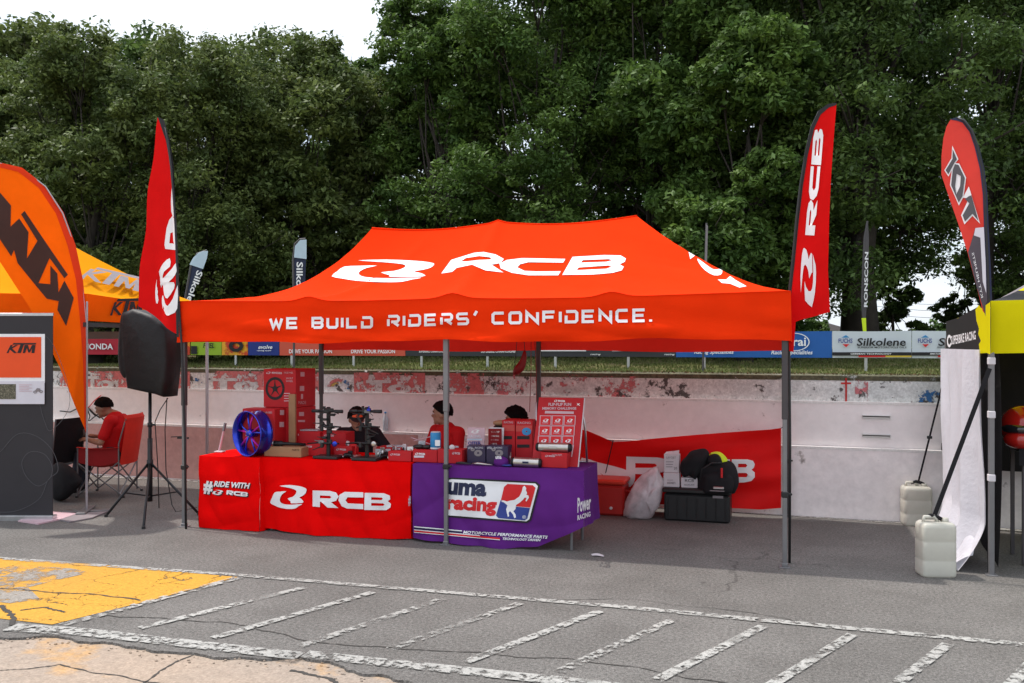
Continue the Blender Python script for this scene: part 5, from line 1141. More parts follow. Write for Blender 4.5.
# wheel boxes: a stack of two and one in front
WB = 'red wheel cartons on the left table'
t, hf, hsd, z1, xs = ibox('wheel_carton', 'lower red wheel carton of the stack behind the blue wheel', 'box', 264, 296, 407.3, 8.42, .42, M['redbox'], WB)
sheet('side_symbols', [q4(299, 412, 304, 416)[0], q4(298, 420, 305, 422)[0]], hsd, M['pinkprint'], t, .003)
mb = MB(); zz0 = TZ+.004; P = WY(289.5, 400, 8.405); Q = WY(296, 400, 8.405); mb.box(((P.x+Q.x)/2, 8.40, (zz0+WY(290, 394, 8.4).z)/2), (Q.x-P.x, .03, WY(290, 394, 8.4).z-zz0), .003); tag(mb.build('cardboard_sheet', M['carton']), 'tall brown cardboard strip standing against the stacked red wheel cartons', 'cardboard')
t, hf, hsd, z2, xs = ibox('wheel_carton', 'upper red wheel carton with a wheel picture, topmost of the stack', 'box', 263.5, 295.8, 369, 8.42, .42, M['redbox'], WB, z0=z1+.003)
sheet('wheel_picture', [ring(275, 388.5, 7.3, 9.6, 0, 359, 1.2, 24)], hf, M['black_print'], t, .003)
for k in range(5): a = k*72+20; sheet('wheel_picture', [[(275+1.2*cos(radians(a+90)), 388.5-1.2*sin(radians(a+90))), (275+8*cos(radians(a)), 388.5-9.6*sin(radians(a))), (275-1.2*cos(radians(a+90)), 388.5+1.2*sin(radians(a+90)))]], hf, M['black_print'], t, .003)
sheet('wheel_picture', [ring(275, 388.5, 0.01, 2.6, 0, 359, 1.1, 12)], hf, M['black_print'], t, .004)
def minilogo(x, y, w_, h_, hit, par, m=M['pinkprint'], off=.004, rest=True):
    sheet('emblem', unit(EMB, (x, y), (w_*.30, 0), (0, -h_)), hit, m, par, off)
    if rest:
        for f in RCB: sheet('logo_letter', unit([f], (x+w_*.36, y), (w_*.64, 0), (0, -h_*.9)), hit, m, par, off)
minilogo(266, 374, 16, 2.4, hf, t); btext('FORGED WHEEL', 284, 371.8, 293, 373.6, hf, M['pinkprint'], t); btext('SPORT', 286, 377.5, 293, 379.3, hf, M['pinkprint'], t); btext('WHEEL', 286, 380.2, 293, 382, hf, M['pinkprint'], t)
for yy in (393, 395.5, 398, 400.5): sheet('print_line', q4(284, yy, 290, yy+.8), hf, M['pinkprint'], t, .003)
for a in ((300.5, 372, 304.5, 376.5), (299.8, 386, 304.2, 391), (301, 394, 303, 399)): sheet('side_symbols', q4(*a), hsd, M['pinkprint'], t, .003)
btext('MADE', 298.5, 401, 306, 404, hsd, M['pinkprint'], t)
t, hf, hsd, z3, xs = ibox('wheel_carton', 'short red wheel carton directly behind the blue wheel', 'box', 242.5, 274.5, 408.5, 8.20, .22, M['redbox'], WB)
minilogo(245, 414, 17, 2.6, hf, t); btext('FORGED', 263, 411.6, 272, 413.6, hf, M['pinkprint'], t); sheet('side_symbols', q4(279.5, 422, 284, 427), hsd, M['pinkprint'], t, .003); sheet('side_symbols', q4(280, 410, 284, 415), hsd, M['pinkprint'], t, .003)
# blue wheel
wc_ = WY(252.5, 433, 8.12); wt = thing('motorcycle_wheel', 'anodised blue motorcycle wheel with pink reflections coloured into its spokes standing on the left table', 'wheel', (wc_.x, wc_.y, TZ)); Rw = wc_.z-TZ-.003
TW = Matrix.Translation((wc_.x, wc_.y, TZ+Rw)) @ Matrix.Rotation(radians(-20), 4, 'Z') @ Matrix.Rotation(pi/2, 4, 'X')
def ringm(prof, n=40):
    mb = MB(); vs = []; k = len(prof)
    for i in range(n):
        a = 2*pi*i/n
        for r, z in prof: vs.append((r*cos(a), r*sin(a), z))
    return mb.add(vs, [(i*k+j, i*k+(j+1) % k, ((i+1) % n)*k+(j+1) % k, ((i+1) % n)*k+j) for i in range(n) for j in range(k)], TW)
W2 = .075
rim = ringm([(Rw, W2), (Rw*.97, W2+.004), (Rw*.93, W2-.004), (Rw*.90, W2*.6), (Rw*.84, W2*.3), (Rw*.84, -W2*.3), (Rw*.90, -W2*.6), (Rw*.93, -W2+.004), (Rw*.97, -W2-.004), (Rw, -W2), (Rw*.95, -W2*.7), (Rw*.88, 0), (Rw*.95, W2*.7)]).build('rim', M['blueanod'], wt, True)
for k in range(5):
    a = 2*pi*k/5+.3
    for s_ in (-.16, .16):
        mb = MB(); mb.tube([(cos(a)*.035, sin(a)*.035, .03), (cos(a+s_)*Rw*.5, sin(a+s_)*Rw*.5, .035), (cos(a+s_*1.4)*Rw*.87, sin(a+s_*1.4)*Rw*.87, .02)], [.014, .010, .011], 6, TW); mb.build('spoke', M['pinkrefl'] if (k+int(s_ > 0)) % 2 else M['blueanod'], wt, True)  # pink reflections on the blue metal, put into the colour of alternate spokes
mb = MB(); mb.lathe([(.02, -.05), (.045, -.045), (.045, .045), (.03, .06), (.015, .062)], 20, TW); mb.build('hub', M['blueanod'], wt, True)
for k in range(5): a = 2*pi*k/5; mb = MB(); mb.lathe([(.006, 0), (.006, .012)], 6, TW @ Matrix.Translation((cos(a)*.032, sin(a)*.032, .05))); mb.build('bolt', M['alu'], wt)
# thin leaning tester
a = WY(219, 450, 8.3); b = WY(225.5, 423, 8.36); t = thing('display_stick', 'thin slanted display stick with a dark top at the left end of the tables', 'stick', (a.x, a.y, TZ))
mb = MB(); mb.tube([(a.x, a.y, TZ+.01), b.lerp(a, .3)], .012, 6); mb.build('shaft', M['pinkprint'], t); mb = MB(); mb.tube([b.lerp(a, .3), b], .017, 6); mb.build('tip', M['polegrey'], t); mb = MB(); mb.box((a.x+.01, a.y, TZ+.010), (.10, .07, .012), .003); mb.build('foot', M['whitebox'], t)
# flat carton with black lever on it
t, hf, hsd, zc, xs = ibox('carton', 'flat brown cardboard carton at the left end of the middle table', 'box', 264, 301, 446.5, 8.13, .20, M['carton'])
btext('PARTS', 292, 449, 299, 451, hf, M['brown_print'], t)
t = thing('fork_tube', 'black fork tube with silver end lying on the brown carton', 'tube', (xs[0], 8.2, zc)); A_ = Vector((WY(274, 442, 8.2).x, 8.2, zc+.028)); B_ = Vector((WY(305, 442, 8.25).x, 8.26, zc+.020))
mb = MB(); mb.tube([A_, A_.lerp(B_, .25), A_.lerp(B_, .3), B_], [.030, .028, .018, .014], 12); mb.build('tube', M['blackmetal'], t, True); mb = MB(); mb.tube([A_-(B_-A_)*.04, A_], [.024, .030], 12); mb.build('end_cap', M['alu'], t, True)
# red low cartons
RC = 'low red cartons lying about the display stands'
for i, (x0, x1, yt, yd, dp, lab) in enumerate(((287, 320, 431, 8.46, .24, 'low red carton with a small logo, left of the left display stand'), (322, 346, 432, 8.50, .2, 'low red carton behind the post of the left display stand'), (300, 326, 443, 8.28, .14, 'flat red carton between the brown carton and the left stand'), (334, 352, 446, 8.25, .15, 'flat red carton between the two display stands'), (376, 408, 447, 8.36, .18, 'flat red carton right of the right display stand'), (388, 411, 451, 8.14, .12, 'flat red carton at the right end of the middle table'))):
    t, hf, hsd, zz, xs = ibox('red_carton', lab, 'box', x0, x1, yt, yd, dp, M['redbox'], RC); h_ = (WY(x0, yt, yd).z-TZ); minilogo(x0+2, yt+4.5, 10, 2.2, hf, t, rest=True)
    if i in (0, 4): mb = MB(); mb.box(((xs[0]+xs[1])/2+.02, yd+dp/2, zz+.008), (.20, .12, .014), .003, rz=.2); tag(mb.build('blister_pack', M['clear']), ['clear plastic pack on top of the low red carton left of the stands', '', '', '', 'clear plastic pack on the flat red carton beside the right stand'][i], 'pack')
# two handlebar and fork display stands
def stand(label, px, yd, blue):
    b = WY(px, 455, yd); t = thing('display_stand', label, 'stand', (b.x, yd, TZ), 'black display stands carrying bars and levers'); x = b.x
    zt = WY(px, 406, yd).z
    mb = MB(); mb.box((x, yd, TZ+.018), (.27, .17, .028), .006); mb.build('base', M['blackplastic'], t)
    mb = MB(); mb.box((x, yd, (TZ+zt)/2), (.035, .030, zt-TZ-.02), .004); mb.build('post', M['blackmetal'], t)
    z = WY(px, 411, yd).z
    mb = MB(); mb.tube([(x-.175, yd-.02, z-.002), (x-.05, yd-.03, z), (x+.05, yd-.03, z), (x+.16, yd-.02, z)], [.013, .013, .013, .013], 10); mb.build('handlebar', M['blackmetal'], t, True)
    for s_ in (-1, 1): mb = MB(); mb.tube([(x+s_*.17, yd-.02, z), (x+s_*.085, yd-.03, z)], [.018, .017], 10); mb.build('grip', M['blackplastic'], t, True)
    mb = MB(); mb.box((x, yd-.02, z+.004), (.07, .06, .05), .010); mb.box((x-.03, yd-.03, z+.035), (.02, .03, .03), .004); mb.build('clamp', M['blackplastic'], t)
    for k, (zz, L0, L1) in enumerate(((426.5, -.10, .15), (443, -.22, .13))):
        z_ = WY(px, zz, yd).z; mb = MB(); mb.tube([(x+L0, yd-.03, z_-.01), (x+L0*.4, yd-.04, z_+.006), (x, yd-.04, z_), (x+L1*.5, yd-.04, z_+.004), (x+L1, yd-.02, z_)], [.006, .010, .013, .010, .007], 8); mb.build('lever', M['blackmetal'], t, True)
        mb = MB(); mb.box((x+L1*.35, yd-.045, z_+.018), (.035, .03, .045), .006); mb.box((x-.05, yd-.045, z_-.02), (.03, .03, .05), .006); mb.build('bracket', M['blackplastic'], t)
    z_ = WY(px, 443, yd).z; mb = MB(); mb.lathe([(.012, -.01), (.028, -.006), (.028, .006), (.012, .01)], 14, Matrix.Translation((x+.10, yd-.06, z_+.0)) @ Matrix.Rotation(pi/2, 4, 'X')); mb.build('gauge', M['blueanod'] if not blue else M['steel'], t, True)
    mb = MB(); 
    for k in range(4): p0 = Vector((x-.02+.01*k, yd-.03, z+.0)); mb.tube([p0, p0+Vector((-.06-.02*k, .01, -.05)), p0+Vector((-.03, 0, -.11-.02*k)), (x, yd-.01, z-.16)], .004, 5)
    mb.build('hose', M['blackplastic'], t, True)
    rs_ = random.Random(int(px))
    for k in range(9):
        zz = zt-.04-.045*k+rs_.uniform(-.01, .01); sx = rs_.choice((-1, 1)); mb = MB(); mb.box((x+sx*rs_.uniform(.02, .07), yd-.035, zz), (rs_.uniform(.03, .07), .03, rs_.uniform(.02, .04)), .006)
        mb.tube([(x+sx*.03, yd-.04, zz), (x+sx*rs_.uniform(.09, .16), yd-.05+rs_.uniform(-.02, .02), zz-rs_.uniform(-.02, .05))], [.008, .004], 6); mb.build('fitting' if k % 2 else 'brake_lever', M[rs_.choice(('blackmetal', 'blackplastic', 'blackplastic', 'polegrey'))], t)
    if blue: mb = MB(); mb.box((x+.04, yd-.04, z+.016), (.035, .035, .03), .005); mb.tube([(x+.04, yd-.04, z+.02), (x+.04, yd-.04, z+.05)], .008, 8); mb.build('reservoir', M['blueanod'], t)
    return t
stand('left black display stand with handlebar and levers on the middle table', 328.5, 8.17, False)
stand('right black display stand with a blue fitting, in front of the capped man', 367, 8.15, True)
# loose parts round the stands
rr = random.Random(5); lp = 'loose metal parts round the right display stand'
for i, (px, py, m, kind, lab) in enumerate(((349, 452, 'blackmetal', 0, 'black calliper left of the right stand base'), (357, 448, 'alu', 1, 'silver disc rotor behind the right stand base'), (384, 452, 'blackmetal', 0, 'black calliper just right of the right stand post'), (393, 453.5, 'steel', 0, 'silver calliper between the right stand and the flat red carton'), (400, 452, 'blackmetal', 2, 'black lever lying near the right end of the middle table'), (372, 446, 'steel', 1, 'bright disc rotor behind the right stand post'), (342, 447, 'alu', 2, 'long silver lever between the two display stands'), (404, 447, 'steel', 1, 'small disc rotor beside the front tent pole'))):
    p = WY(px, py, 8.22); t = thing('metal_part', lab, 'part', (p.x, 8.22, TZ), lp); mb = MB(); T = Matrix.Translation((p.x, 8.20+.02*(i % 3), TZ+.012)) @ Matrix.Rotation(rr.uniform(-.8, .8), 4, 'Z')
    if kind == 0: mb.box((0, 0, .025), (.09, .05, .045), .012, T); mb.box((.02, .01, .055), (.05, .03, .03), .008, T); mb.tube([(-.03, -.03, .02), (-.03, .03, .02)], .014, 8, T)
    elif kind == 1: mb.lathe([(.03, 0), (.07, .0), (.07, .006), (.045, .010), (.04, .03), (.03, .03)], 18, T)
    else: mb.tube([(-.10, 0, .012), (-.03, .02, .018), (.04, .01, .014), (.11, -.02, .02)], [.012, .009, .008, .005], 8, T)
    mb.build('casting', M[m], t, True)
for a, b, lab in (((411, 437.5), (430, 444), 'upper of two pale wooden sticks beside the front tent pole'), ((414, 441), (433, 436), 'lower of two pale wooden sticks beside the front tent pole')):
    t = tag(MB().tube([WY(a[0], a[1], 8.45), WY(b[0], b[1], 8.45)], .005, 6).build('stick', M['pinkprint']), lab, 'stick', 'pale sticks leaning behind the black parts')
rr = random.Random(12)
for i, (px, py, m, lab) in enumerate(((378, 449, 'clear', 'clear blister pack leaning by the right stand post'), (383, 447, 'steel', 'shiny small lever beside the clear blister packs'), (388, 449, 'clear', 'clear blister pack in front of the capped man'), (394, 446, 'alu', 'pale metal fitting in front of the capped man\'s arm'), (399, 448, 'clear', 'clear blister pack near the flat red carton'), (404, 444, 'whitebox', 'crumpled white wrapper between the capped man and the front pole'), (410, 446, 'steel', 'small silver bracket just left of the purple cloth'), (352, 444, 'redprint', 'small red fitting between the two display stands'), (346, 441, 'whitebox', 'small white tag between the two display stands'), (422, 441, 'clear', 'clear packet by the black parts left of the blue can'), (456, 446, 'clear', 'clear packet right of the front tent pole'), (462, 450, 'whitebox', 'small white card beside the pale leaflet holder'), (509, 452, 'steel', 'small steel collar by the purple cap'), (480, 456, 'redprint', 'small red keyring in front of the dark parts boxes'))):
    yd = 8.26+.03*(i % 3); p = WY(px, py, yd); z0 = TZ+.004 if 340 < px < 376 else (zc if 0 else TZ+.004); t = thing('small_part', lab, 'part', (p.x, yd, z0), 'small parts and packets lying on the tables'); T = Matrix.Translation((p.x, yd, z0)) @ Matrix.Rotation(rr.uniform(-.6, .6), 4, 'Z') @ Matrix.Rotation(rr.uniform(-.35, .1), 4, 'X')
    h_ = max(.03, p.z-z0); mb = MB(); mb.box((0, 0, h_/2), (rr.uniform(.04, .07), .02, h_), .006, T); mb.build('backing', M[m], t)
    mb = MB(); mb.sphere((.005, -.014, h_*.5), (.018, .012, h_*.3), 8, 6, T); mb.build('casting', M[rr.choice(('steel', 'blackmetal', 'alu'))], t, True)
# purple table
t, hf, hsd, zz, xs = ibox('red_carton', 'long low red carton at the left front of the purple table', 'box', 412.5, 437, 449.5, 8.14, .16, M['redbox'], RC); minilogo(415, 455, 10, 2.4, hf, t, M['white_print']); sheet('white_patch', q4(414, 455.5, 424, 457.6), hf, M['paleboard'], t, .003)
t, hf, hsd, zz2, xs = ibox('red_carton', 'long low red carton right of the front tent pole on the purple table', 'box', 437.5, 462, 449.0, 8.14, .16, M['redbox'], RC); minilogo(452, 454.5, 8, 2.6, hf, t)
for (px, w_, lab) in ((419, .13, 'black brake part on the left low carton of the purple table'), (427, .10, 'black grip lying beside the blue can'), (449, .12, 'black glove like part with a white tip right of the front tent pole')):
    p = WY(px, 446, 8.22); t = thing('black_part', lab, 'part', (p.x, 8.22, zz), 'black parts on the low red cartons'); mb = MB(); mb.sphere((p.x, 8.22, zz+.022), (w_/2, .04, .022), 12, 8); mb.box((p.x+.01, 8.20, zz+.03), (w_*.5, .03, .025), .006); mb.build('casing', M['blackplastic'], t, True)
    if px == 449: mb = MB(); mb.sphere((p.x+.05, 8.17, zz+.03), (.03, .02, .028), 10, 6); mb.build('tip', M['whitebox'], t, True)
p = WY(437.2, 448, 8.25); t = thing('can', 'blue and white can standing behind the front tent pole on the purple table', 'can', (p.x, 8.25, zz)); zt_ = WY(437, 432, 8.25).z
T = Matrix.Translation((p.x-.005, 8.22, 0)); mb = MB(); mb.lathe([(.048, zz), (.052, zz+.004), (.052, zt_-.01), (.048, zt_)], 22, T); mb.build('body', M['bluecan'], t, True); mb = MB(); mb.lathe([(.046, zt_), (.046, zt_+.006), (.040, zt_+.007)], 22, T); mb.build('lid', M['whitebox'], t)
mb = MB(); mb.lathe([(.0525, zz+.004), (.0525, zz+.022)], 22, T); mb.build('white_band', M['whitebox'], t, True); hcan = plane_hit(Vector((0, 8.165, 0)), (0, 1, 0)); sheet('white_label', q4(435, 440, 440, 446), hcan, M['white_print'], t, .001)
def leaflet(label, x0, x1, yt, yb, yd, m, lean, lines, grp=None):
    a, b = WY(x0, yb, yd), WY(x1, yb, yd); top = WY((x0+x1)/2, yt, yd+lean).z; t = thing('leaflet_holder', label, 'sign', ((a.x+b.x)/2, yd, TZ), grp)
    n_ = Vector((0, -(top-a.z), -lean)); hit = plane_hit(Vector((0, yd, a.z)), n_)
    dx = (b.x-a.x); v = [Vector((a.x, yd, TZ+.004)), Vector((b.x, yd, TZ+.004)), Vector((b.x+.02*0, yd+lean, top)), Vector((a.x, yd+lean, top))]; vs = v+[p+Vector((0, .008, 0)) for p in v]
    mesh_obj('panel', vs, [(0, 1, 2, 3), (7, 6, 5, 4), (0, 4, 5, 1), (1, 5, 6, 2), (2, 6, 7, 3), (3, 7, 4, 0)], m, t)
    mb = MB(); mb.box(((a.x+b.x)/2, yd+.06, TZ+.008), (dx, .10, .006), .002); mb.build('foot', M['clear'], t)
    for s_, p, q, r, u, mm in lines:
        if s_ is None: sheet('print_band', q4(p, q, r, u), hit, mm, t, .004)
        elif s_ == '@': sheet('emblem', unit(EMB, (p, u), (r-p, 0), (0, q-u)), hit, mm, t, .004)
        else: btext(s_, p, q, r, u, hit, mm, t, bold=.03)
    return t
leaflet('pale pink leaflet holder with emblem on the purple table', 466, 483.5, 427.5, 446, 8.32, M['pinkprint'], .05, [('@', 471, 429.5, 479.5, 433.5, M['white_print']), ('RACING', 468.5, 434.8, 480.5, 437.6, M['paleboard']), (None, 467, 438.6, 482, 440.4, M['pale']), ('OFFER', 468, 441.4, 481, 445, M['blueprint'])], 'leaflet holders on the purple table')
leaflet('dark brown leaflet holder with four white lines on the purple table', 487.5, 502.5, 427.5, 446, 8.33, M['whitebox'], .05, [(None, 488.3, 428.6, 501.8, 446, M['darkred']), ('SHOP', 491, 431, 499.5, 433, M['white_print']), ('ONLINE', 491, 435.2, 499, 437, M['white_print']), ('RACING', 491, 439, 498.5, 440.6, M['pinkprint']), ('PARTS', 490.5, 443, 497, 445, M['white_print'])], 'leaflet holders on the purple table')
for x0, x1, lab in ((467, 485.3, 'left dark purple parts box below the pale leaflet'), (486.2, 508, 'right dark purple parts box below the brown leaflet')):
    t, hf, hsd, _, xs = ibox('parts_box', lab, 'box', x0, x1, 445.6, 8.18, .12, M['blackbox'], 'dark purple parts boxes'); sheet('picture', [ring((x0+x1)/2+2, 453, 1.2, 4.2, 0, 359, .8), ring((x0+x1)/2-3.5, 449.5, .5, 2.2, 0, 359, .8)], hf, M['grey_print'], t, .003); btext('RACING', x0+8, 446.8, x0+16, 448.6, hf, M['paleboard'], t); btext('uma', x0+1, 446.8, x0+5.5, 449, hf, M['paleboard'], t)
p = WY(500, 458, 8.10); t = thing('cap', 'small purple cap with white lettering lying at the front of the purple table', 'cap', (p.x, 8.13, TZ)); mb = MB(); mb.sphere((p.x, 8.14, TZ+.035), (.075, .06, .055), 16, 10); mb.build('crown', M['purple'], t, True); mb = MB(); mb.sphere((p.x+.07, 8.11, TZ+.014), (.06, .045, .010), 12, 6); mb.build('peak', M['blueprint'], t, True); btext('uma', 495.5, 456.2, 501.5, 459, plane_hit(Vector((0, 8.08, 0)), (0, 1, 0)), M['white_print'], t, bold=.03, off=.01)
for x0, x1, mm, lab in ((456, 471, M['greyboard'], 'dark grey flat tool lying at the front edge of the purple table'), (472, 492, M['steel'], 'long silver flat tool lying in front of the dark parts boxes')):
    a, b = WY(x0, 461, 8.09), WY(x1, 461, 8.09); mb = MB(); mb.tube([(a.x, 8.10, TZ+.016), (a.x*.7+b.x*.3, 8.09, TZ+.022), (b.x, 8.10, TZ+.012)], [.012, .020, .009], 8, flat=.7); tag(mb.build('flat_tool', mm, smooth=True), lab, 'tool')
# tall red boxes with black stripes
TB = 'tall red exhaust cartons with black stripes'
for x0, x1, yt, lab in ((502.0, 515, 420, 'left tall striped red carton in front of the curly haired man'), (515.6, 532.5, 420.5, 'right tall striped red carton with a blue disc picture')):
    t, hf, hsd, _, xs = ibox('striped_carton', lab, 'box', x0, x1, yt, 8.40, .22, M['redbox'], TB)
    for yy in (436, 444.5): sheet('black_stripe', q4(x0+1.5, yy, x1-3, yy+3.2), hf, M['black_print'], t, .003)
    btext('RACING', x0+2, yt+1.2, x1-2, yt+3.4, hf, M['pinkprint'], t); sheet('pale_panel', q4(x0+.5, yt+5, x1-.5, yt+11), hf, mat('salmon_print', (.50, .06, .05), .6), t, .002)
    if x0 > 510: sheet('blue_disc', [ring(526.5, 431.5, .8, 4.6, 0, 359, .85, 16)], hf, M['bluecan'], t, .006)
p = WY(497, 423, 8.5); t = thing('helmet_bag', 'rounded dark bag with a beige top left of the tall striped cartons', 'bag', (p.x, 8.5, TZ)); mb = MB(); mb.sphere((p.x+.03, 8.55, (TZ+p.z)/2), (.13, .10, (p.z-TZ)/2), 14, 10); mb.build('body', M['blackplastic'], t, True); mb = MB(); mb.sphere((p.x+.04, 8.52, p.z), (.09, .07, .03), 12, 8); mb.build('top', M['carton'], t, True)
# exhaust silencers
def silencer(label, a, b, r, yd, zc, carbon=None):
    A_, B_ = WY(a[0], a[1], yd), WY(b[0], b[1], yd+.01); A_.z = zc; B_.z = zc if carbon is None else zc-.006; d = (B_-A_); t = thing('exhaust_silencer', label, 'exhaust', A_, 'silver exhaust silencers on the purple table')
    mb = MB(); mb.tube([A_+d*.08, A_+d*.10, A_+d*.90, A_+d*.92], [r*.94, r, r, r*.94], 18); mb.build('can', M['steel'], t, True)
    mb = MB(); mb.tube([A_, A_+d*.03, A_+d*.09], [r*.62, r*.9, r*.98], 18); mb.build('end_cap', M['blackmetal'], t, True); mb = MB(); mb.tube([A_+d*.91, A_+d*.97, B_], [r*.98, r*.9, r*.55], 18); mb.build('end_cap', M['blackmetal'], t, True)
    mb = MB(); mb.box(A_+d*.5+Vector((0, -r-.001, .004)), (d.length*.2, .003, .018)); mb.build('badge', M['navy'] if carbon else M['alu'], t); return t
t, hf, hsd, zs, xs = ibox('red_carton', 'low red carton carrying the upper silver silencer', 'box', 541, 567, 452.5, 8.13, .13, M['redbox'], RC); minilogo(545, 457, 10, 2.0, hf, t); btext('RACING PARTS', 552, 454, 562, 456, hf, M['pinkprint'], t)
silencer('upper silver silencer with black ends in front of the memory game board', (536, 448), (572, 448), .044, 8.19, zs+.045)
silencer('lower silver silencer lying on the purple cloth left of the low red carton', (511.5, 458), (542, 459), .044, 8.11, TZ+.05, True)
# memory game board
bt = WY(545, 463, 8.26); B0, B1 = WY(531.5, 462, 8.24), WY(577.5, 462, 8.24); ztp = WY(558, 397.5, 8.48).z
bd = thing('game_board', 'tilted red board reading FLIP FLIP FUN MEMORY CHALLENGE with nine picture tiles', 'board', ((B0.x+B1.x)/2, 8.3, TZ)); lean = .22
L0, L1 = WY(531.5, 462, 8.24).x, WY(577.5, 462, 8.24).x; T0, T1 = WY(539, 397.5, 8.24+lean).x, WY(584, 397.5, 8.24+lean).x
zb_ = TZ+.004; v = [Vector((L0, 8.24, zb_)), Vector((L1, 8.24, zb_)), Vector((T1, 8.24+lean, ztp)), Vector((T0, 8.24+lean, ztp))]; vs = v+[p+Vector((.006, .016, 0)) for p in v]
mesh_obj('panel', vs, [(0, 1, 2, 3), (7, 6, 5, 4), (0, 4, 5, 1), (1, 5, 6, 2), (2, 6, 7, 3), (3, 7, 4, 0)], M['redbox'], bd)
e1 = v[1]-v[0]; e2 = v[3]-v[0]; hb_ = plane_hit(v[0], e1.cross(e2))
mb = MB(); 
for p, q in ((v[1], v[2]),): mb.tube([p+Vector((.006, .004, 0)), q+Vector((.006, .004, 0))], .006, 6)
mb.build('edge_trim', M['whitebox'], bd)
cb = cr(8.533, 510, 390)
minilogo(554, 402, 11, 2.2, hb_, bd, M['white_print'])
btext('FLIP-FLIP FUN', *cb([(328, 110)])[0], *cb([(522, 136)])[0], hb_, M['pinkprint'], bd, bold=.04); btext('MEMORY CHALLENGE', *cb([(276, 146)])[0], *cb([(566, 168)])[0], hb_, M['pinkprint'], bd, bold=.04)
sheet('white_band', [cb([(300, 178), (545, 184), (543, 204), (296, 200)])], hb_, M['pinkprint'], bd, .004)
for i in range(3):
    for j in range(3):
        x = 262+j*103-i*8; y = 222+i*87; w_, h_ = 86, 76
        sheet('tile_border', [cb([(x-7, y-5), (x+w_+7, y-4), (x+w_+3, y+h_+4), (x-11, y+h_+3)])], hb_, M['pinkprint'], bd, .003)
        sheet('tile', [cb([(x, y), (x+w_, y+1), (x+w_-4, y+h_), (x-4, y+h_-1)])], hb_, M['redprint'], bd, .006)
        sheet('emblem', unit(EMB, cb([(x+18, y+52)])[0], (5.6, .1), (.3, -3.4)), hb_, M['white_print'], bd, .009); sheet('emblem', [cb([(x+12, y+56), (x+66, y+57), (x+62, y+62), (x+10, y+61)])], hb_, M['pinkprint'], bd, .009)
sheet('side_strip', [cb([(535, 470), (545, 470), (530, 570), (520, 570)])], hb_, M['pinkprint'], bd, .004); sheet('sparkle', [cb([(570, 110), (580, 118), (598, 112), (588, 124), (600, 138), (582, 128), (568, 132), (576, 122)])], hb_, M['white_print'], bd, .004)
mb = MB(); q = Vector((T1-.03, 8.24+lean+.02, ztp-.05)); r = Vector((WY(587.5, 452, 8.62).x, 8.60, TZ+.01)); mb.tube([q, q.lerp(r, .5)+Vector((.012, 0, .02)), r], .010, 7); mb.tube([r, r+Vector((-.5, 0, 0))], .008, 6); mb.tube([r+Vector((-.5, 0, 0)), q+Vector((-.45, 0, 0))], .009, 6); mb.build('back_leg', M['alu'], bd, True)

# ================================================================ BEHIND THE TABLES
def bnY(x, z): return 10.20+.045*sin(x*2.7+z*2)+.02*sin(z*11+x*3)+.012*sin(z*23-x*5)
hbn = yhit(bnY)
bn = thing('cloth_banner', 'large red cloth banner with white letters tied across the back of the tent', 'banner', (-1.2, 10.2, .6))
pts = [(552, 424), (575, 428), (588, 431), (600, 436), (613, 442), (625, 441.5), (660, 438), (700, 434.5), (740, 431.5), (770, 429.5), (781, 428), (781, 508), (760, 509.5), (720, 507.5), (680, 505.5), (640, 503), (600, 500), (552, 497)]
sheet('cloth', [pts], hbn, M['banner'], bn, 0, 4)
cb2 = cr(4.268, 580, 420)
sheet('letter', [[cb2([(198, 156), (330, 160), (362, 166), (372, 184), (370, 206), (356, 222), (320, 228), (380, 262), (330, 262), (270, 232), (236, 230), (234, 258), (196, 256)]), cb2([(236, 184), (320, 186), (328, 194), (320, 204), (236, 204)])]], hbn, M['white_print'], bn, .012, 5)
sheet('letter', [cb2([(640, 168), (560, 166), (520, 180), (508, 210), (520, 244), (560, 262), (640, 264), (640, 240), (575, 236), (560, 214), (575, 194), (640, 194)])], hbn, M['white_print'], bn, .012, 5)
sheet('letter', [[cb2([(648, 168), (715, 168), (738, 174), (746, 188), (742, 204), (732, 212), (746, 224), (746, 244), (732, 260), (700, 267), (648, 267)]), cb2([(675, 187), (708, 187), (714, 194), (708, 202), (675, 202)]), cb2([(675, 226), (710, 226), (717, 234), (710, 244), (675, 244)])]], hbn, M['white_print'], bn, .012, 5)
ce = cr(4.44, 575, 425)
sheet('emblem', [smooth_poly(ce([(30, 145), (100, 165), (180, 185), (240, 205), (262, 230), (262, 255), (245, 275), (215, 282), (190, 270), (150, 240), (90, 200), (30, 180)]), 2)], hbn, M['white_print'], bn, .012, 4)
sheet('emblem', [ce([(90, 195), (130, 230), (180, 280), (230, 320), (256, 352), (180, 350), (120, 345), (60, 330), (20, 300), (40, 210)])], hbn, M['white_print'], bn, .012, 5)
mb = MB(); mb.tube([hbn(613.5, 441)+Vector((0, -.02, .01)), hbn(609, 460)+Vector((0, -.03, 0)), hbn(602, 491)+Vector((0, -.03, 0))], .006, 5); mb.tube([hbn(613, 441), WY(540, 424, YB)], .004, 5); mb.tube([hbn(780, 429), WY(787, 424, YB-.03)], .004, 5); mb.build('cord', M['black_cloth'], bn)
sheet('orange_patch', q4(601.5, 488, 606.5, 496), plane_hit(Vector((0, 9.78, 0)), (0, 1, 0)), M['orangeprint'], None); bpy.data.objects.remove(bpy.data.objects['orange_patch'])
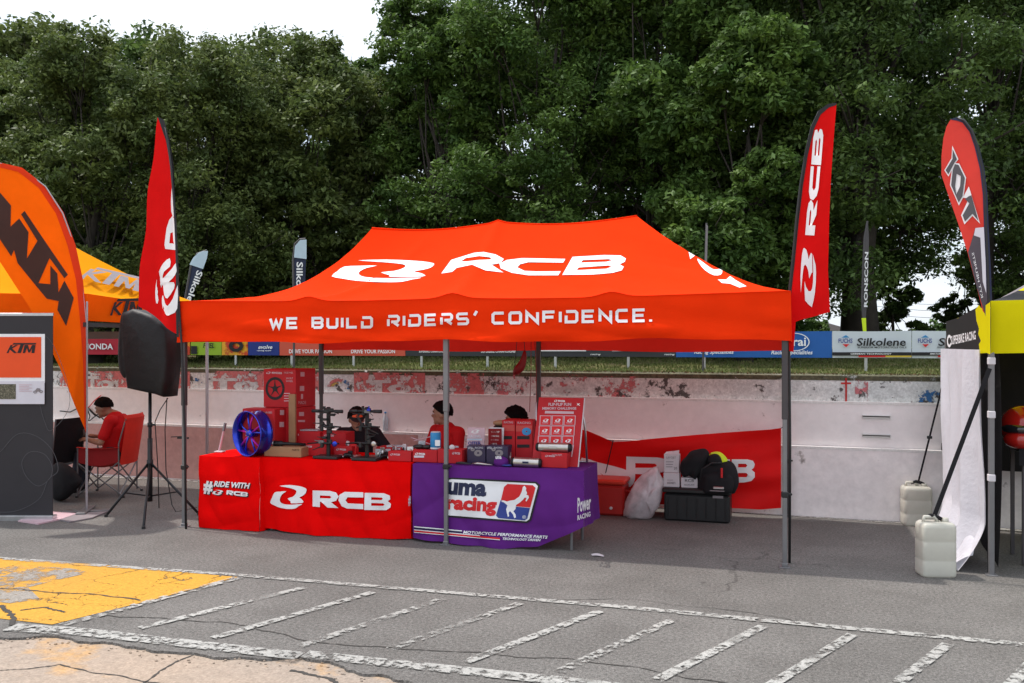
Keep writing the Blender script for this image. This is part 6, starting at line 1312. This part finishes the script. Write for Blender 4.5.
# red cooler box
p = G(608, 516); t = thing('cooler_box', 'red plastic cooler box with a lid behind the purple table', 'cooler', (p.x, p.y, 0)); x0, x1 = WY(588, 500, p.y).x, WY(625, 500, p.y).x; zt_ = WY(608, 485, p.y).z
mb = MB(); mb.box(((x0+x1)/2, p.y+.17, zt_/2), (x1-x0-.02, .34, zt_-.004), .025); mb.build('body', M['cooler'], t); mb = MB(); mb.box(((x0+x1)/2, p.y+.17, zt_+.03), (x1-x0+.01, .37, .055), .018); mb.build('lid', mat('bright_red_lid', (.62, .04, .02), .4, .06, 5), t)
mb = MB(); mb.lathe([(.018, 0), (.018, .012), (.012, .018)], 12, Matrix.Translation((WY(611, 509, p.y).x, p.y, .09)) @ Matrix.Rotation(pi/2, 4, 'X')); mb.build('drain_plug', M['whitebox'], t)
for s_ in (-1, 1): mb = MB(); xx = (x0+x1)/2+s_*(x1-x0)/2; mb.tube([(xx, p.y+.06, zt_-.06), (xx+s_*.03, p.y+.08, zt_-.08), (xx+s_*.03, p.y+.26, zt_-.08), (xx, p.y+.28, zt_-.06)], .009, 6); mb.build('handle', M['cooler'], t, True)
# plastic bag of rubbish
gb = G(642, 520); hbag = plane_hit(Vector((0, gb.y+.12, 0)), (0, 1, 0))
bg_ = blob('rubbish_bag', [(626, 519), (625, 506), (630, 492), (639, 478), (650, 469), (657, 466.5), (660, 471), (663, 482), (661, 494), (658, 508), (652, 516), (648, 521), (636, 522)], hbag, .30, M['bag'])
r_ = random.Random(2)
for v in bg_.data.vertices: n_ = mnoise.noise(v.co*7)*.03+mnoise.noise(v.co*19)*.022; v.co += Vector((n_, n_*1.5, n_*.5)); v.co.z = max(.004, v.co.z)
tag(bg_, 'cloudy white plastic rubbish bag slumped left of the black crate', 'bag')
# black crate
g0, g1 = G(662.5, 521), G(732, 523.5); yc = 8.0
yc = (g0.y+g1.y)/2; xa, xb = WY(662.5, 510, yc).x, WY(731.5, 510, yc).x; zt_ = WY(690, 488.5, yc).z
cr_ = thing('storage_crate', 'large black plastic storage crate in front of the red cloth banner', 'crate', ((xa+xb)/2, yc+.2, 0))
mb = MB(); mb.box(((xa+xb)/2, yc+.2, (zt_-.06)/2), (xb-xa-.03, .40, zt_-.064), .02); mb.build('body', M['blackplastic'], cr_); mb = MB(); mb.box(((xa+xb)/2, yc+.2, zt_-.028), (xb-xa, .44, .05), .012); mb.build('lid', M['blackplastic'], cr_)
for k in range(7): xx = xa+.06+(xb-xa-.12)*k/6; mb = MB(); mb.box((xx, yc-.004, zt_*.42), (.012, .014, zt_*.6), .003); mb.build('rib', M['blackplastic'], cr_)
mb = MB(); mb.box((WY(718, 498, yc).x, yc-.008, WY(718, 497, yc).z), (.11, .008, .028), .002); mb.build('label_plate', M['grey_print'], cr_)
def cbx(label, x0, x1, yt, z0, yd, dep, rz=0):
    a, c = WY(x0, yt, yd), WY(x1, yt, yd); z1 = a.z; t = thing('white_carton', label, 'box', ((a.x+c.x)/2, yd+dep/2, z0), 'small white cartons on the black crate'); mb = MB(); mb.box(((a.x+c.x)/2, yd+dep/2, (z0+z1)/2), (c.x-a.x, dep, z1-z0), .004); mb.build('carton', M['whitebox'], t); return t, plane_hit(Vector((0, yd, 0)), (0, 1, 0)), z1, a, c
yk = yc+.04
t, hq, z1, a, c = cbx('lower left small white carton standing on the black crate', 663.5, 679.3, 472.5, zt_, yk, .15); btext('RACING', 667.5, 479.5, 673, 480.8, hq, M['grey_print'], t); btext('RCB PARTS', 667.5, 482, 675.5, 484, hq, M['black_print'], t)
t, hq, z2, a, c = cbx('upper small white carton with an open flap, topmost on the crate', 664, 679, 454.5, z1+.002, yk+.01, .14); btext('LAVOJET', 666.5, 456.5, 676, 459.3, hq, M['grey_print'], t)
for yy in (461.5, 464, 466.5): sheet('print_line', q4(666, yy, 671+yy % 3, yy+.7), hq, M['grey_print'], t, .002)
btext('20', 673.8, 467, 677, 469.5, hq, M['black_print'], t)
mb = MB(); P, Q = Vector((a.x, yk+.01, z2)), Vector((c.x, yk+.01, z2)); top = WY(679, 449.5, yk); mb.add([P, Q, Q+Vector((.0, .03, .045)), P+Vector((.02, .06, .02)), P+Vector((0, 0, .004)), Q+Vector((0, 0, .004)), Q+Vector((0, .03, .049)), P+Vector((.02, .06, .024))], [(0, 1, 2, 3), (7, 6, 5, 4), (0, 4, 5, 1), (1, 5, 6, 2), (2, 6, 7, 3), (3, 7, 4, 0)]); mb.build('flap', M['whitebox'], t)
t, hq, z3, a, c = cbx('lower right small white carton half under the black jacket', 681, 697.5, 477.5, zt_, yk, .15); btext('RCB', 685, 479, 694, 482, hq, M['black_print'], t); btext('RACING BOY', 684.5, 484, 694.5, 485.6, hq, M['black_print'], t)
# black jacket slumped on the cartons, backpack, neon vest
hj = plane_hit(Vector((0, yk-.0, 0)), (0, 1, 0))
j = blob('jacket', [(680, 470), (681, 462), (686, 456), (691, 451), (699, 449), (705, 448.5), (709, 452), (708, 460), (704, 468), (698, 476), (695, 480), (689, 476), (683, 477)], plane_hit(Vector((0, yk+.03, 0)), (0, 1, 0)), .20, M['black_cloth']); 
for v in j.data.vertices: n_ = mnoise.noise(v.co*9)*.02; v.co += Vector((n_*.5, n_, 0))
tag(j, 'dark crumpled jacket slumped over the small white cartons', 'jacket')
bp = thing('backpack', 'bulky black backpack with a red strap tag on the black crate', 'backpack', (WY(715, 480, yk).x, yk+.1, zt_))
o = blob('pack_body', [(698, 492), (697, 478), (700, 466), (708, 461), (722, 460), (732, 462), (737, 470), (739, 482), (736, 491), (732, 494), (716, 495), (704, 495)], plane_hit(Vector((0, yk+.06, 0)), (0, 1, 0)), .26, M['black_cloth'], bp)
for v in o.data.vertices: v.co += Vector((0, mnoise.noise(v.co*8)*.02, 0))
o = blob('front_pocket', [(703, 491), (703, 477), (709, 473), (727, 473), (733, 479), (733, 490), (727, 494), (709, 494)], plane_hit(Vector((0, yk-.06, 0)), (0, 1, 0)), .10, M['black_cloth'], bp)
hj2 = plane_hit(Vector((0, yk-.125, 0)), (0, 1, 0)); mb = MB(); P, Q = hj2(721.5, 468), hj2(722, 478); mb.box((P+Q)/2, (.022, .012, abs(P.z-Q.z)), .003); mb.build('strap_tag', M['redprint'], bp); mb = MB(); P = hj2(718.5, 488); mb.box(P, (.11, .012, .026), .008); mb.build('reflector', M['alu'], bp); P = hj2(717, 491); mb = MB(); mb.box(P, (.15, .012, .012), .003); mb.build('zip', M['grey_print'], bp)
mb = MB(); mb.tube([hj2(700, 480), hj2(702, 469), hj2(712, 463), hj2(722, 463)], .008, 5); mb.build('shoulder_strap', M['blackplastic'], bp, True)
hv = plane_hit(Vector((0, yk+.08, 0)), (0, 1, 0)); vt = thing('cap_and_vest', 'black cap with neon yellow rim lying on top of the backpack', 'cap', hv(718, 462))
blob('vest', [(709, 463), (709, 455), (713, 452), (720, 452), (726, 457), (728, 463), (722, 466)], hv, .16, M['neon'], vt); blob('crown', [(708, 465), (707, 459), (711, 454.5), (717, 454), (721, 458), (722, 464), (716, 467)], plane_hit(Vector((0, yk+.0, 0)), (0, 1, 0)), .14, M['black_cloth'], vt)
P = G(597, 556); mb = MB(); mb.grid(lambda u, v: (P.x-.05+.11*u+.01*sin(v*5), P.y-.03+.06*v, .006+.012*sin(pi*u)*(.5+.5*v)), 6, 4); tag(mb.build('paper_scrap', M['whitebox'], smooth=True), 'small crumpled white paper scrap on the asphalt right of the purple table', 'paper')

# ================================================================ CAMPING CHAIRS AND PEOPLE
gc = G(96, 497)
ch = thing('camping_chair', 'red folding camping chair with crossed legs holding a seated man', 'chair', (gc.x, gc.y, 0), 'folding camping chairs between the tents')
CX, CY = G(97, 498).x-.06, G(97, 498).y+.28     # chair centre, the sitter faces left
def cpt(f, s, z): return Vector((CX-f*.955-s*.28, CY+s*.955-f*.28, z))   # f forward (to the left), s sideways
for s_ in (-.27, .27):
    for a, b in (((.26, s_, .42), (-.30, s_, .02)), ((.28, s_, .02), (-.24, s_, .44))): mb = MB(); mb.tube([cpt(*a), cpt(*b)], .009, 7); g = mb.build('leg', M['polegrey'], ch); mb = MB(); mb.tube([cpt(*(b if a[2] > .1 else a)), cpt(*(b if a[2] > .1 else a))-Vector((0, 0, .019))], .018, 7); mb.build('foot', M['blackplastic'], g)
    mb = MB(); mb.tube([cpt(-.24, s_, .02), cpt(-.24, s_, .66), cpt(-.33, s_, .98)], .009, 7); mb.build('back_post', M['polegrey'], ch); mb = MB(); mb.tube([cpt(.27, s_, .02), cpt(.27, s_, .62)], .009, 7); mb.build('arm_post', M['polegrey'], ch)
    mb = MB(); mb.grid(lambda u, v: cpt(.28-.54*u, s_+(-.035+.07*v), .625-.02*sin(pi*u)), 10, 3); mb.build('armrest', M['chaircloth'], ch, True)
for f_ in (.27, -.25):
    for a, b in (((f_, -.27, .04), (f_, .27, .42)), ((f_, .27, .04), (f_, -.27, .42))): mb = MB(); mb.tube([cpt(*a), cpt(*b)], .009, 7); mb.build('leg', M['polegrey'], ch)
mb = MB(); mb.grid(lambda u, v: cpt(.29-.54*u, -.27+.54*v, .43-.09*sin(pi*v)*sin(pi*min(1, u*1.0+.1))+.0), 14, 12); mb.grid(lambda u, v: cpt(-.25-.09*u-.05*sin(pi*v), -.27+.54*v, .40+.58*u), 14, 12); mb.build('seat_cloth', M['chaircloth'], ch, True)
mb = MB(); mb.grid(lambda u, v: cpt(-.33-.05*sin(pi*u)+.10*v*(1-v), -.29+.58*u, .97+.07*sin(pi*v)-.04*v), 12, 6); mb.build('headrest', M['chaircloth'], ch, True)
mb = MB()
for s_ in (-.27,): mb.grid(lambda u, v: cpt(.27-.5*u, s_, .61-(.17+.05*sin(pi*u))*v), 10, 5)
mb.build('side_panel', mat('dark_red_chair_cloth', (.30, .008, .010), .8, .1, 6), ch, True)
# black chair left of it
bx, by = G(52, 503).x-.42, G(52, 500).y+.05
kc = thing('camping_chair', 'black folding camping chair half hidden behind the charcoal roll-up display', 'chair', (bx, by, 0), 'folding camping chairs between the tents')
mb = MB(); mb.tube([(bx+.22, by, .02), (bx+.22, by, .60), (bx+.27, by, .98)], .010, 7); mb.build('back_post', M['polegrey'], kc); mb = MB(); mb.tube([(bx+.22, by+.5, .02), (bx+.22, by+.5, .60), (bx+.27, by+.5, .98)], .010, 7); mb.build('back_post', M['polegrey'], kc)
mb = MB(); mb.grid(lambda u, v: (bx+.18+.09*u+.05*sin(pi*v), by+.5*v, .42+.56*u), 10, 8); mb.grid(lambda u, v: (bx-.28+.48*u, by+.5*v, .44-.06*sin(pi*v)), 10, 8); mb.build('seat_cloth', M['black_cloth'], kc, True)
for a, b in (((-.28, 0, .44), (.2, 0, .02)), ((-.28, 0, .02), (.2, 0, .44)), ((-.28, .5, .44), (.2, .5, .02)), ((-.28, .5, .02), (.2, .5, .44))): mb = MB(); mb.tube([(bx+a[0], by+a[1], a[2]), (bx+b[0], by+b[1], b[2])], .009, 6); mb.build('leg', M['polegrey'], kc)
hk2 = plane_hit(Vector((0, by-.1, 0)), (0, 1, 0)); o = blob('duffel_bag', [(52, 497), (50, 480), (53, 466), (60, 462), (70, 466), (78, 474), (82, 482), (76, 490), (68, 498), (60, 501)], hk2, .30, M['black_cloth']); tag(o, 'dark slumped duffel bag on the ground between the roll-up display and the red chair', 'bag')
for v in o.data.vertices: v.co.z = max(.004, v.co.z)
# tangled cable at the wall
hw = wallhit(.02); mb = MB(); mb.tube([hw(60, 411), hw(70, 412), hw(80, 407), hw(86, 406), hw(92, 412), hw(100, 418)], .010, 5); mb.tube([hw(86, 406), hw(90, 416), hw(88, 422), hw(98, 414), hw(104, 420)], .009, 5); mb.tube([hw(92, 412), hw(88, 408), hw(96, 416)], .014, 5); o = mb.build('hanging_cable', M['blackplastic'], smooth=True); tag(o, 'dark tangled cable hanging on the wall behind the orange flag tip', 'cable'); mb = MB(); mb.tube([hw(88, 408), hw(95, 400), hw(101, 395.5)], .007, 5); tag(mb.build('twine', M['redprint']), 'short red cord end sticking up above the tangled cable on the wall', 'cord')

def remeshed(name, parts, m, parent, vox=.011, smooth=4):
    mb = MB()
    for p in parts:
        if p[0] == 't': mb.tube(p[1], p[2], p[3] if len(p) > 3 else 12); n_ = 12; [mb.sphere(c, r, 10, 6) for c, r in ((p[1][0], p[2][0]), (p[1][-1], p[2][-1]))]
        else: mb.sphere(p[1], p[2], 16, 12, p[3] if len(p) > 3 else None)
    o = mb.build(name, m, parent, True); md = o.modifiers.new('r', 'REMESH'); md.mode = 'VOXEL'; md.voxel_size = vox; md.use_smooth_shade = True
    if smooth: s_ = o.modifiers.new('s', 'SMOOTH'); s_.iterations = smooth; s_.factor = .5
    return o
def person(label, pel, face, lean=.0, headturn=0, headdown=0, arms=None, shirt='redshirt', trousers='darkjeans', legs=None, hair=True, cap=None, twist=0):
    """seated person; pel = pelvis on the seat, face = heading of the chest (radians, 0 = +x)"""
    t = thing('person', label, 'person', (pel[0], pel[1], 0)); T = Matrix.Translation(pel) @ Matrix.Rotation(face-pi/2, 4, 'Z')  # local: x right, y forward
    def L_(x, y, z): return T @ Vector((x, y, z))
    sh = lambda s_: L_(s_*.185, lean*.9-.01, .44)
    ch_, nk = L_(0, lean*.7, .34), L_(0, lean*1.0+.01, .52); hc_ = L_(0, lean*1.1+.04+headdown*.3, .64-headdown*.15)
    HT = Matrix.Translation(hc_) @ Matrix.Rotation(face-pi/2+headturn, 4, 'Z') @ Matrix.Rotation(-headdown, 4, 'X')
    def Hh(x, y, z): return HT @ Vector((x, y, z))
    parts = [('t', [L_(0, 0, .03), L_(0, lean*.3, .18), ch_, L_(0, lean*.95, .45)], [.135, .13, .145, .10]), ('t', [sh(-1), sh(1)], [.062, .062]), ('t', [L_(0, lean*.95-.01, .44), nk, Hh(0, -.01, -.05)], [.062, .054, .05]),
      ('s', (0, 0, .02), (.076, .095, .10), HT), ('s', (0, .025, -.045), (.056, .066, .062), HT), ('s', (0, .075, -.085), (.026, .020, .020), HT), ('s', (0, .098, -.012), (.013, .020, .018), HT), ('s', (0, .088, .012), (.010, .014, .026), HT),
      ('s', (-.077, -.002, -.005), (.010, .020, .030), HT), ('s', (.077, -.002, -.005), (.010, .020, .030), HT), ('s', (0, .088, -.045), (.024, .010, .007), HT), ('s', (0, .086, -.056), (.020, .010, .007), HT), ('s', (0, .080, .038), (.05, .016, .010), HT)]
    slv = []
    for s_, (el_, wr) in zip((-1, 1), arms):
        e, w_ = L_(*el_), L_(*wr); a = sh(s_); parts += [('t', [a, a.lerp(e, .5), e], [.052, .047, .038]), ('t', [e, e.lerp(w_, .35), w_], [.039, .038, .025])]; slv.append(('t', [a, a.lerp(e, .45), a.lerp(e, .72)], [.068, .066, .066]))
        d = (w_-e).normalized(); up_ = Vector((0, 0, 1)); sd = d.cross(up_).normalized(); pn = sd.cross(d).normalized(); pc = w_+d*.045
        parts += [('t', [w_, w_+d*.03, w_+d*.07], [.024, .030, .028]), ('t', [w_+d*.04-sd*.018, w_+d*.08-sd*.018], [.020, .019]), ('t', [w_+d*.04+sd*.018, w_+d*.08+sd*.018], [.020, .019])]
        for k, ln in enumerate((.062, .075, .070, .055)):
            o = w_+d*.085+sd*(-.030+.020*k); k1 = o+d*ln*.5-pn*.006; parts.append(('t', [o, k1, k1+d*ln*.35-pn*ln*.38], [.0095, .0088, .0075], 8))
        parts.append(('t', [w_+d*.02-sd*s_*-.028, w_+d*.05-sd*s_*-.048-pn*.01, w_+d*.08-sd*s_*-.050-pn*.025], [.013, .011, .009], 8))
    if legs is None: legs = [((-.12, .43, .02), (-.13, .42, -.36)), ((.12, .43, .02), (.13, .42, -.36))]
    tro = [('t', [L_(-.09, .0, .01), L_(.09, 0, .01)], [.125, .125])]
    for s_, (kn, an) in zip((-1, 1), legs):
        hq, k_, a_ = L_(s_*.09, .02, 0), L_(*kn), L_(*an); parts += [('t', [hq, hq.lerp(k_, .5), k_], [.085, .07, .05]), ('t', [k_, k_.lerp(a_, .3), a_], [.05, .052, .034])]; tro += [('t', [hq, hq.lerp(k_, .5), k_], [.098, .085, .068]), ('t', [k_, k_.lerp(a_, .4), a_.lerp(k_, .08)], [.067, .066, .058])]
        f_ = Vector((T.to_3x3() @ Vector((0, 1, 0)))); remeshed('shoe', [('t', [a_-Vector((0, 0, .02))-f_*.02, a_+f_*.07-Vector((0, 0, .035)), a_+f_*.16-Vector((0, 0, .048))], [.048, .045, .034])], M['black_print'], t, .012, 3)
    body = remeshed('body', parts, M['skin'], t, .0085, 4)
    shp = [('t', [L_(0, .0, .0), L_(0, lean*.3, .18), ch_, L_(0, lean*.93, .44)], [.158, .152, .163, .118]), ('t', [sh(-1)-Vector((0, 0, .004)), sh(1)-Vector((0, 0, .004))], [.076, .076]), ('t', [L_(0, lean*.95, .45), L_(0, lean*.98, .49)], [.078, .066])]+slv
    remeshed('shirt', shp, M[shirt], t, .013, 3); remeshed('trousers', tro, M[trousers], t, .015, 3)
    # eyes and brows
    for s_ in (-1, 1):
        mb = MB(); mb.sphere((s_*.030, .082, .014), (.012, .009, .007), 10, 6, HT); e = mb.build('eye', M['whitebox'], t, True); mb = MB(); mb.sphere((s_*.030, .089, .014), (.0055, .004, .0055), 8, 6, HT); mb.build('pupil', M['black_print'], e, True)
        mb = MB(); mb.tube([HT @ Vector((s_*.014, .092, .034)), HT @ Vector((s_*.032, .091, .040)), HT @ Vector((s_*.05, .078, .034))], [.004, .005, .003], 6); mb.build('eyebrow', M['hair'], t, True)
    if hair:
        def hf_(u, v):
            th = 2*pi*u; s1 = sin(th); ph = (pi*.5+(.16+.30*(-s1)**1.5 if s1 < 0 else .16-.70*s1**.8)+.05*mnoise.noise(Vector((cos(th)*5, sin(th)*5, 2))))*v; n_ = 1+(.05 if hair != 'curly' else .16)*mnoise.noise(Vector((cos(th)*sin(ph)*6, sin(th)*sin(ph)*6, cos(ph)*6)))+(0 if hair != 'curly' else .08)*mnoise.noise(Vector((cos(th)*sin(ph)*15, sin(th)*sin(ph)*15, cos(ph)*15)))
            k = 1.0 if hair != 'curly' else 1.12
            return HT @ Vector((.088*k*n_*sin(ph)*cos(th), -.006+.106*k*n_*sin(ph)*sin(th), .028+.108*k*n_*cos(ph)))
        mb = MB(); mb.grid(hf_, 40, 18); o = mb.build('hair', M['hair'], t, True); md = o.modifiers.new('s', 'SOLIDIFY'); md.thickness = .012
    return t, HT, L_
# man in the red camping chair, facing left, looking down at his phone
P0 = cpt(-.08, 0, .50); PF = pi+.28
t, HT, L_ = person('man in a red shirt seated in the red camping chair, seen from the side', P0, PF, lean=.0, headturn=0.1, headdown=.35, arms=[((-.27, .06, .18), (-.12, .30, .20)), ((.27, .06, .18), (.12, .30, .22))], legs=[((-.11, .40, .0), (-.11, .46, -.40)), ((.11, .40, .0), (.11, .46, -.40))])
ph = thing('phone', 'small dark phone held by the man in the red camping chair', 'phone', L_(0, .40, .24)); mb = MB(); mb.box((0, .40, .25), (.075, .012, .14), .004, Matrix.Translation(P0) @ Matrix.Rotation(PF-pi/2, 4, 'Z')); mb.build('case', M['blackplastic'], ph); mb = MB(); mb.box((0, .393, .25), (.066, .003, .125), 0, Matrix.Translation(P0) @ Matrix.Rotation(PF-pi/2, 4, 'Z')); mb.build('screen', M['visor'], ph)
def stool(x, y, h, lab):
    t = thing('stool', lab, 'stool', (x, y, 0), 'low stools behind the tables'); mb = MB(); mb.box((x, y, h-.015), (.34, .34, .03), .01); mb.build('seat', M['cooler'], t)
    for dx in (-.13, .13):
        for dy in (-.13, .13): mb = MB(); mb.tube([(x+dx, y+dy, h-.03), (x+dx*1.15, y+dy*1.15, 0)], [.018, .014], 6); mb.build('leg', M['cooler'], t)
# man with the cap behind the right display stand, leaning over the table to the right
hp2 = WY(358, 414, 8.95); pz = hp2.z-.655; P2 = Vector((hp2.x-.03, 9.05, pz))
t, HT, L_ = person('man in a black shirt wearing a colourful cap, leaning behind the right display stand', P2, radians(-72), lean=.10, headturn=.25, headdown=.25, arms=[((-.36, .10, .20), (-.50, .33, .20)), ((.27, .12, .20), (.12, .48, .24))], shirt='blackshirt', hair=True)
cpf = lambda u, v: HT @ Vector((.092*sin(pi*.5*v*1.02)*cos(2*pi*u), -.004+.110*sin(pi*.5*v*1.02)*sin(2*pi*u), .034+.105*cos(pi*.5*v*1.02)))
cp = thing('cap', 'black cap with an orange and white front worn by the man in the black shirt', 'cap', HT.translation); mb = MB(); mb.grid(cpf, 32, 12); mb.build('crown', M['black_print'], cp, True)
mb = MB(); mb.grid(lambda u, v: HT @ Vector((.094*sin(pi*.5*(.35+.5*v))*cos(.9+1.3*u), -.003+.113*sin(pi*.5*(.35+.5*v))*sin(.9+1.3*u), .036+.107*cos(pi*.5*(.35+.5*v)))), 12, 6); mb.build('front_panel', M['orangeprint'], cp, True)
mb = MB(); mb.grid(lambda u, v: HT @ Vector((.075*cos(pi*u)*(1-.1*v), .09*sin(pi*u)**.5*.6+.05+.07*v*sin(pi*u), .045-.015*v)), 12, 4); mb.build('peak', M['black_print'], cp, True)
hch = plane_hit(L_(0, .14, .3)+Vector((0, -.02, 0)), (0, 1, 0)); stool(P2.x, P2.y, pz-.12, 'low red stool under the man with the cap')
for s_, xx, yy, w_, mm in (('RCB', 352, 435, 10, 'redprint'), ('VR', 372, 434.5, 4.5, 'neon')):
    pass
# man in profile facing left behind the front tent pole
hp3 = WY(441, 412, 9.0); pz3 = hp3.z-.655; P3 = Vector((hp3.x+.06, 9.08, pz3))
t, HT, L_ = person('man in a red shirt in profile facing left behind the front tent pole', P3, radians(-118), lean=.04, headturn=radians(-48), headdown=.05, arms=[((-.24, .10, .16), (-.06, .34, .14)), ((.26, .10, .16), (.10, .36, .13))])
stool(P3.x, P3.y, pz3-.12, 'low red stool under the man facing left')
hp4 = WY(521, 417, 9.25); pz4 = hp4.z-.66; P4 = Vector((hp4.x, 9.28, pz4))
t, HT, L_ = person('curly haired man whose head shows above the striped red cartons', P4, radians(-125), lean=.02, headturn=radians(-45), headdown=.1, arms=[((-.24, .06, .16), (-.08, .30, .10)), ((.24, .06, .16), (.08, .30, .10))], hair='curly')
stool(P4.x, P4.y, pz4-.12, 'low red stool under the curly haired man')
# water bottle on the wall ledge
wb = hw(385, 432); t = thing('water_bottle', 'clear water bottle with a cyan cap on the wall ledge right of the capped man', 'bottle', (wb.x, wb.y, .79)); T = Matrix.Translation((wb.x, wb.y+.01, .792)); mb = MB(); mb.lathe([(.028, 0), (.032, .01), (.032, .13), (.026, .17), (.012, .20), (.012, .215)], 16, T); mb.build('body', M['clear'], t, True); mb = MB(); mb.lathe([(.014, .215), (.014, .235)], 12, T); mb.build('cap', M['bluecan'], t, True)
